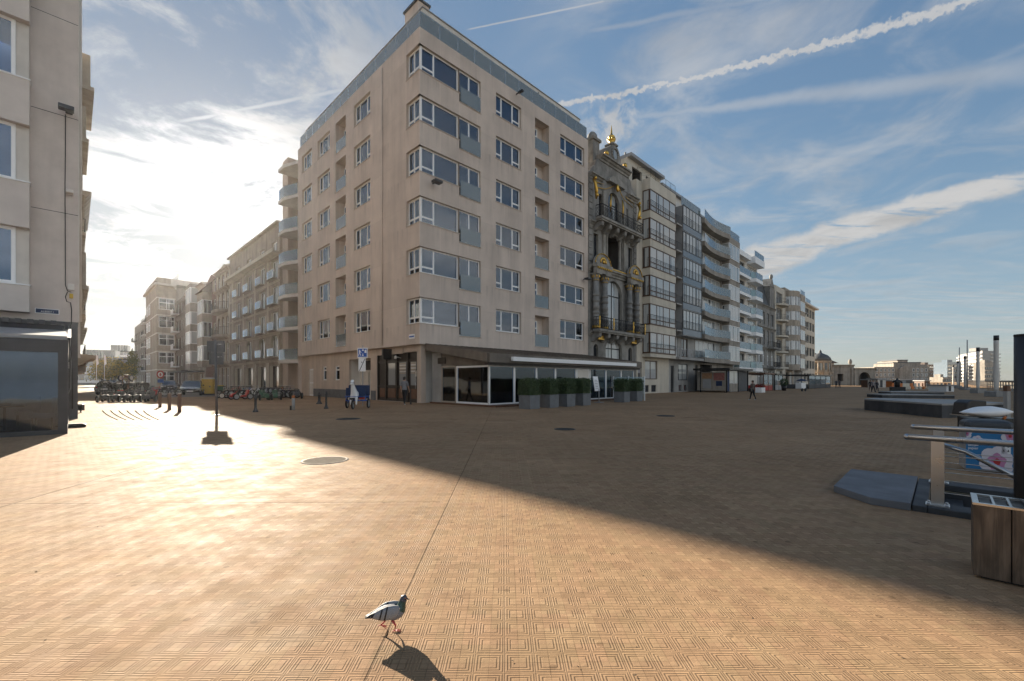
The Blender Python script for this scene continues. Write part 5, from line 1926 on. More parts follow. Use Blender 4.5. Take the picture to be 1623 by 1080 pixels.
# pale ornate house
po, W = lroot('pale_ornate_house', 'narrow pale stone house with curved balconies and tall chimney stack beside the arcaded hotel', 47.65, 55.5)
wa = Wall(0, W, 0, 17.7, .3)
for z, h in ((.3, 3.0), (4.3, 2.9), (8.2, 2.7), (11.9, 2.6), (15.2, 2.0)):
    for x in (.7, 3.2, 5.7):
        wa.open(x, x + 1.5, z, z + h, False, .5 if z > 4 else 0)
mb = MB(); wa.mesh(mb, 0, 1, 2); shell(mb, W, 17.7, 12, 0, 3)
for z in (3.9, 7.9, 14.9, 17.7): cornice(mb, 0, W, z, .5, .5, 1)
mb.build('wall', [M['cream'], M['tan'], M['room'], M['slate']], po)
for z, h in ((.3, 3.0), (4.3, 2.9), (8.2, 2.7), (11.9, 2.6), (15.2, 2.0)):
    for x in (.7, 3.2, 5.7):
        window(po, 1.5, h, (x, .2, z), 0, 'cross', 'white', 'farglass')
for z in (8.1, 11.7, 4.2):
    b = MB(); pts = [(W / 2 + 3.2 * math.cos(math.pi + math.pi * k / 10), 1.3 * math.sin(math.pi + math.pi * k / 10) - .003) for k in range(11)]
    b.prism(pts, z - .4, z, 0, 'z'); bl = b.build('balcony', [M['tan']], po); railing_bars(bl, pts, z, 1.0, .22)
rf = MB(); rf.prism([(0, 17.72), (W, 17.72), (W, 18.0), (W * .75, 18.3), (W * .5, 18.6), (W * .25, 18.3), (0, 18.0)], .05, .8, 0)
rf.box(.4, 3.5, 17.72, 1.8, 5.0, 20.6, 0); rf.box(.3, 3.4, 20.6, 1.9, 5.1, 20.85, 1)
for k in range(3): rf.cyl((.6 + .45 * k, 4.2, 20.85), (.6 + .45 * k, 4.2, 21.8), .12, .10, 7, 1)
rf.box(W - 2.2, 4, 17.72, W - .2, 9, 22.4, 0); rf.prism([(W * .2, 17.72), (W * .75, 17.72), (W * .75, 20.6), (W * .62, 21.2), (W * .47, 22.6), (W * .32, 21.2), (W * .2, 20.6)], 3.6, 9, 0)
rf.build('roof', [M['cream'], M['brickred']], po)

# brick house with tall bay
bh, W = lroot('brick_bay_house', 'red brick house with stone bay and tiled hood beside the pale ornate house', 55.55, 63)
wa = Wall(0, W, 0, 17.3, .3)
for z in (.4, 4.4, 8.2, 11.9, 15.0):
    wa.open(5.2, 6.9, z, z + 2.3, False)
mb = MB(); wa.mesh(mb, 0, 1, 2); shell(mb, W, 17.3, 12, 0, 3)
mb.build('wall', [M['brickred'], M['tan'], M['room'], M['slate']], bh)
for z in (.4, 4.4, 8.2, 11.9, 15.0): window(bh, 1.7, 2.3, (5.2, .2, z), 0, 'transom', 'white', 'farglass')
bay(bh, .5, 4.4, 3.6, 15.4, 1.3, 'tan', [(4.6, 7.0), (8.3, 10.7), (12.0, 14.2)], 'white', 'farglass', 'triple')
rf = MB(); rf.prism([(-1.6, 15.4), (.0, 17.2), (0, 15.4)], .2, 4.7, 0, 'x'); rf.prism([(0, 17.31), (W, 17.31), (W / 2, 18.4)], 0, 11, 1); rf.box(5.5, 3.8, 17.6, 6.8, 5.4, 20.4, 2)
for k in range(3): rf.cyl((5.8 + .38 * k, 4.6, 20.4), (5.8 + .38 * k, 4.6, 21.2), .1, .09, 6, 2)
rf.prism([(.4, 17.3), (W - .4, 17.3), (W - .4, 20.0), (W * .5, 22.0), (.4, 20.0)], 4.2, 11, 1)
rf.build('roof', [M['tilebrown'], M['brickred'], M['brickred']], bh)

# grey house with boxed top bay
gh, W = lroot('grey_bay_house', 'pale grey stone house with boxed bay under a flat roof, past the brick house', 63.05, 79)
wa = Wall(0, W, 0, 17.8, .3)
for z in (.4, 4.2, 7.6, 11.0, 14.4):
    for x in (1.0, 4.0, 11.2, 13.6): wa.open(x, x + 1.7, z, z + 2.2, False)
mb = MB(); wa.mesh(mb, 0, 1, 2); shell(mb, W, 17.8, 12, 0, 3); cornice(mb, 0, W, 17.8, .6, .7, 1); mb.box(14.5, 4, 17.8, 15.6, 5.4, 20.6, 0); mb.box(14.3, 3.8, 20.6, 15.8, 5.6, 20.9, 1)
mb.box(1.5, 4.2, 17.8, W - 3, 10, 21.2, 0); mb.box(1.2, 3.9, 21.2, W - 2.7, 10.2, 21.6, 1)
mb.build('wall', [M['tan'], M['offwhite'], M['room'], M['slate']], gh)
for z in (.4, 4.2, 7.6, 11.0, 14.4):
    for x in (1.0, 4.0, 11.2, 13.6): window(gh, 1.7, 2.2, (x, .2, z), 0, 'cross', 'white', 'farglass')
bay(gh, 6.2, 10.6, 3.4, 18.2, 1.3, 'tan2', [(4.4, 6.6), (7.8, 10.0), (11.2, 13.4), (14.9, 17.6)], 'white', 'farbright', 'triple')
b = MB(); b.box(1.0, -3.2, 2.9, W - 1, -.003, 3.1); b.build('shop_canopy', [M['slate']], gh)

# brown brick house with white balconies
bw_, W = lroot('brown_brick_house', 'dark brown brick apartment house with small white balconies along the street', 79.05, 92)
wa = Wall(0, W, 0, 18.2, .3)
for i in range(5):
    for x in (1.2, 5.0, 9.4): wa.open(x, x + 2.2, .8 + 3.6 * i, 3.0 + 3.6 * i, False)
mb = MB(); wa.mesh(mb, 0, 0, 2); shell(mb, W, 18.2, 12, 0, 3)
mb.build('wall', [M['brickdark'], M['trimgrey'], M['room'], M['slate']], bw_)
for i in range(5):
    for x in (1.2, 5.0, 9.4): window(bw_, 2.2, 2.2, (x, .2, .8 + 3.6 * i), 0, 'double', 'white', 'farglass')
    if i:
        b = MB(); b.box(.8, -1.1, .6 + 3.6 * i, 3.8, -.003, .8 + 3.6 * i); bl = b.build('balcony', [M['white']], bw_)
        p = MB(); p.box(.85, -1.08, .82 + 3.6 * i, 3.75, -1.02, 1.75 + 3.6 * i); p.build('balcony_panel', [M['white']], bl)

# tall white block with bays and a rooftop frame
tw_, W = lroot('tall_white_bay_block', 'tall pale block with white triple bay windows and rooftop sign frame', 92.05, 118)
wa = Wall(0, W, 0, 21.2, .3)
for i in range(5):
    for x in (1.2, 3.9): wa.open(x, x + 2.4, .9 + 3.9 * i, 3.2 + 3.9 * i, False)
mb = MB(); wa.mesh(mb, 0, 0, 2); shell(mb, W, 21.2, 14, 0, 3); cornice(mb, -.3, W + .3, 21.8, 1.0, 1.0, 1); mb.box(-.3, -.9, 21.8, W, 10, 22.9, 1)
mb.build('wall', [M['tan2'], M['offwhite'], M['room'], M['slate']], tw_)
for i in range(5):
    for x in (1.2, 3.9): window(tw_, 2.4, 2.3, (x, .2, .9 + 3.9 * i), 0, 'cross', 'white', 'farglass')
m_ = MB(); m_.box(7, -3.2, 0, W - .02, -.004, 21.3, 0); m_.box(6.6, -3.7, 21.3, W + .5, -.004, 21.75, 1); m_.box(7, -3.2, 21.75, W - .02, -.004, 22.9, 0)
for z in (3.6, 7.4, 11.2, 15.0, 18.6): m_.box(6.95, -3.26, z, W + .04, -.1, z + .22, 1)
tb = m_.build('tower_bay', [M['tan'], M['offwhite']], tw_)
for i in range(5):
    window(tb, 2.6, 2.3, (W + .02, -2.9, 1.0 + 3.75 * i + (.3 if i else 0)), math.pi / 2, 'cross', 'white', 'farglass')
    for x in (8.5, 12.5): window(tb, 2.4, 2.2, (x, -3.28, 1.0 + 3.75 * i + (.3 if i else 0)), 0, 'cross', 'white', 'farbright')
rs = MB()
for k in range(14):
    x = 1.5 + k * 1.5
    rs.box(x, 1.0, 22.9, x + .08, 1.08, 25.2)
for z in (23.4, 24.2, 25.1): rs.box(1.5, 1.0, z, 21.1, 1.06, z + .1)
rs.build('sign_frame', [M['trimgrey']], tw_)

for s0, s1, h, mat, lab, fr_ in ((118.05, 128, 17, 'cream', 'cream house with iron balconies beyond the tall white bay block', 'white'),
                                (128.05, 148, 21.0, 'brickdark', 'brown block with broad white windows and roof storey, second last on the street', 'white'),
                                (148.05, 178, 20.0, 'tan2', 'grey brown block at the far end of the street, right side', 'white')):
    o, W = lroot('street_block', lab, s0, s1)
    wa = Wall(0, W, 0, h, .3)
    n = int(h / 3.5); m_ = max(2, int(W / 4.5)); p_ = W / m_
    for i in range(n):
        for k in range(m_): wa.open(p_ * k + .8, p_ * k + p_ - .8, .9 + 3.5 * i, 3.1 + 3.5 * i, False)
    mb = MB(); wa.mesh(mb, 0, 0, 2); shell(mb, W, h, 14, 0, 3); mb.box(0, 2, h, W * .8, 12, h + 2.4, 0)
    mb.build('wall', [M[mat], M['tan'], M['room'], M['slate']], o)
    for i in range(n):
        for k in range(m_): window(o, p_ - 1.6, 2.2, (p_ * k + .8, .2, .9 + 3.5 * i), 0, 'double', fr_, 'farbright')
        if i:
            b = MB(); b.box(.5, -1.0, .7 + 3.5 * i, p_ * 1.4, -.003, .9 + 3.5 * i); bl = b.build('balcony', [M['white'] if 'broad' in lab else M['iron']], o)
            railing_bars(bl, [(.55, -.1), (.55, -.95), (p_ * 1.4 - .05, -.95)], .9 + 3.5 * i, 1., .3)

# blocks closing the view at the end of the street
for k, (px, y, wd, h, mat) in enumerate(((188, 215, 14, 15.5, 'trimgrey'), (205, 330, 14, 12.5, 'trimgrey'), (158, 150, 17, 8.6, 'tan2'))):
    o = thing('distant_block', ['grey balconied apartment block far down the street behind yellow trees', 'farthest grey stepped apartment block at the street end, against the sky', 'low tan building with pale hipped roof behind the yellow trees'][k], 'building', depth_pt(px, y), .55)
    mb = MB(); mb.box(-wd / 2, 0, 0, wd / 2, 14, h, 0); mb.box(-wd / 2 - .4, -.4, h, wd / 2 + .4, 14.4, h + .5, 1); mb.box(-wd / 4, 3, h + .5, wd / 5, 10, h + 3.5, 2)
    mb.build('wall', [M['trimgrey'], M['slate'], M['farglass']], o)
    n, m_ = int(h / 3.1), int(wd / 4)
    for i in range(n):
        b = MB(); b.box(-wd / 2 + 1, -1.1, .6 + 3.1 * i, wd / 2 - 1, -.003, 1.5 + 3.1 * i); b.build('balcony', [M['white']], o)
        for q in range(m_):
            window(o, 2.6, 1.5, (-wd / 2 + .7 + 4 * q, -.06, 1.52 + 3.1 * i), 0, 'double', 'white', 'farbright')

# ------------------------------------------------------------------ far end of the promenade
def Rd(px, y):
    return depth_pt(px, y)


# domed pavilion with the tall roof behind it
pv = thing('domed_pavilion', 'tan stone pavilion with grey dome beyond the last sea front block', 'building', Rd(1300, 126), .25)
pv.scale = (.86, .86, .86)
mb = MB()
for z, h, r in ((0, 4.6, 3.3), (4.6, 3.6, 2.9)):
    mb.lathe([(r, z), (r, z + h - .4), (r + .35, z + h - .35), (r + .35, z + h)], n=12, smooth=False)
    for k in range(12):
        a = math.pi * 2 * (k + .0) / 12
        mb.cyl((r * 1.02 * math.cos(a), r * 1.02 * math.sin(a), z), (r * 1.02 * math.cos(a), r * 1.02 * math.sin(a), z + h - .4), .22, .2, 8)
mb.build('drum', [M['tan']], pv)
wn = MB()
for k in range(12):
    a = math.pi * 2 * (k + .5) / 12
    wn.xf = Matrix.Rotation(a, 4, 'Z')
    wn.box(2.79, -.42, 5.2, 2.84, .42, 7.4)
wn.build('window_ring', [M['farglass']], pv)
mb = MB(); mb.lathe([(3.2, 8.2), (2.9, 9.2), (2.1, 10.1), (.9, 10.7), (.5, 10.9), (.4, 11.5), (.1, 11.9), (0, 12.2)], n=16); mb.build('dome', [M['lead']], pv)
vh = thing('tall_roof_house', 'pale house with tall brown hipped roof rising behind the domed pavilion', 'house', Rd(1300, 150), .1)
vh.scale = (.92, .92, .90)
mb = MB(); mb.box(-9, 0, 0, 5.6, 11, 8.2); mb.build('wall', [M['offwhite']], vh)
mb = MB()
A = [(-10, -1, 8.2), (6.6, -1, 8.2), (6.6, 12, 8.2), (-10, 12, 8.2)]
t1, t2 = (-4.2, 5.5, 13.4), (.2, 5.5, 13.4)
mb.poly([A[0], A[1], t2, t1]); mb.poly([A[1], A[2], t2]); mb.poly([A[2], A[3], t1, t2]); mb.poly([A[3], A[0], t1]); mb.poly(A[::-1])
r_ = mb.build('roof', [M['tilebrown']], vh)
mb = MB(); mb.box(-1.6, 5, 13.0, -.4, 6, 14.2); mb.build('chimney', [M['brickred']], r_)
# royal gallery: two blocks and a long colonnade
ga = thing('stone_gallery', 'long low stone gallery with arched gateway and colonnade at the far end of the promenade', 'building', Rd(1314, 128), .06)
PX = 128 / F
mb = MB()
wa = Wall(0, 40 * PX, 0, 5.9, .6); wa.open(2.6, 4.4, 1.2, 3.4, True); wa.open(.1, 1.7, 0, 3.8, True, .8) if False else None
wa.mesh(mb, 0, 0, 1); mb.box(-.1, .7, 0, 40 * PX, 6, 5.9, 0, 'f'); cornice(mb, -.2, 40 * PX + .2, 6.1, .5, .8, 0)
mb.poly([(0, 0, 5.9), (40 * PX, 0, 5.9), (40 * PX, 6, 5.9), (0, 6, 5.9)], 0)
mb.box(36 * PX, -.3, 0, 40 * PX, -.003, 5.4, 0)
mb.ell((37.5 * PX, .5, 6.9), (.5, .5, .9), 8, 5)
mb.build('side_block', [M['tan2'], M['room']], ga)
mb = MB(); wa = Wall(40 * PX, 75 * PX, 0, 4.9, .8); wa.open(47 * PX, 67 * PX, 0, 3.9, True, 2.1)
mb.xf = Matrix.Translation((0, -.5, 0)); wa.mesh(mb, 0, 0, 1, 2.5); mb.xf = None
cornice(mb, 40 * PX, 75 * PX, 5.1, .9, .6, 0); mb.box(40 * PX, .5, 4.8, 75 * PX, 5.5, 4.95, 0); mb.box(74.9 * PX, -.4, 0, 75 * PX, 5.5, 4.8, 0)
mb.build('gateway', [M['tan2'], M['room']], ga)
mb = MB()
ang = R(47)
mb.xf = Matrix.Translation((75 * PX, -.3, 0)) @ Matrix.Rotation(ang, 4, 'Z')
mb.box(0, .2, 4.1, 90, 5, 5.0, 0); mb.box(-.3, -.4, 4.7, 90.3, 5.4, 5.05, 0); mb.box(0, 3.4, 0, 90, 3.6, 4.1, 0)
for k in range(31):
    mb.cyl((k * 3., .8, 0), (k * 3., .8, 4.1), .28, .24, 8)
mb.build('colonnade', [M['tan']], ga)
# big hotel behind
hb = thing('long_palace_hotel', 'big grey stone palace hotel with stepped roofs behind the gallery', 'building', Rd(1428, 230), -.15)
q = 230 / F
mb = MB()
for a, b, h in ((-38, 40, 8.6), (-8, 30, 10.6), (-2, 12, 11.9), (26, 40, 9.8)):
    mb.box(a * q, 0 if h < 9 else .7 + h * .05, 0, b * q, 16 + h * .1, h, 0)
mb.prism([(-4 * q, 0), (12 * q, 0), (12 * q, 7.6), (4 * q, 9.6), (-4 * q, 7.6)], -1.2, -.003, 0)
mb.build('wall', [M['tan2']], hb)
for i in range(3):
    for k in range(13):
        x = (-36 + 5.8 * k) * q
        if not -5 * q < x + .8 < 13 * q:
            window(hb, 1.1, 1.7, (x, -.06, 1.0 + 2.5 * i), 0, 'single', 'white', 'farglass')
rf = MB(); rf.box(-9 * q, 1.2, 10.65, 31 * q, 15, 11.1); rf.box(-3 * q, 1.4, 11.95, 13 * q, 14, 12.4); rf.build('roof', [M['slate']], hb)


def tower(px0, px1, py, y, label, mat, rot=0.1, dp=18, glass='farglass', name='tower_block', balc=False):
    s = y / F
    h = EYE + (HY - py) * s
    w_ = (px1 - px0) * s
    o = thing(name, label, 'tower', depth_pt((px0 + px1) / 2, y), rot)
    mb = MB(); mb.box(-w_ / 2, 0, 0, w_ / 2, dp, h, 0); mb.box(-w_ / 5, dp * .3, h, w_ / 6, dp * .7, h + 2.2, 0)
    mb.build('wall', [M[mat]], o)
    n = int(h / 3.2); m_ = max(2, min(6, int(w_ / 4)))
    for i in range(n):
        b = MB()
        b.box(-w_ / 2 - .3, -.7, 3.2 * i + 2.3, w_ / 2 + .3, -.003, 3.2 * i + 3.2, 0)
        b.build('balcony', [M['offwhite'] if balc else M[mat]], o)
        p = MB(); p.box(-w_ / 2 + .5, -.05, 3.2 * i + .5, w_ / 2 - .5, -.003, 3.2 * i + 2.29); p.build('window_band', [M[glass]], o)
    return o


tower(1470, 1486, 578, 420, 'brown square tower block far away beyond the palace hotel', 'brickdark', .1)
tower(1485, 1493, 584, 520, 'slim pale tower seen just right of the brown tower block', 'concrete', .1)
tower(1503, 1522, 574, 380, 'green grey glass tower beside the big sunlit balcony block', 'spandrel', -.2, 16, 'farglass')
tower(1494, 1507, 598, 330, 'low far buildings between the slim tower and the glass tower', 'tan2', 0, 12, name='low_block')
# the great sunlit slab block: its long side faces the sun
Y = 350
sb = thing('sunlit_slab_block', 'great white balcony slab block far off with its long side lit by the sun', 'tower', depth_pt(1557, Y), 0)
k = Y / F
a, b, c = depth_pt(1519, Y + 62) - depth_pt(1557, Y), Vector((0, 0, 0)), depth_pt(1583, Y + 6) - depth_pt(1557, Y)
h = EYE + (HY - 556) * k
mb = MB()
d_ = c + a
mb.prism([(a.x, a.y), (b.x, b.y), (c.x, c.y), (d_.x, d_.y)], 0, h, 0, 'z')
mb.box(2, 4, h, 9, 12, h + 2.5, 0)
mb.build('wall', [M['concrete']], sb)
u = (b - a); L = u.length; u.normalize()
nrm = Vector((u.y, -u.x, 0))
if nrm.x > 0: nrm = -nrm
for i in range(int(h / 2.9)):
    m_ = MB()
    z = 2.9 * i
    P = [a + nrm * .01, b + nrm * .01, b + nrm * 1.3, a + nrm * 1.3]
    m_.prism([(p.x, p.y) for p in P], z + 1.9, z + 2.9, 0, 'z')
    m_.build('balcony_band', [M['white']], sb)
    v = c.normalized(); n2 = Vector((v.y, -v.x, 0))
    m_ = MB(); P = [c * .45 + n2 * .01, c * 1.02 + n2 * .01, c * 1.02 + n2 * 1.0, c * .45 + n2 * 1.0]
    m_.prism([(p.x, p.y) for p in P], z + 2.0, z + 2.9, 0, 'z')
    m_.build('end_balcony', [M['offwhite']], sb)
sw = tower(1560, 1580, 575, 338, 'plain brown grey block standing before the shaded end of the slab block', 'tan2', .05, 8, name='apartment_block')

# ------------------------------------------------------------------ promenade furniture at the right
def ledge(label, pts, h):
    m_ = MB()
    c_ = sum((Vector((p[0], p[1], 0)) for p in pts), Vector()) / len(pts)
    loc = [(p[0] - c_.x, p[1] - c_.y) for p in pts]
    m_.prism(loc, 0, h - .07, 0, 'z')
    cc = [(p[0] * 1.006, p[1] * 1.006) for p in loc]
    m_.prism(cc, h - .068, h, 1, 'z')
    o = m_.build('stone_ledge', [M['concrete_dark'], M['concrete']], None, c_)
    return tag(o, label, 'ledge')


g1, g2_, g3 = gpt(1370, 650), gpt(1493, 663), gpt(1600, 661)
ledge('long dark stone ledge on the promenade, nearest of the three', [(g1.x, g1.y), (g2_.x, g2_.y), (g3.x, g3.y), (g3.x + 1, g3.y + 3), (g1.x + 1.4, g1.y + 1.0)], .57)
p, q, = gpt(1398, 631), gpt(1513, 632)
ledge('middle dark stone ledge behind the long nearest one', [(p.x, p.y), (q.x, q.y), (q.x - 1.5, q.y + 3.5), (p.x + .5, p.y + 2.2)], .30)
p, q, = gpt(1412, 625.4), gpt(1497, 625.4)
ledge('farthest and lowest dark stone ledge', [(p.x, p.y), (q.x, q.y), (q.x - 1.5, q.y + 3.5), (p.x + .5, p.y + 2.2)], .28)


def column(px, py_top, py_base, wpx, label):
    p = gpt(px, py_base)
    s = p.y / F
    h = EYE + (HY - py_top) * s
    r = wpx * s / 2
    o = thing('vent_column', label, 'column', p, 0, 'twisted white columns along the sea edge')
    m_ = MB(); m_.box(-r * 3.2, -r * 3.0, 0, r * 3.2, r * 3.0, .48); m_.build('base', [M['concrete']], o, bevel=.03)
    m_ = MB()
    rings = []
    for i in range(15):
        t = i / 14
        z = .48 + (h - .48 - .45) * t
        sq = max(0, 1 - abs(t - .30) / .28)
        rr = r * (.86 + .14 * t) * (1 + .18 * sq)
        rings.append([(rr * (1 + .25 * sq * math.cos(2 * (q * 2 * math.pi / 12 + t * 5))) * math.cos(q * 2 * math.pi / 12 + t * 2.5), rr * (1 + .25 * sq * math.cos(2 * (q * 2 * math.pi / 12 + t * 5))) * math.sin(q * 2 * math.pi / 12 + t * 2.5), z) for q in range(12)])
    m_.loft(rings)
    m_.build('shaft', [M['offwhite']], o)
    m_ = MB(); m_.cyl((0, 0, h - .448), (0, 0, h), r * 1.05, r * 1.05, 12); m_.build('cap', [M['black']], o)
    return o


column(1579, 532, 629, 6.2, 'tall twisted white column with black cap, nearest and largest of the row')
column(1550, 551, 623.5, 4.2, 'twisted white column with black cap, second nearest of the row')
column(1529.5, 564.5, 618.5, 3.0, 'twisted white column with black cap between the two thin masts')
column(1518, 572.5, 615.6, 2.3, 'twisted white column with black cap left of the taller mast')
column(1511, 579, 614, 1.9, 'smallest and farthest twisted white column with black cap')
for px, py, pb, lab in ((1533, 539, 618.6, 'tall thin grey mast between the white columns'), (1520.6, 551, 616.4, 'shorter thin grey mast left of the tall mast')):
    p = gpt(px, pb); h = EYE + (HY - py) * p.y / F
    m_ = MB(); m_.cyl((0, 0, 0), (0, 0, h), .10, .06, 8); m_.cyl((0, 0, 0), (0, 0, .25), .22, .2, 8)
    tag(m_.build('mast', [M['trimgrey']], None, p), lab, 'mast')
# railing and screens along the sea edge
fe = thing('promenade_fence', 'long dark railing along the sea edge of the promenade behind the white columns', 'fence', st(0, 6.5), ANG_R)
m_ = MB(); m_.box(22, -.3, 1.22, 260, .3, 1.46); m_.build('top_rail', [M['darksteel']], fe)
m_ = MB(); m_.box(22, -.02, .75, 260, .02, .79); m_.box(22, -.02, .3, 260, .02, .34); m_.build('cross_rail', [M['darksteel']], fe)
for k in range(60):
    m_ = MB(); m_.box(22 + 4 * k - .08, -.06, 0, 22 + 4 * k + .08, .06, 1.218); m_.build('post', [M['concrete']], fe)


def kiosk(px0, px1, pb, pt, label, mat, nm='beach_cabin'):
    p, q = gpt(px0, pb), gpt(px1, pb)
    h = EYE + (HY - pt) * p.y / F
    o = thing(nm, label, 'cabin', p, 0)
    m_ = MB(); m_.box(0, 0, 0, q.x - p.x, 2.5, h * .86, 0); m_.build('wall', [M[mat]], o)
    m_ = MB(); m_.box(-.15, -.2, h * .86, q.x - p.x + .15, 2.7, h, 0); m_.build('roof', [M['trimgrey']], o)
    m_ = MB(); m_.box((q.x - p.x) * .3, -.03, .05, (q.x - p.x) * .6, -.003, h * .8); m_.build('door', [M['slate']], o)


kiosk(1500, 1512, 621, 610, 'white cabin with blue grey door on the sea edge beside the far columns', 'white')
kiosk(1391, 1404, 614.5, 600, 'pale board fenced cabin right of the arched gateway', 'offwhite')
kiosk(1380, 1390, 614.2, 601, 'brown shuttered cabin before the arched gateway', 'brownwood')
kiosk(1414, 1424, 614.0, 603, 'orange and white stall before the colonnade', 'orange')
kiosk(1425, 1462, 612.5, 601, 'long row of blue grey glass screens before the colonnade', 'spandrel', 'screen_row')
kiosk(1465, 1474, 613.4, 603, 'small brown cabin at the end of the glass screens', 'brownwood')
for k in range(14):
    p = gpt(1428 + 6 * k, 617.5 - .1 * k)
    m_ = MB(); m_.box(-.35, -.1, 0, .35, .1, .45, 0); m_.box(-.36, .1, .45, .36, .16, 1.0, 0)
    tag(m_.build('bench_seat', [M['cream' if k % 3 else 'orange']], None, p, .1 * k), 'pale low seat in the sunny seating area far along the promenade', 'seat', 'pale seats far along the promenade')

# ------------------------------------------------------------------ stair down to the beach passage, right foreground
sw_ = thing('beach_stairwell', 'stairwell sunk in the square with dark stone rim, steel handrails and steps down', 'stair', A0, ANG_R)
# local x = along the front, local y = landward, so the stair runs down along -y
rim = MB()
ya, yb = -STAIR_B[1], -STAIR_B[0]
xa, xb = STAIR_A
rim.box(xa - .32, ya, -.02, xa - .002, yb + .0, .07); rim.box(xb + .002, ya, -.02, xb + .32, yb, .07); rim.box(xa - .32, yb + .001, -.02, xb + .32, yb + .13, .07)
rim.build('rim', [M['concrete_dark']], sw_, bevel=.012)
wl_ = MB()
wl_.poly([(xa, yb, -.02), (xa, ya, -.02), (xa, ya, -3), (xa, yb, -3)]); wl_.poly([(xb, ya, -.02), (xb, yb, -.02), (xb, yb, -3), (xb, ya, -3)])
wl_.poly([(xb, yb, -.02), (xa, yb, -.02), (xa, yb, -3), (xb, yb, -3)]); wl_.poly([(xa, ya, -.02), (xb, ya, -.02), (xb, ya, -3), (xa, ya, -3)])
wl_.build('side_wall', [M['concrete_dark']], sw_)
sp_ = MB()
for k in range(13):
    sp_.box(xa + .003, yb - .02 - .29 * (k + 1), -3, xb - .003, yb - .021 - .29 * k, -.17 * (k + 1) + .06)
sp_.build('step', [M['concrete_dark']], sw_)
for x in (.20, 1.76):
    r_ = MB()
    r_.tube([(x, .06, .83), (x, -3.6, .83)], .034, 12)
    r_.ell((x, .06, .83), (.036, .036, .036), 12, 6); r_.ell((x, -3.6, .83), .036, 12, 6)
    r_.build('handrail', [M['steel']], sw_)
    for y in (-.20, -1.9, -3.5):
        p_ = MB(); p_.box(x - .028, y - .055, .071, x + .028, y + .055, .80); p_.box(x - .09, y - .10, .07, x + .09, y + .10, .082)
        for sx in (-.065, .065):
            for sy in (-.075, .075): p_.cyl((x + sx, y + sy, .082), (x + sx, y + sy, .10), .014, .014, 6)
        p_.build('post', [M['steel']], sw_)
    for z in (.22, .36, .50, .64):
        w_ = MB(); w_.tube([(x, -.2, z), (x, -3.5, z)], .006, 6); w_.build('wire', [M['steel']], sw_)
d_ = MB(); d_.tube([(.28, -.24, .76), (.28, -.42, .70), (.28, -3.6, -1.25)], .026, 10); d_.tube([(.21, -.24, .76), (.28, -.24, .76)], .015, 6); d_.build('handrail', [M['steel']], sw_)
# thick stone slab lying at the head of the stair
sl = MB()
pts = [(.0, .0), (1.97, .0), (1.97, .78), (.42, .78), (.0, .36)]
sl.prism([(p[0], p[1]) for p in pts], 0, .088, 0, 'z')
tag(sl.build('stone_slab', [pmat('grey_slab', (.155, .16, .17), .8, var=.25, scale=2, bump=.15)], None, A0 + e2 * -.02, ANG_R, bevel=.006), 'low grey stone slab with a cut corner at the head of the stairwell', 'slab')

# timber planter box with metal grate, cut by the right edge
pb = thing('timber_planter_box', 'weathered timber box with metal grate on top at the right edge', 'planter', st(-1.95, .41), ANG_R)
for k in range(12):
    m_ = MB(); m_.box(0, -.195 * (k + 1) + .007, .02, .035, -.195 * k, .555); m_.build('plank', [M['oldwood'] if 'oldwood' in M else M['brownwood']], pb, bevel=.004)
for k in range(2):
    m_ = MB(); m_.box(.037 + .19 * k, -.035, .02, .037 + .19 * (k + 1) - .004, .0, .555); m_.build('plank', [M['oldwood'] if 'oldwood' in M else M['brownwood']], pb, bevel=.004)
m_ = MB(); m_.box(.04, -2.3, .0, .40, -.04, .545); m_.build('core', [M['black']], pb)
m_ = MB()
m_.box(-.005, -2.4, .556, .03, .005, .572); m_.box(.37, -2.4, .556, .405, .005, .572); m_.box(.03, -.03, .556, .37, .005, .572)
for k in range(28):
    m_.box(.03, -.03 - .085 * (k + 1), .558, .37, -.03 - .085 * (k + 1) + .014, .570)
m_.build('grate', [M['steel']], pb)
# rounded grey seat shell and tan cushion standing on it
cs = thing('moulded_seat', 'smooth grey moulded seat shell with tan cushion standing on the timber box', 'seat', st(-1.80, 1.12, .573), ANG_R)
m_ = MB()
prof = []
for i in range(13):
    t = i / 12
    a = math.pi * (1.02 - .85 * t)
    prof.append((.30 * math.cos(a) - .0, .40 * math.sin(a) * 1.0))
outer = [(p[0], max(p[1], 0)) for p in prof]
inner = [(p[0] * .72, max(p[1] * .72, 0)) for p in prof][::-1]
m_.prism([(-p[0], p[1]) for p in outer + inner], .02, .26, 0, 'x')
m_.build('shell', [M['trimgrey']], cs, bevel=.015)
m_ = MB(); m_.prism([(.20, .0), (-.25, .0), (-.22, .28), (-.02, .26)], .05, .23, 0, 'x'); m_.build('cushion', [M['tan']], cs, bevel=.02)

# dark round pole
m_ = MB(); m_.cyl((0, 0, 0), (0, 0, 1.93), .088, .088, 24); m_.cyl((0, 0, 1.93), (0, 0, 1.945), .092, .088, 24); m_.cyl((0, 0, 0), (0, 0, .03), .14, .14, 20)
tag(m_.build('round_pole', [M['darksteel']], None, (4.965, 4.2, 0)), 'thick dark steel pole at the right edge between timber box and handrails', 'pole')
p = gpt(1596, 662)
m_ = MB(); m_.box(-.07, -.07, 0, .07, .07, 1.06, 0); m_.box(-.072, -.072, 1.06, .072, .072, 1.28, 1)
tag(m_.build('timber_post', [M['concrete'], M['brownwood']], None, p), 'pale square post with dark top left of the thick dark pole', 'post')

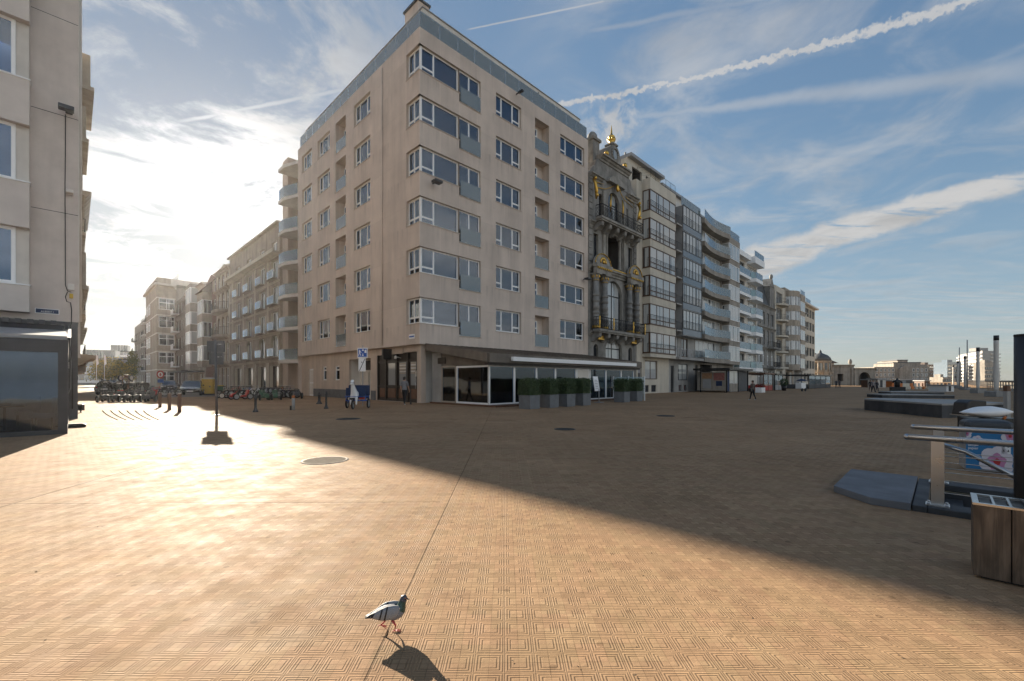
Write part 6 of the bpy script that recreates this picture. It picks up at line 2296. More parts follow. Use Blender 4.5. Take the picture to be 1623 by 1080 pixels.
# blue paper bin with flower poster
bn = thing('paper_bin', 'blue paper recycling bin with white and pink flower print behind the handrails', 'bin', depth_pt(1569, 7.0), -.66)
bn.scale = (.74, .74, 1)
m_ = MB(); m_.box(-.38, 0, .03, .38, .7, .74); m_.build('body', [M['trimgrey']], bn, bevel=.02)
m_ = MB(); m_.box(-.365, -.012, .06, .335, -.002, .72, 0); pn_ = m_.build('poster', [pmat('poster_blue', (.02, .17, .38), .45, var=.06)], bn)
P1, P2, P3 = pmat('petal_white', (.66, .62, .66), .5, var=.05), pmat('petal_pink', (.50, .22, .38), .5, var=.08), pmat('flower_heart', (.45, .03, .03), .5, var=.1)


def flower(parent, cx, cz, r, y=-.014, seed=1):
    rr = random.Random(seed)
    m_ = MB()
    for k in range(6):
        a = k * math.pi / 3 + .3
        c = (cx + .62 * r * math.cos(a), cz + .62 * r * math.sin(a))
        pts = []
        for q in range(14):
            b = 2 * math.pi * q / 14
            pts.append((min(max(c[0] + .52 * r * math.cos(b), -.36), .33), min(max(c[1] + .46 * r * math.sin(b), .065), .715)))
        m_.prism(pts, y - .001 * k - .001, y - .001 * k, 0)
    for q, (f, mi) in enumerate(((.55, 1), (.22, 2))):
        pts = [(min(max(cx + f * r * (1 + .12 * math.sin(5 * b)) * math.cos(b), -.36), .33), min(max(cz + f * r * (1 + .12 * math.sin(5 * b)) * math.sin(b), .065), .715)) for b in [2 * math.pi * q2 / 20 for q2 in range(20)]]
        m_.prism(pts, y - .010 - .003 * q, y - .008 - .003 * q, mi)
    m_.build('printed_flower', [P1, P2, P3], parent)


flower(pn_, .10, .20, .24, seed=1)
flower(pn_, .29, .62, .12, seed=2)
flower(pn_, -.19, .52, .08, seed=3)
flower(pn_, -.36, .63, .08, seed=4)
text('lettering', 'beter', .062, M['white'], pn_, (-.335, -.016, .445), align='LEFT')
text('lettering', 'papier', .062, M['white'], pn_, (-.335, -.016, .395), align='LEFT')
m_ = MB(); m_.box(.17, -.016, .34, .30, -.013, .50, 0)
for a in (.20, .265):
    for b in (.37, .44): m_.prism([(a - .015, b), (a + .015, b), (a, b + .04)], -.018, -.0165, 1)
m_.build('info_panel', [M['white'], M['slate']], pn_)
m_ = MB()
rings = []
for z, f in ((.74, 1.0), (.77, 1.0), (.81, .95), (.84, .82), (.855, .60)):
    rings.append([(.39 * f * a if abs(b) < 2 else 0, .35 + .36 * f * c, z) for a, c, b in ((-1, -.8, 0), (-.8, -1, 0), (.8, -1, 0), (1, -.8, 0), (1, .8, 0), (.8, 1, 0), (-.8, 1, 0), (-1, .8, 0))])
m_.loft(rings, smooth=False); m_.build('lid', [M['slate']], bn)
# white pointed hull on a dark stand, and a black padded bench beyond
hl = thing('white_hull', 'white pointed hull shape lying on a dark stand behind the blue bin', 'boat', depth_pt(1570, 8.6), .0)
rings = []
for i in range(13):
    t = i / 12
    x = -.55 + 1.0 * t
    w_ = .24 * math.sin(math.pi * min(1, .06 + t * .93)) ** .7
    zc = .74 + .0 * t
    zt = .86 + .13 * math.sin(math.pi * t) if t > .05 else .87
    zb = .86 - .10 * math.sin(math.pi * min(1, t * 1.1))
    rings.append([(x, w_ * math.cos(2 * math.pi * q / 12), (zt + zb) / 2 + (zt - zb) / 2 * math.sin(2 * math.pi * q / 12)) for q in range(12)])
m_ = MB(); m_.loft(rings); m_.build('hull', [M['white']], hl)
m_ = MB(); m_.box(-.28, -.18, .0, .32, .18, .70); m_.box(-.42, -.2, .70, .45, .2, .76); m_.build('stand', [M['black']], hl)
m_ = MB(); m_.cyl((.05, -.16, .72), (.05, -.22, .80), .025, .02, 8); m_.build('fitting', [M['orange']], hl)
bs = thing('padded_bench', 'black padded bench end on a dark frame before the long nearest ledge', 'bench', depth_pt(1537, 12.5), 0)
m_ = MB()
m_.prism([(-.34, .52), (.28, .46), (.28, .92), (-.14, .95), (-.27, .86)], -.2, .2, 0); m_.build('pad', [M['black']], bs, bevel=.03)
m_ = MB(); m_.box(-.36, -.22, .50, .02, .22, .525); m_.build('edge_strip', [M['tan']], bs)
m_ = MB(); m_.cyl((.33, 0, 0), (.33, 0, .92), .045); m_.box(-.2, -.15, 0, .25, .15, .46); m_.box(.3, -.06, .30, 1.15, .06, .40); m_.build('frame', [M['black']], bs)

# ------------------------------------------------------------------ bollards, signs, manholes
def bollard_square(px, py, top, label):
    p = gpt(px, py); h = EYE + (HY - top) * p.y / F
    o = thing('bollard', label, 'bollard', p, ANG_L, 'three rusty square bollards at the street mouth')
    m_ = MB(); m_.box(-.07, -.07, 0, .07, .07, h); m_.build('post', [M['rust']], o, bevel=.012)
    m_ = MB(); m_.box(-.085, -.085, 0, .085, .085, .02); m_.build('foot_plate', [M['slate']], o)


M['rust'] = pmat('rusty_brown_steel', (.13, .075, .05), .75, var=.35, scale=8, bump=.2)
for px, py, tp_, lb_ in ((253.5, 645.8, 622.5, 'left rusty square bollard of the three at the street mouth'), (268.5, 650, 624, 'middle rusty square bollard of the three at the street mouth'), (284.5, 653.6, 624, 'right rusty square bollard of the three at the street mouth')):
    bollard_square(px, py, tp_, lb_)


def bollard_round(px, py, top, label, band=None, r=.055, mat='trimgrey'):
    p = gpt(px, py); h = EYE + (HY - top) * p.y / F
    o = thing('bollard', label, 'bollard', p, 0)
    m_ = MB()
    if band:
        m_.cyl((0, 0, 0), (0, 0, h - .14), r * 1.4, r * 1.4, 14); m_.build('post', [M['concrete']], o)
        m_ = MB(); m_.cyl((0, 0, h - .138), (0, 0, h), r * 1.42, r * 1.3, 14); m_.build('cap', [M['orange']], o)
        m_ = MB(); m_.box(-.16, -.05, 0, -.085, .05, .22); m_.build('foot_block', [M['black']], o)
    else:
        m_.lathe([(r * 2.2, 0), (r * 2.2, .05), (r * 1.5, .10), (r, .2), (r * .9, h - .22), (r * 1.25, h - .2), (r * 1.25, h - .15), (r * .8, h - .13), (r, h - .05), (0, h)], n=12); m_.build('post', [M['darksteel']], o)


bollard_round(405, 653.4, 625.6, 'slim dark bollard with flared foot right of the tall sign pole')
bollard_round(465, 650.2, 627, 'pale cylindrical bollard with orange cap at the street mouth', band=True)
bollard_round(506, 640.5, 621.8, 'stout dark bollard left of the thin one near the horse tricycle', r=.085)
bollard_round(517, 648, 620, 'thin dark bollard just left of the horse tricycle')
bollard_round(584, 645, 620.5, 'thin dark leaning post just right of the horse tricycle', r=.045)
bollard_round(651, 641, 617, 'slim grey post by the dark timber shopfront, right of the walking man', r=.03)

sp = thing('sign_pole', 'tall leaning pole with two grey sign boards seen from behind in the sunlit paving', 'sign', gpt(343.5, 659), 0)
m_ = MB(); m_.tube([(0.0, 0, 0), (-.03, 0, 1.7), (-.065, 0, 3.22)], .05, 10); m_.cyl((0, 0, 0), (0, 0, .04), .12, .1, 12); m_.build('pole', [M['signback']], sp)
for z0, z1, a, b in ((2.70, 3.18, -.44, .30), (2.17, 2.69, -.35, .23)):
    m_ = MB(); m_.box(a, .07, z0, b, .09, z1, 0); m_.box(a, .03, z1 - .04, b, .0695, z1, 0); m_.box(a, .03, z0, b, .0695, z0 + .04, 0); m_.box(a, .03, z0 + .041, a + .03, .0695, z1 - .041, 0); m_.box(b - .03, .03, z0 + .041, b, .0695, z1 - .041, 0)
    m_.box(.02, .02, z0 + .30, .20, .04, z0 + .35, 1)
    m_.build('sign_board', [M['signback'], M['steel']], sp)

ls = thing('living_street_sign', 'blue living street sign above a white board with black slash beside the entrance', 'sign', gpt(575, 643.5), R(-8))
m_ = MB(); m_.cyl((0, 0, 0), (0, 0, 3.55), .03, .03, 10); m_.build('pole', [M['trimgrey']], ls)
m_ = MB(); m_.box(-.30, -.06, 2.82, .32, -.04, 3.40, 0); m_.box(-.26, -.064, 2.87, .28, -.06, 3.35, 1)
# walking figure, house, child and car pictograms
m_.ell((-.16, -.066, 3.26), (.028, .004, .03), 8, 5, 0)
for q in ([(-.19, 3.10), (-.13, 3.10), (-.12, 3.23), (-.20, 3.23)], [(-.19, 3.10), (-.16, 3.10), (-.21, 2.93), (-.24, 2.94)], [(-.16, 3.10), (-.13, 3.10), (-.07, 2.94), (-.10, 2.93)], [(-.13, 3.22), (-.05, 3.12), (-.06, 3.10), (-.14, 3.17)]):
    m_.prism(q, -.068, -.065, 0)
m_.prism([(.14, 3.1), (.26, 3.1), (.26, 3.24), (.20, 3.31), (.14, 3.24)], -.068, -.065, 0)
m_.prism([(-.02, 3.22), (.10, 3.22), (.10, 3.27), (.07, 3.31), (.01, 3.31), (-.02, 3.27)], -.068, -.065, 0)
m_.prism([(-.0, 2.92), (.08, 2.92), (.05, 3.04), (.02, 3.04)], -.068, -.065, 0); m_.ell((.035, -.066, 3.07), (.02, .004, .022), 6, 4, 0)
m_.build('sign_board', [M['white'], M['blue']], ls)
m_ = MB(); m_.box(-.24, -.055, 2.02, .20, -.035, 2.80, 0); m_.prism([(-.20, 2.05), (-.16, 2.05), (.18, 2.76), (.14, 2.76)], -.058, -.0555, 1); m_.prism([(-.06, 2.52), (-.0, 2.52), (-.03, 2.62)], -.058, -.0555, 1)
m_.build('sign_board', [M['white'], M['black']], ls)

ne = thing('no_entry_sign', 'round red sign with white centre on a post in the street', 'sign', gpt(255, 626), 0)
m_ = MB(); m_.cyl((0, 0, 0), (0, 0, 2.5), .035); m_.build('pole', [M['trimgrey']], ne)
m_ = MB(); m_.cyl((0, -.06, 2.1), (0, -.04, 2.1), .40, .40, 20, 0); m_.cyl((0, -.063, 2.1), (0, -.061, 2.1), .27, .27, 20, 1); m_.prism([(-.14, 2.06), (.14, 2.06), (0, 2.28)], -.068, -.064, 0); m_.prism([(-.14, 2.02), (.14, 2.02), (0, 1.9)], -.068, -.064, 0); m_.build('sign_board', [M['red'], M['white']], ne)
m_ = MB(); m_.box(-.3, -.055, 1.25, .3, -.04, 1.6); m_.build('sub_plate', [M['blue']], ne)

for px, py, rx, mat, lab in ((515, 730, .42, 'manhole', 'large pale round manhole cover in the sunlit paving'), (552, 664.3, .46, 'slate', 'dark manhole cover in front of the horse tricycle'), (895, 680.5, .33, 'slate', 'dark round manhole cover in the shade in front of the veranda'), (1055, 659.5, .38, 'slate', 'dark round manhole cover farther right in the shade')):
    m_ = MB(); m_.cyl((0, 0, .0), (0, 0, .006), rx, rx, 28, 0)
    m_.lathe([(rx * .99, .0065), (rx * .93, .009), (rx * .88, .0065)], n=28)
    for k in range(-4, 5):
        L_ = math.sqrt(max(.0, .80 - (k / 5) ** 2)) * rx
        m_.box(-L_, k * rx / 5 - .012, .0062, L_, k * rx / 5 + .012, .009)
    tag(m_.build('manhole_cover', [M[mat]], None, gpt(px, py)), lab, 'manhole')

# ------------------------------------------------------------------ hedge planters before the veranda
def leaves(mb, boxes, n, size, mats=2, rr=None, shape='box'):
    rr = rr or random
    for _ in range(n):
        if shape == 'box':
            x0, y0, z0, x1, y1, z1 = boxes
            ax = rr.choice('xxyyz')
            p = [rr.uniform(x0, x1), rr.uniform(y0, y1), rr.uniform(z0, z1)]
            i = 'xyz'.index(ax)
            lo, hi = (x0, y0, z0)[i], (x1, y1, z1)[i]
            p[i] = hi + rr.gauss(0, .045) if (ax == 'z' or rr.random() < .5) else lo + rr.gauss(0, .045)
        else:
            p = boxes(rr)
        a, b = Vector((rr.gauss(0, 1), rr.gauss(0, 1), rr.gauss(0, 1))).normalized(), Vector((rr.gauss(0, 1), rr.gauss(0, 1), rr.gauss(0, 1)))
        b = a.cross(b).normalized()
        s = size * rr.uniform(.6, 1.4)
        p = Vector(p)
        mb.poly([p - a * s, p + b * s * .55, p + a * s, p - b * s * .55], rr.randrange(mats))


pl_mesh = []


def hedge_planter(loc, label, group, w_=.80, hh=.84, dead=False):
    o = thing('hedge_planter', label, 'planter', loc, ANG_R, group)
    m_ = MB(); m_.prism([(-w_ / 2 + .03, 0), (w_ / 2 - .03, 0), (w_ / 2, .70), (-w_ / 2, .70)], -w_ / 2, w_ / 2, 0)
    m_.box(-w_ / 2 - .012, -w_ / 2 - .012, .66, w_ / 2 + .012, w_ / 2 + .012, .715, 0); m_.build('pot', [M['planter']], o, bevel=.008)
    rr = random.Random(len(label) * 7 + int(loc[0] * 100))
    m_ = MB(); k = w_ / 2 + .02
    m_.box(-k + .06, -k + .06, .72, k - .06, k - .06, .70 + hh - .06, 0)
    leaves(m_, (-k, -k, .74, k, k, .70 + hh), 2600, .036, 2, rr)
    m_.build('hedge', [M['leaf'], M['leaf2']], o)
    return o


GR = 'square grey planters with clipped hedges along the veranda'
for s, d, lab in ((1.25, 8.4, 'grey planter with clipped hedge, leftmost and nearest of the group of four'), (2.85, 8.4, 'grey planter with clipped hedge, second from left in the group of four'), (4.3, 8.45, 'grey planter with clipped hedge, third from left in the group of four'), (5.85, 8.45, 'grey planter with clipped hedge, rightmost of the group of four'),
                  (7.2, 7.4, 'grey planter with clipped hedge half hidden behind the group of four'), (10.9, 8.2, 'grey planter with clipped hedge right of the menu board, left of a pair'), (12.75, 8.15, 'grey planter with clipped hedge at the far end of the veranda, right of a pair')):
    hedge_planter(Rf(s, d), lab, GR)
mbd = thing('menu_board', 'slanting white menu board on a stand before the veranda windows', 'sign', Rf(9.3, 7.4), ANG_R)
m_ = MB(); m_.cyl((0, 0, 0), (0, 0, .9), .03); m_.box(-.25, -.25, 0, .25, .25, .03); m_.build('stand', [M['trimgrey']], mbd)
m_ = MB(); m_.xf = Matrix.Rotation(R(-10), 4, 'X'); m_.box(-.28, -.03, .78, .28, .02, 1.78, 0)
for k in range(6): m_.box(-.2, -.034, .95 + .11 * k, .2 - .05 * (k % 2), -.031, .99 + .11 * k, 1)
m_.build('board', [M['white'], M['trimgrey']], mbd)
gs_ = thing('glass_screen', 'clear glass windbreak screen at the far end of the veranda planters', 'screen', Rf(13.9, 5.7), ANG_R)
m_ = MB(); m_.box(-.01, -2.6, .08, .01, 0, 1.75); m_.build('pane', [M['rail']], gs_)
for y in (-2.6, -1.3, 0):
    m_ = MB(); m_.box(-.03, y - .03, 0, .03, y + .03, 1.8); m_.build('post', [M['white']], gs_)

# ------------------------------------------------------------------ terraces and kiosk along the sea front
kt = thing('kiosk_terrace', 'dark flat roofed terrace kiosk with posters before the bowed balcony building', 'kiosk', Rf(40.4, 0), ANG_R)
m_ = MB(); m_.box(-.6, -5.7, 2.75, 8.4, -1.3, 3.0, 0); m_.build('roof', [M['black']], kt)
for x, y in ((.06, -5.14), (8.1, -5.14), (4.2, -5.14), (.06, -2.0)):
    m_ = MB(); m_.box(x - .06, y - .06, 0, x + .06, y + .06, 2.749); m_.build('post', [M['black']], kt)
m_ = MB(); m_.box(.03, -5.05, .25, .09, -1.6, 2.5, 0)
for k, (y0, y1, z0, z1, mi) in enumerate(((-4.9, -3.6, 1.5, 2.4, 1), (-3.4, -2.2, 1.7, 2.4, 2), (-4.6, -3.9, .8, 1.4, 3), (-3.3, -2.3, .5, 1.6, 4), (-4.9, -4.65, .4, 1.3, 0))):
    m_.box(.012, y0, z0, .029, y1, z1, mi)
m_.build('poster_wall', [M['tan2'], M['dimred'], M['dimorange'], M['navy'], M['trimgrey']], kt)
m_ = MB(); m_.box(.2, -5.12, .15, 1.0, -5.06, 2.6, 0); m_.build('side_panel', [M['navy']], kt)
m_ = MB(); m_.box(1.1, -5.12, 1.1, 4.1, -5.06, 2.65, 0); m_.build('window', [M['farbright']], kt)
m_ = MB(); m_.box(1.1, -5.12, .05, 4.1, -5.06, 1.06, 0); m_.build('counter', [M['tan2']], kt)
m_ = MB(); m_.box(4.3, -5.1, .05, 8.0, -5.04, 2.7, 0)
for k in range(9): m_.box(4.4 + .4 * k, -5.13, .1, 4.44 + .4 * k, -5.101, 2.6, 1)
m_.build('shutter', [M['slate'], M['trimgrey']], kt)


def terrace(px0, pb0, px1, d_, h, label, mat='black', base='brownwood', nposts=4):
    p = gpt(px0, pb0)
    # length along the front so that it ends on the wanted column
    t = (px1 - CX) / F
    L_ = (t * p.y - p.x) / (d_r.x - t * d_r.y)
    o = thing('glass_terrace', label, 'terrace', p, ANG_R)
    m_ = MB(); m_.box(-.3, -.3, h - .22, L_ + .2, d_ + .1, h, 0); m_.build('roof', [M[mat]], o)
    for k in range(nposts):
        m_ = MB(); x = L_ * k / (nposts - 1); m_.box(x - .06, -.06, 0, x + .06, .06, h - .221); m_.build('post', [M[mat]], o)
    for k in range(nposts - 1):
        a, b = L_ * k / (nposts - 1) + .08, L_ * (k + 1) / (nposts - 1) - .08
        m_ = MB(); m_.box(a, -.02, .75, b, .0, h - .25); m_.build('glass_panel', [M['rail']], o)
        m_ = MB(); m_.box(a, -.04, .05, b, .02, .74); m_.build('low_panel', [M[base]], o)
    m_ = MB(); m_.box(-.02, .1, .05, .02, d_ - .1, .8); m_.build('side_panel', [M[base]], o)


terrace(1210, 620, 1224, 3.2, 2.55, 'brown framed restaurant terrace beside the white balcony building', 'brownwood', 'red', 3)
terrace(1228, 619, 1240, 3.0, 2.5, 'small dark glass terrace before the small rounded balconies', 'black', 'trimgrey', 3)
terrace(1282, 616.8, 1316, 4.5, 2.5, 'long black framed glass terrace before the last sea front block', 'black', 'slate', 5)
wp = thing('white_box_planter', 'pair of white boxes with red flowers at the brown framed terrace', 'planter', gpt(1205, 622.5), ANG_R)
m_ = MB(); m_.box(-.75, -.35, 0, .75, .35, .62); m_.build('box', [M['white']], wp, bevel=.02)
m_ = MB(); leaves(m_, (-.7, -.3, .62, .7, .3, 1.0), 420, .06, 2); m_.build('plant', [M['red'], M['leaf']], wp)
pp_ = thing('potted_shrub', 'dark round shrub in a black pot beside the small dark terrace', 'plant', gpt(1242.5, 619.5), 0)
m_ = MB(); m_.lathe([(.28, 0), (.36, .75), (.32, .75)], n=12); m_.build('pot', [M['black']], pp_)
m_ = MB()


def ballp(rr):
    v = Vector((rr.gauss(0, 1), rr.gauss(0, 1), rr.gauss(0, 1))).normalized() * rr.uniform(.35, .6)
    return (v.x, v.y, 1.15 + v.z)


leaves(m_, ballp, 500, .09, 2, shape='f'); m_.build('foliage', [M['leaf'], M['leaf2']], pp_)
ic = thing('white_cart', 'white street vending cart with dark parasol before the last sea front blocks', 'cart', gpt(1269, 620.5), .5)
m_ = MB(); m_.box(-.55, -.4, .35, .55, .4, 1.15); m_.build('body', [M['white']], ic, bevel=.05)
for sx in (-.4, .4):
    m_ = MB(); m_.cyl((sx, -.44, .22), (sx, -.36, .22), .22, .22, 14); m_.build('wheel', [M['rubber']], ic)
m_ = MB(); m_.cyl((.2, 0, 1.15), (.2, 0, 1.5), .03); m_.lathe([(.7, 1.4), (.35, 1.6), (0, 1.7)], (.2, 0, 0), 10); m_.build('parasol', [M['navy']], ic)

# aerials and flues on the sea-front roofs
for k, (s, d, z, h, lab) in enumerate(((33.5, -4, 26.8, 2.2, 'thin television aerial on the cream building roof'), (41, -5, 26.1, 1.8, 'thin television aerial on the glass front building roof'), (52, -4, 25.7, 2.4, 'thin television aerial on the bowed balcony building roof'), (66, -5, 23.7, 2.0, 'thin television aerial on the white balcony building roof'), (87.5, -4, 21.9, 2.6, 'thin television aerial on the round balcony building roof'), (112, -6, 20.2, 2.8, 'thin television aerial on the last sea front block'))):
    o = thing('roof_aerial', lab, 'aerial', Rf(s, d, z), ANG_R)
    m_ = MB(); m_.cyl((0, 0, 0), (0, 0, h), .035, .02, 6)
    for q in range(4): m_.cyl((-.45 + .06 * q, 0, h - .15 - .28 * q), (.45 - .06 * q, 0, h - .15 - .28 * q), .014, .014, 5)
    m_.build('mast', [M['trimgrey']], o)

# ------------------------------------------------------------------ wheels, karts, bicycles
def wheel_mb(r, wd, spokes=0):
    """wheel in the x-z plane, axle along y"""
    t, h = MB(), MB()
    n = 18
    prof = [(r * .72, -wd / 2), (r * .93, -wd / 2), (r, -wd * .25), (r, wd * .25), (r * .93, wd / 2), (r * .72, wd / 2)]
    t.xf = Matrix.Rotation(math.pi / 2, 4, 'X')
    t.lathe(prof + [prof[0]], n=n)
    h.xf = t.xf
    if spokes:
        h.lathe([(r * .70, -wd * .3), (r * .74, -wd * .3), (r * .74, wd * .3), (r * .70, wd * .3), (r * .70, -wd * .3)], n=n)
        h.cyl((0, 0, -.05), (0, 0, .05), .03, .03, 8)
        for k in range(spokes):
            a = 2 * math.pi * k / spokes
            h.cyl((.02 * math.cos(a), .02 * math.sin(a), 0), (r * .71 * math.cos(a), r * .71 * math.sin(a), 0), .004, .004, 3, 0, False)
    else:
        h.lathe([(0, -wd * .42), (r * .2, -wd * .46), (r * .6, -wd * .30), (r * .72, -wd * .42), (r * .72, wd * .42), (r * .6, wd * .30), (r * .2, wd * .46), (0, wd * .42)], n=n)
    return t, h


def make_kart(label, frame='black', hub='trimgrey', shell='slate', group=None):
    """pedal kart: front towards -y"""
    o = thing('pedal_kart', label, 'kart', (0, 0, 0), 0, group)
    m_ = MB()
    for sx in (-.22, .22):
        m_.tube([(sx * .7, -.62, .26), (sx, -.2, .22), (sx, .55, .24)], .025, 7)
    m_.tube([(-.36, -.52, .24), (.36, -.52, .24)], .022, 7); m_.tube([(-.36, .48, .24), (.36, .48, .24)], .022, 7); m_.tube([(-.22, .1, .22), (.22, .1, .22)], .02, 6)
    m_.tube([(0, -.62, .26), (0, -.35, .60), (0, -.22, .70)], .018, 6)
    m_.build('frame', [M[frame]], o)
    m_ = MB(); m_.prism([(-.78, .20), (-.55, .24), (-.42, .52), (-.62, .50), (-.78, .36)], -.16, .16, 0, 'x'); m_.build('nose', [M[shell]], o, bevel=.03)
    m_ = MB(); m_.prism([(.05, .26), (.42, .26), (.56, .72), (.46, .76), (.34, .36), (.05, .34)], -.19, .19, 0, 'x'); m_.build('seat', [M[shell]], o, bevel=.025)
    m_ = MB(); m_.tube([(.15 * math.cos(a), -.20 + .05 * math.sin(a), .72 + .13 * math.sin(a)) for a in [2 * math.pi * k / 12 for k in range(12)]], .016, 6, closed=True); m_.build('steering_wheel', [M['rubber']], o)
    for sx, sy in ((-.40, -.52), (.40, -.52), (-.40, .48), (.40, .48)):
        t, h = wheel_mb(.24, .11)
        w_ = t.build('wheel', [M['rubber']], o, (sx, sy, .24), math.pi / 2)
        h.build('hub', [M[hub]], w_)
    return o


def place(o, loc, rot=0., pitch=0., roll=0.):
    o.location = loc
    o.rotation_euler = (pitch, roll, rot)


k0 = make_kart('small black pedal kart in the front row standing in the sun at the street mouth', 'black', 'trimgrey', 'slate', 'black pedal karts in a row in the sun')
KR = 'black pedal karts in a row in the sun'
p0, p1 = gpt(171, 637.5), gpt(238, 637)
for i in range(5):
    p = p0.lerp(p1, i / 4)
    if i == 0: place(k0, p, .5)
    else: dup(k0, p, .48 + .06 * (i % 2), None, KR)
k1 = make_kart('red nosed pedal kart parked behind the front row of black karts', 'black', 'trimgrey', 'red')
place(k1, gpt(184, 634.2), .2)
k2 = make_kart('red pedal kart at the right end behind the black karts', 'red', 'trimgrey', 'red')
place(k2, gpt(236, 633.2), -.3)
dk = make_kart('dark pedal kart parked in the second row behind the front karts', 'black', 'slate', 'black', 'dark pedal karts of the second row')
place(dk, gpt(203, 633.7), .1)
dup(dk, gpt(219, 633.6), .25, None, 'dark pedal karts of the second row')
# karts stood on end behind
su = make_kart('dark pedal kart tipped up on its tail behind the kart rows', 'black', 'black', 'slate', 'karts tipped up behind the rows')
Y_ = gpt(200, 632.5).y
for i, (px, z, ry) in enumerate(((164, .55, .2), (175, .50, -.3), (186, .45, .3), (205, .50, 0), (222, .55, -.2))):
    q = depth_pt(px, Y_ + .3 * (i % 2), z)
    if i == 0: place(su, q, ry, -1.45)
    else:
        c = dup(su, q, ry, None, 'karts tipped up behind the rows'); c.rotation_euler = (-1.45, 0, ry)
su2 = make_kart('tipped up kart with pale round wheel discs and reddish frame, tallest behind the kart rows', 'brownwood', 'offwhite', 'brownwood')
place(su2, depth_pt(196, Y_ + .2, 1.15), .1, -1.5)

# more karts and bicycles before the hotel
kA = make_kart('dark red pedal kart with grey hubs among bicycles before the arcaded hotel', 'red', 'trimgrey', 'red'); place(kA, gpt(382, 633.5), ANG_L + .2)
kB = make_kart('green pedal kart with teal hubs before the arcaded hotel', 'greenp', 'teal', 'greenp'); place(kB, gpt(418, 634.5), ANG_L + math.pi / 2)
kC = make_kart('dark kart with teal hubs beside the recess under the stacked balconies', 'black', 'teal', 'slate'); place(kC, gpt(470, 632), ANG_L + math.pi / 2 - .4)
kD = make_kart('black kart next to the green one before the arcaded hotel', 'black', 'trimgrey', 'greenp'); place(kD, gpt(436, 634.0), ANG_L + 1.3)
kE = make_kart('red kart with pale hubs at the left end of the bicycle row', 'red', 'offwhite', 'brownwood'); place(kE, gpt(366, 631.5), ANG_L - .5)
kT = make_kart('kart with pale discs tipped up against the hotel front', 'black', 'lamp', 'slate', 'karts tipped up at the hotel front')
for i, px in enumerate((412, 419, 427, 434)):
    q = depth_pt(px, gpt(0, 631.3).y, .1)
    if i == 0: place(kT, q, ANG_L + .5, -1.5)
    else:
        c = dup(kT, q, 0, None, 'karts tipped up at the hotel front'); c.rotation_euler = (-1.5, 0, ANG_L + .5)


def make_bike(label, col, group=None):
    """bicycle along x, front towards +x"""
    o = thing('bicycle', label, 'bicycle', (0, 0, 0), 0, group)
    m_ = MB(); S_, H_, B_, A_ = (-.16, 0, .82), (.36, 0, .86), (-.05, 0, .30), (-.52, 0, .34)
    for a, b in ((S_, H_), (S_, B_), (B_, H_), (B_, A_), (S_, A_)): m_.tube([a, b], .017, 6)
    m_.tube([H_, (.55, 0, .34)], .016, 6); m_.tube([H_, (.33, 0, 1.0)], .014, 6)
    m_.build('frame', [M[col]], o)
    for x in (-.52, .55):
        t, h = wheel_mb(.34, .045, 14)
        w_ = t.build('wheel', [M['rubber']], o, (x, 0, .34)); h.build('rim', [M['steel']], w_)
    m_ = MB(); m_.prism([(-.30, .92), (-.02, .94), (-.02, .97), (-.18, .99), (-.30, .98)], -.06, .06); m_.cyl((-.17, 0, .82), (-.17, 0, .93), .014); m_.build('saddle', [M['black']], o)
    m_ = MB(); m_.tube([(.18, -.28, 1.02), (.33, -.2, 1.05), (.33, .2, 1.05), (.18, .28, 1.02)], .014, 6); m_.build('handlebar', [M['steel']], o)
    m_ = MB(); m_.cyl((-.05, -.02, .30), (-.05, .02, .30), .09, .09, 12); m_.box(-.07, .03, .12, -.03, .13, .15); m_.box(-.07, -.13, .45, -.03, -.03, .48); m_.build('crank', [M['darksteel']], o)
    return o


cols_ = ['black', 'red', 'greenp', 'blue', 'trimgrey', 'white', 'orange', 'black', 'navy', 'trimgrey']
txt = ['black', 'red', 'green', 'bright blue', 'grey', 'white', 'orange', 'second black', 'navy', 'second grey']
for i, px in enumerate((359, 372, 378, 389, 396, 402, 441, 447, 453, 459)):
    b_ = make_bike('%s bicycle parked in the rental row before the arcaded hotel' % txt[i], cols_[i])
    q = gpt(px, 631.0 + .35 * (i % 3))
    place(b_, q, ANG_L + 1.35 + .25 * ((i * 7) % 3 - 1))
# scooters by the rusty bollards
for i, (px, py, col, rt) in enumerate(((262, 627.5, 'black', .6), (272, 628.5, 'navy', .9), (246, 628.8, 'red', .2))):
    b_ = make_bike(['black bicycle behind the rusty bollards', 'navy bicycle between the rusty bollards and the black car', 'red bicycle between the kart rows and the rusty bollards'][i], col)
    place(b_, gpt(px, py), rt)
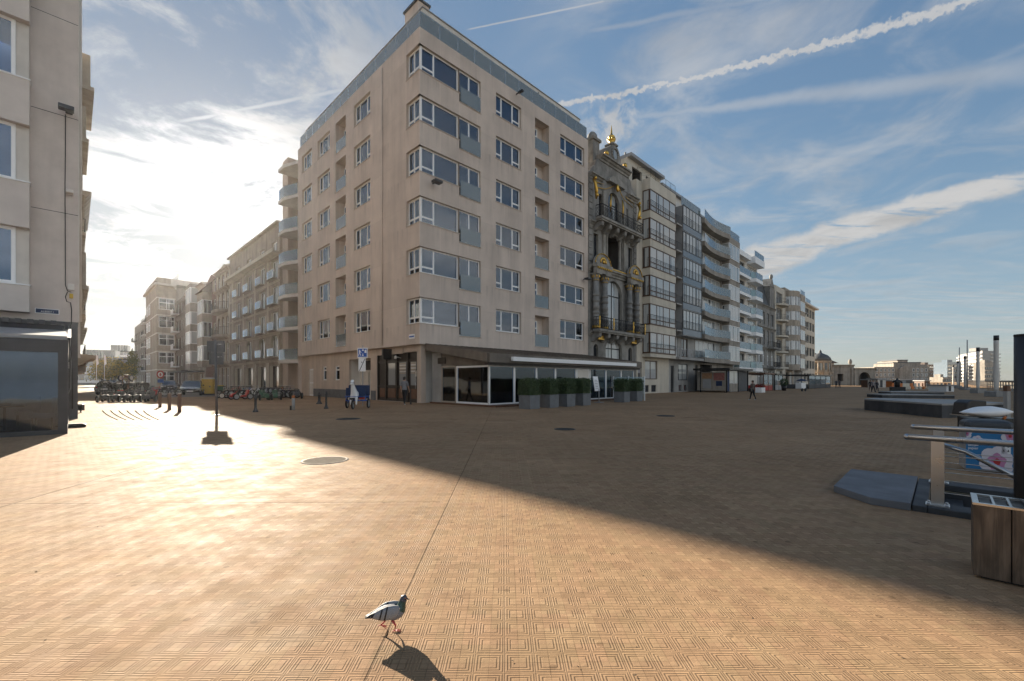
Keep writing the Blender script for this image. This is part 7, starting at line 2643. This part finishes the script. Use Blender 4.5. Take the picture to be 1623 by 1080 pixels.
# red cargo box tricycle
# ------------------------------------------------------------------ cars
def make_car(label, paint, loc, rot, name='parked_car', L=4.3, W=1.78, H=1.45, van=False):
    """front towards -y"""
    o = thing(name, label, 'car', loc, rot)
    hw = W / 2
    # body below the windows, as cross sections along the length
    st_ = [(-L / 2, .42, .62, .80), (-L / 2 + .12, .30, .72, .93), (-L / 2 + .9, .26, .90, 1.0), (-L / 2 + 1.25, .26, .95, 1.0), (L / 2 - .8, .26, .98, 1.0), (L / 2 - .1, .30, .96, .95), (L / 2, .42, .88, .84)]
    m_ = MB(); rings = []
    for y, z0, z1, f in st_:
        w_ = hw * f
        zm = (z0 + z1) / 2
        rings.append([(-w_ * .93, y, z0), (-w_, y, zm - .05), (-w_ * .99, y, zm + .1), (-w_ * .90, y, z1), (w_ * .90, y, z1), (w_ * .99, y, zm + .1), (w_, y, zm - .05), (w_ * .93, y, z0)])
    m_.loft(rings, smooth=False)
    m_.build('body', [M[paint]], o, bevel=.03)
    m_ = MB(); c = []
    for y, z, f in ((-L / 2 + 1.05, .93, .86), (-L / 2 + 1.75, H - .04, .70), (L / 2 - .95, H, .70), (L / 2 - .25, .97, .84)):
        c.append((y, z, hw * f))
    y0, y1, y2, y3 = c
    quad = lambda a, b: None
    A = [(-y0[2], y0[0], y0[1]), (y0[2], y0[0], y0[1]), (y3[2], y3[0], y3[1]), (-y3[2], y3[0], y3[1])]
    B = [(-y1[2], y1[0], y1[1]), (y1[2], y1[0], y1[1]), (y2[2], y2[0], y2[1]), (-y2[2], y2[0], y2[1])]
    m_.poly([A[0], A[1], B[1], B[0]]); m_.poly([A[1], A[2], B[2], B[1]]); m_.poly([A[2], A[3], B[3], B[2]]); m_.poly([A[3], A[0], B[0], B[3]])
    m_.build('window', [M['carglass']], o)
    m_ = MB(); m_.loft([[(x * .98, y, z - .0) for x, y, z in B], [(x * .90, y * .96, z + .05) for x, y, z in B]], smooth=False)
    for a, b in ((0, 0), (1, 1), (2, 2), (3, 3)): m_.tube([A[a], B[b]], .035, 6)
    m_.tube([((A[1][0] + A[2][0]) / 2 , .15, .96), (B[1][0] + .01, .15, H - .03)], .03, 5); m_.tube([((A[0][0] + A[3][0]) / 2, .15, .96), (B[0][0] - .01, .15, H - .03)], .03, 5)
    m_.build('roof', [M[paint]], o)
    for sx in (-1, 1):
        for y in (-L / 2 + .85, L / 2 - .85):
            t, h = wheel_mb(.31, .2)
            w_ = t.build('wheel', [M['rubber']], o, (sx * (hw - .09), y, .31), math.pi / 2); h.build('rim', [M['steel']], w_)
        m_ = MB(); m_.ell((sx * hw * .68, -L / 2 + .03, .66), (.2, .09, .085), 10, 6); m_.build('headlight', [M['lamp']], o)
        m_ = MB(); m_.box(sx * hw * .62 - .12, L / 2 - .06, .72, sx * hw * .62 + .12, L / 2 + .012, .88); m_.build('tail_light', [M['taillamp']], o)
        m_ = MB(); m_.ell((sx * (hw + .08), -L / 2 + 1.35, 1.0), (.09, .05, .07), 8, 5); m_.build('mirror', [M[paint]], o)
    m_ = MB(); m_.box(-.45, -L / 2 - .012, .50, .45, -L / 2 + .04, .60, 0); m_.box(-.26, -L / 2 - .02, .40, .26, -L / 2 - .013, .50, 1); m_.build('grille', [M['black'], M['white']], o)
    m_ = MB(); m_.box(-.26, L / 2 + .0, .55, .26, L / 2 + .02, .66); m_.build('number_plate', [M['white']], o)
    return o


M['carglass'] = pmat('car_window', (.02, .025, .03), .06, var=.1, spec=.9, coat=.5)
make_car('black car parked facing us behind the rusty bollards', 'carblack', gpt(301, 627.6) + Vector((-1.1, 1.8, 0)), .55)
make_car('silver grey car seen from behind left of the karts', 'carsilver', gpt(151, 626.5) + Vector((0, 2, 0)), math.pi + .42)
make_car('dark car half hidden by bicycles far up the street', 'carblack', gpt(268, 619.5), .7)

# portable toilet
o = thing('portable_toilet', 'yellow portable toilet cabin before the brick house', 'toilet', gpt(331.5, 625.4), ANG_L + 1.0)
m_ = MB(); m_.box(-.52, -.52, .08, .52, .52, 1.62); m_.build('cabin', [M['yellow']], o, bevel=.03)
m_ = MB(); m_.box(-.40, -.55, .14, .40, -.521, 1.55); d_ = m_.build('door', [M['yellow']], o, bevel=.01); m_ = MB(); m_.box(.26, -.575, .78, .34, -.551, .92); m_.build('handle', [M['slate']], d_)
m_ = MB(); rings = []
for z, f in ((1.62, 1.04), (1.68, 1.02), (1.76, .7), (1.79, .3)): rings.append([(a * .53 * f, b * .53 * f, z) for a, b in ((-1, -1), (1, -1), (1, 1), (-1, 1))])
m_.loft(rings, smooth=False); m_.build('roof', [M['offwhite']], o)
m_ = MB(); m_.box(-.55, -.55, 0, .55, .55, .08); m_.build('skid', [M['slate']], o)
o = thing('wheelie_bin', 'green and yellow waste bin right of the yellow toilet cabin', 'bin', gpt(347, 628), ANG_L)
m_ = MB(); m_.prism([(-.26, .06), (.26, .06), (.30, .95), (-.30, .95)], -.3, .3); m_.build('body', [M['greenp']], o); m_ = MB(); m_.box(-.32, -.33, .951, .32, .33, 1.02); m_.build('lid', [M['yellow']], o, bevel=.02)
for sx in (-.2, .2):
    m_ = MB(); m_.cyl((sx - .03, .3, .09), (sx + .03, .3, .09), .09, .09, 10); m_.build('wheel', [M['rubber']], o)

# ------------------------------------------------------------------ people and animals
def skin_mesh(name, verts, edges, radii, root, sub=2):
    me = bpy.data.meshes.new(name + '_skel')
    me.from_pydata(verts, edges, [])
    ob = bpy.data.objects.new(name + '_skel', me)
    COL.objects.link(ob)
    ob.modifiers.new('skin', 'SKIN').use_smooth_shade = True
    sv = me.skin_vertices[0].data
    for i, r in enumerate(radii):
        sv[i].radius = r if hasattr(r, '__len__') else (r, r)
        sv[i].use_root = i == root
    s_ = ob.modifiers.new('sub', 'SUBSURF')
    s_.levels = s_.render_levels = sub
    bpy.context.view_layer.update()
    dg = bpy.context.evaluated_depsgraph_get()
    res = bpy.data.meshes.new_from_object(ob.evaluated_get(dg))
    bpy.data.objects.remove(ob)
    bpy.data.meshes.remove(me)
    res.name = name
    for p in res.polygons: p.use_smooth = True
    return res


def person(label, loc, h, rot, stride=.12, shirt=(.3, .3, .32), trous=(.015, .015, .018), shoes=(.55, .55, .53), arms=(.05, -.05), hair=True, bag=False, group=None, long_sleeve=False):
    """faces +y before turning; stride = how far the feet are apart along y (share of height)"""
    o = thing('person', label, 'person', loc, rot, group)
    V, E, RR = [], [], []

    def add(p, r, par=None):
        V.append(tuple(c * h for c in p)); RR.append(tuple(c * h for c in r) if hasattr(r, '__len__') else r * h)
        if par is not None: E.append((par, len(V) - 1))
        return len(V) - 1
    pel = add((0, 0, .53), (.085, .062))
    sp_ = add((0, .005, .62), (.078, .055), pel)
    ch_ = add((0, .0, .73), (.092, .062), sp_)
    nk0 = add((0, -.005, .815), (.055, .045), ch_)
    nk = add((0, .002, .855), .030, nk0)
    hd = add((0, .012, .905), (.044, .050), nk)
    add((0, .012, .955), (.042, .048), hd)
    for sgn, sw in ((-1, stride), (1, -stride)):
        sh_ = add((sgn * .105, -.005, .795), .036, nk0)
        el = add((sgn * .130, arms[0 if sgn < 0 else 1] * .4 - .01, .645), .027, sh_)
        wr_ = add((sgn * .128, arms[0 if sgn < 0 else 1] + .03, .505), .018, el)
        ha = add((sgn * .125, arms[0 if sgn < 0 else 1] + .045, .465), (.018, .022), wr_)
        for q, (dy, L_) in enumerate(((-.016, .036), (-.005, .044), (.006, .042), (.016, .034))):
            f1 = add((sgn * .122, arms[0 if sgn < 0 else 1] + .048 + dy, .465 - L_ * .55), .0062, ha)
            add((sgn * .113, arms[0 if sgn < 0 else 1] + .050 + dy, .465 - L_), .0052, f1)
        add((sgn * .108, arms[0 if sgn < 0 else 1] + .070, .452), .0062, ha)
        hip = add((sgn * .048, 0, .50), .058, pel)
        kn = add((sgn * .052, sw * .35 + .012, .285), .036, hip)
        lift = .022 if sw < -.05 else 0
        an = add((sgn * .052, sw - .01, .05 + lift), .023, kn)
        toe = add((sgn * .056, sw + .055, .016 + lift * .2), (.024, .016), an)
        add((sgn * .057, sw + .085, .014 + lift * .1), (.02, .012), toe)
    me = skin_mesh('body', V, E, RR, 0)
    ms = [M['skin']]
    for nm, c in (('shirt', shirt), ('trousers', trous), ('shoes', shoes)):
        ms.append(pmat(nm, c, .85, var=.2, scale=12))
    for m_ in ms: me.materials.append(m_)
    for p in me.polygons:
        c = p.center
        z, x = c.z / h, abs(c.x) / h
        if z < .052: i = 3
        elif x > .098 and z < (.53 if long_sleeve else .66): i = 0
        elif z < .535: i = 2
        elif z < .835: i = 1
        else: i = 0
        p.material_index = i
    body = link('person', me, o)
    body.name = 'body'
    if hair:
        m_ = MB(); m_.ell((0, -.008 * h, .942 * h), (.050 * h, .056 * h, .050 * h), 12, 8); m_.ell((0, -.034 * h, .905 * h), (.04 * h, .026 * h, .04 * h), 10, 6); m_.build('hair', [M['hair']], o)
    # face
    m_ = MB()
    for sgn in (-1, 1): m_.ell((sgn * .018 * h, .062 * h, .922 * h), (.006 * h, .004 * h, .004 * h), 6, 4, 0)
    m_.build('eyes', [M['black']], o)
    m_ = MB(); m_.ell((0, .068 * h, .905 * h), (.007 * h, .010 * h, .014 * h), 6, 5); m_.build('nose', [M['skin']], o)
    m_ = MB(); m_.ell((0, .062 * h, .884 * h), (.014 * h, .004 * h, .003 * h), 6, 4); m_.build('mouth', [pmat('lips', (.25, .09, .07), .5)], o)
    for sgn in (-1, 1):
        m_ = MB(); m_.ell((sgn * .048 * h, .008 * h, .912 * h), (.006 * h, .012 * h, .018 * h), 6, 5); m_.build('ear', [M['skin']], o)
    if bag:
        b = thing('shoulder_bag', 'black bag hanging at the side of the walking person in the brown jacket', 'bag', o.location, rot)
        m_ = MB(); m_.box(-.26 * h, -.08 * h, .42 * h, -.14 * h, .06 * h, .60 * h); m_.build('bag_body', [M['black']], b, bevel=.03); m_ = MB(); m_.tube([(-.19 * h, -.02 * h, .60 * h), (-.12 * h, .03 * h, .80 * h), (.02 * h, .07 * h, .79 * h)], .012, 6); m_.build('strap', [M['black']], b)
    return o


person('man in grey short sleeved shirt and black trousers walking toward the dark timber shopfront', gpt(641, 642.3), 1.74, -.15, .13, (.21, .21, .22), arms=(.02, .09))
person('person in brown jacket and black trousers walking alone across the shaded promenade', gpt(1193, 634.6), 1.52, .5, .12, (.10, .075, .065), (.010, .010, .011), (.6, .6, .6), arms=(.06, -.03), bag=True, long_sleeve=True)
person('left person of the dark clothed pair near the arched gateway', gpt(1325.5, 615.4), 1.62, 2.8, .06, (.03, .035, .05), (.02, .02, .025), (.03, .03, .03), long_sleeve=True)
person('right person of the dark clothed pair near the arched gateway', gpt(1330.5, 615.4), 1.60, 3.3, .05, (.04, .035, .045), (.02, .02, .025), (.03, .03, .03), long_sleeve=True)
person('left person of the group of three in front of the gallery', gpt(1379.5, 619.6), 1.55, 3.0, .08, (.02, .02, .022), (.03, .025, .03), (.2, .02, .02), long_sleeve=True)
person('middle person of the group of three, light scarf over a dark coat', gpt(1384, 622.0), 1.55, 3.2, .10, (.22, .2, .2), (.015, .015, .02), (.05, .05, .05), long_sleeve=True)
person('right person of the group of three in front of the gallery, dark coat', gpt(1390, 622.0), 1.52, 3.3, .07, (.02, .022, .03), (.03, .03, .04), (.05, .05, .05), long_sleeve=True)
for i in range(4):
    person('person sitting area visitor standing far along the promenade' if False else 'dark clothed visitor standing by the glass screens far along the promenade', gpt(1448 + 4.6 * i + (i == 2) * 3, 612.8), 1.6, 2.5 + i, .04, (.03, .03, .04), (.03, .03, .035), (.03, .03, .03), group='visitors by the glass screens', long_sleeve=True)
sta = thing('dark_statue', 'dark bronze figure on a low dark block at the far ledges', 'statue', gpt(1422.3, 620.7), 2.6)
m_ = MB(); m_.box(-.75, -.55, 0, .75, .55, .62); m_.build('block', [M['black']], sta, bevel=.03)
V = [(0, 0, .85), (0, 0, 1.15), (0, -.05, 1.45), (0, -.05, 1.62), (0, -.08, 1.8), (-.3, 0, 1.42), (-.5, .1, 1.1), (.3, 0, 1.42), (.5, -.1, 1.15), (-.16, 0, .75), (-.2, .05, .55), (.16, 0, .75), (.2, -.05, .55)]
me = skin_mesh('figure', V, [(0, 1), (1, 2), (2, 3), (3, 4), (2, 5), (5, 6), (2, 7), (7, 8), (0, 9), (9, 10), (0, 11), (11, 12)], [.24, .24, .26, .12, .14, .14, .1, .14, .1, .15, .12, .15, .12], 0)
me.materials.append(M['black']); link('figure', me, sta)

# white horse-fronted rental tricycle
tr = thing('horse_tricycle', 'rental tricycle with white horse front and blue bench before the entrance', 'tricycle', gpt(557, 649.6), R(4))
fw = .24
for x, y, r in ((0, .24, .24), (-.56, 1.15, .26), (.56, 1.15, .26)):
    t, h = wheel_mb(r, .07, 10); w_ = t.build('wheel', [M['rubber']], tr, (x, y, r), math.pi / 2); h.build('rim', [M['trimgrey']], w_)
m_ = MB()
for sx in (-.5, .5):
    m_.tube([(sx, .75, .42), (sx, 1.55, .42)], .02, 6); m_.tube([(sx, 1.5, .42), (sx, 1.5, 1.22)], .02, 6); m_.tube([(sx, .78, .42), (sx, .78, .74)], .018, 6)
    m_.tube([(sx * 1.12, 1.15, .26), (sx * .9, 1.15, .42)], .02, 6)
m_.tube([(-.5, .75, .42), (.5, .75, .42)], .02, 6); m_.tube([(-.5, 1.55, .42), (.5, 1.55, .42)], .02, 6); m_.tube([(-.5, 1.5, 1.22), (.5, 1.5, 1.22)], .02, 6)
m_.tube([(0, .26, .55), (0, .8, .42), (0, 1.5, .42)], .03, 7); m_.tube([(-.42, .30, .66), (.42, .30, .66)], .014, 6); m_.box(-.62, .95, .62, .62, 1.0, .66)
m_.build('frame', [M['blue']], tr)
m_ = MB(); m_.box(-.52, .95, .52, .52, 1.46, .68); m_.build('bench_seat', [M['navy']], tr, bevel=.04)
m_ = MB(); m_.box(-.56, 1.36, .68, .56, 1.48, 1.24); m_.build('bench_back', [M['navy']], tr, bevel=.04)
m_ = MB(); m_.box(-.50, .74, .70, .50, .78, 1.10)
tt = m_.build('blue_panel', [M['navy']], tr)
V = [(0, .55, .74), (0, .42, .92), (0, .30, 1.10), (0, .22, 1.30), (0, .16, 1.42), (0, .02, 1.34), (0, -.06, 1.28), (0, .80, .78), (0, 1.0, .74),
     (-.12, .44, .62), (-.14, .36, .40), (-.13, .40, .22), (.12, .44, .62), (.14, .36, .40), (.13, .40, .22), (-.05, .20, 1.52), (.05, .20, 1.52)]
E = [(0, 1), (1, 2), (2, 3), (3, 4), (4, 5), (5, 6), (0, 7), (7, 8), (0, 9), (9, 10), (10, 11), (0, 12), (12, 13), (13, 14), (4, 15), (4, 16)]
me = skin_mesh('horse_figure', V, E, [.19, .17, .125, .095, .088, .062, .05, .17, .13, .08, .055, .04, .08, .055, .04, .022, .022], 0)
me.materials.append(M['white']); hf = link('horse_figure', me, tr)
m_ = MB()
for sx in (-1, 1): m_.ell((sx * .075, .10, 1.40), (.012, .018, .018), 6, 4)
m_.build('eyes', [M['black']], hf)
m_ = MB(); m_.tube([(0, .27, 1.50), (0, .36, 1.34), (0, .45, 1.12), (0, .55, .96)], [.02, .045, .05, .03], 8); m_.build('mane', [M['trimgrey']], hf)
m_ = MB(); m_.tube([(-.075, .06, 1.37), (0, -.03, 1.385), (.075, .06, 1.37)], .012, 6); m_.tube([(-.09, .14, 1.42), (-.11, .25, 1.20), (-.15, .40, 1.0)], .010, 6); m_.tube([(.09, .14, 1.42), (.11, .25, 1.20), (.15, .40, 1.0)], .010, 6); m_.build('bridle', [M['brownwood']], hf)
m_ = MB(); m_.box(-.13, .05, .50, .13, .18, .60); m_.build('front_lamp', [M['black']], tr, bevel=.02)
m_ = MB(); m_.tube([(0, .24, .24), (-.06, .24, .3), (-.06, .26, .56)], .015, 6); m_.tube([(0, .24, .24), (.06, .24, .3), (.06, .26, .56)], .015, 6); m_.build('fork', [M['black']], tr)
m_ = MB()
for k, (x, c) in enumerate(((-.3, 0), (.28, 1), (.34, 1))): m_.box(x - .12, .84, .46 + .04 * k, x + .12, .94, .58, c)
m_.build('footrest', [M['offwhite'], M['red']], tr)

# pigeon
G = dict(grey=pmat('pigeon_grey', (.17, .178, .195), .7, var=.12, scale=30), dark=pmat('pigeon_slate', (.055, .06, .075), .5, var=.2, scale=30), neck=pmat('pigeon_neck_sheen', (.035, .075, .065), .35, metal=.35, var=.4, scale=40), bar=pmat('pigeon_black', (.012, .012, .014), .6), beak=pmat('pigeon_beak', (.10, .085, .08), .5), leg=pmat('pigeon_red_leg', (.42, .05, .05), .55, var=.15, scale=40), pale=pmat('pigeon_pale_wing', (.235, .245, .26), .7, var=.12, scale=30))
pg = thing('pigeon', 'grey pigeon walking across the sunlit paving in the foreground', 'bird', gpt(622, 999), R(14))
pg.scale = (.93, .93, .96)
stn = [(-.166, .104, .020, .004, 'bar'), (-.150, .106, .024, .007, 'bar'), (-.135, .109, .026, .009, 'grey'), (-.105, .116, .028, .016, 'grey'), (-.085, .120, .034, .024, 'grey'), (-.055, .121, .046, .036, 'grey'), (-.02, .116, .047, .046, 'grey'), (.012, .112, .048, .049, 'grey'), (.036, .118, .043, .045, 'grey'), (.050, .130, .040, .038, 'neck'), (.057, .147, .031, .028, 'neck'), (.062, .165, .027, .024, 'neck'), (.066, .180, .0245, .0225, 'dark'), (.071, .193, .0235, .0215, 'dark'), (.079, .197, .0195, .0175, 'dark'), (.085, .192, .0095, .010, 'dark'), (.090, .188, .0055, .0055, 'beak'), (.098, .183, .0042, .004, 'beak'), (.105, .177, .0015, .002, 'beak')]
order = list(G)
rings = []
for i, (x, z, wy, hz, mt) in enumerate(stn):
    a, b = stn[max(i - 1, 0)], stn[min(i + 1, len(stn) - 1)]
    tx, tz = b[0] - a[0], b[1] - a[1]
    L_ = math.hypot(tx, tz)
    nx, nz = -tz / L_, tx / L_
    rings.append([(x + nx * hz * math.sin(q * 2 * math.pi / 20), wy * math.cos(q * 2 * math.pi / 20), z + nz * hz * math.sin(q * 2 * math.pi / 20)) for q in range(20)])
m_ = MB(); m_.loft(rings, [order.index(s_[4]) for s_ in stn])
m_.build('body', [G[k] for k in order], pg)
for sgn in (-1, 1):
    m_ = MB(); rings = []
    wst = [(.040, .128, .012, .020), (.030, .126, .018, .036), (.0, .124, .024, .044), (-.035, .124, .022, .043), (-.045, .124, .0215, .042), (-.055, .123, .021, .040), (-.066, .122, .020, .037), (-.076, .121, .018, .034), (-.088, .120, .016, .029), (-.115, .116, .012, .018), (-.145, .112, .008, .010), (-.155, .110, .005, .006)]
    mts = [6, 6, 6, 3, 6, 6, 3, 6, 6, 3, 3, 3]
    for x, z, th, hz in wst:
        cy = .031 if x > -.06 else .031 - (-.06 - x) * .22
        rings.append([(x + .01 * math.sin(q * 2 * math.pi / 14), sgn * (cy + th * math.cos(q * 2 * math.pi / 14)), z + hz * math.sin(q * 2 * math.pi / 14)) for q in range(14)][::sgn])
    m_.loft(rings, [mts[i] for i in range(len(mts))]); m_.build('wing', [G[k] for k in order], pg)
    m_ = MB(); m_.ell((.0795, sgn * .0190, .1985), (.0038, .002, .0038), 8, 5, 0); m_.ell((.0795, sgn * .0205, .1985), (.002, .0012, .002), 6, 4, 1); m_.build('eye', [M['orange'], M['black']], pg)
    # legs: one planted forward, one lifted behind
    f = sgn < 0
    hip, ank, ft = ((.0, sgn * .024, .075), (.022, sgn * .024, .035), (.016, sgn * .022, .006)) if f else ((-.03, sgn * .024, .078), (-.052, sgn * .022, .046), (-.072, sgn * .022, .030))
    m_ = MB(); m_.tube([hip, ank, ft], [.010, .0045, .0042], 7)
    for a in (-.45, 0, .45):
        e_ = Vector((math.cos(a) * .040, math.sin(a) * .040, -.003 if f else -.022))
        m_.tube([ft, tuple(Vector(ft) + e_ * .5 + Vector((0, 0, .002))), tuple(Vector(ft) + e_)], [.0030, .0024, .0012], 6)
    m_.tube([ft, tuple(Vector(ft) + Vector((-.018, 0, -.003 if f else -.004)))], [.0035, .0018], 6)
    m_.build('leg', [G['leg']], pg)

# ------------------------------------------------------------------ trees at the end of the street
def tree(px, y, h, wd, label, mats, seed, n=1500, spire=False):
    rr = random.Random(seed)
    o = thing('street_tree', label, 'tree', depth_pt(px, y), 0, 'autumn trees at the end of the street')
    m_ = MB(); m_.tube([(0, 0, 0), (.1, 0, h * .3), (0, .1, h * .6), (.05, 0, h * .85)], [.22, .17, .10, .04], 8)
    ends = []
    for k in range(9):
        a = rr.uniform(0, 6.28); z0 = h * rr.uniform(.25, .6); L_ = wd * rr.uniform(.5, .9)
        e_ = (L_ * math.cos(a), L_ * math.sin(a), z0 + L_ * .8); ends.append(e_)
        m_.tube([(0, 0, z0), (e_[0] * .5, e_[1] * .5, z0 + L_ * .5), e_], [.09, .06, .02], 6)
    m_.build('trunk', [M['bark']], o)
    m_ = MB()
    cl_ = [(rr.gauss(0, wd * .40), rr.gauss(0, wd * .40), h * rr.uniform(.35, .95)) for _ in range(26)] + ends
    for _ in range(n):
        c = rr.choice(cl_)
        k = wd * .20
        if spire: c = (c[0] * (1.15 - c[2] / h), c[1] * (1.15 - c[2] / h), c[2])
        p = Vector((c[0] + rr.gauss(0, k), c[1] + rr.gauss(0, k), min(c[2] + rr.gauss(0, k), h)))
        a = Vector((rr.gauss(0, 1), rr.gauss(0, 1), rr.gauss(0, 1))).normalized(); b = a.cross(Vector((rr.gauss(0, 1), rr.gauss(0, 1), rr.gauss(0, 1)))).normalized()
        s = rr.uniform(.12, .28)
        m_.poly([p - a * s, p + b * s * .6, p + a * s, p - b * s * .6], rr.choice((0, 0, 1)))
    m_.build('crown', [M[k] for k in mats], o)


for i, (px, y, h, wd, mats, lab) in enumerate(((161, 98, 6.0, 2.6, ('autumn2', 'autumn'), 'olive tree nearest the left house fronts at the street end'), (171, 108, 7.2, 2.6, ('autumn', 'autumn2'), 'bright yellow tree left of the middle at the street end'), (181, 104, 6.2, 2.5, ('autumn2', 'autumn'), 'olive yellow tree in the middle at the street end'), (192, 118, 6.0, 2.6, ('autumn', 'autumn2'), 'yellow tree right of the middle at the street end'), (201, 130, 5.4, 2.4, ('autumn2', 'autumn'), 'low olive tree between the yellow tree and the tallest one'), (209, 128, 10.0, 2.6, ('autumn2', 'leaf2'), 'tallest dark green tree beside the last street block'))):
    tree(px, y, h, wd, lab, mats, 40 + i, 1700, i == 5)
# white flags at the street end
for px, lab in ((165.5, 'left white flag on a pole before the yellow trees'), (153, 'white flag on a pole close to the left house fronts')):
    o = thing('flag', lab, 'flag', depth_pt(px - 15 if False else px, 70), 0)
    m_ = MB(); m_.cyl((0, 0, 0), (0, 0, 5.6), .04, .03, 6); m_.build('pole', [M['white']], o)
    m_ = MB(); m_.prism([(.04, 3.9), (.34, 4.1), (.22, 5.5), (.04, 5.5)], -.01, .01); m_.build('cloth', [M['white']], o)

# small litter: leaves and crumbs on the paving
rr = random.Random(3)
m_ = MB()
for _ in range(120):
    y = 2.2 + 24 * rr.random() ** 1.6
    x = rr.uniform(-1, 1) * y * 1.1
    if x < -9 and y > 9: continue
    s = rr.uniform(.004, .013)
    a = rr.uniform(0, 6.28)
    u, v = Vector((math.cos(a), math.sin(a), .15)) * s, Vector((-math.sin(a), math.cos(a), .1)) * s * rr.uniform(.3, .8)
    p = Vector((x, y, .006))
    m_.poly([p - u, p - v, p + u, p + v], 0)
tag(m_.build('litter', [pmat('dry_leaf_litter', (.10, .065, .035), .9, var=.4, scale=20)]), 'scattered dry leaf crumbs on the paving', 'litter', None, 'stuff')

# ------------------------------------------------------------------ sunny sea air
hz = MB(); hz.box(-2300, -3050, -3.7, 3900, 3100, 33)
ho_ = hz.build('haze', [])
ho_['kind'] = 'stuff'
hm = bpy.data.materials.new('sea_air'); hm.use_nodes = True
t = NT(hm.node_tree)
hm.node_tree.nodes.remove(hm.node_tree.nodes['Principled BSDF'])
pvn = t.n('ShaderNodeVolumePrincipled')
pvn.inputs['Density'].default_value = .00012
pvn.inputs['Anisotropy'].default_value = .72
pvn.inputs['Color'].default_value = (.95, .97, 1, 1)
hm.node_tree.links.new(pvn.outputs[0], hm.node_tree.nodes['Material Output'].inputs['Volume'])
ho_.data.materials.append(hm)
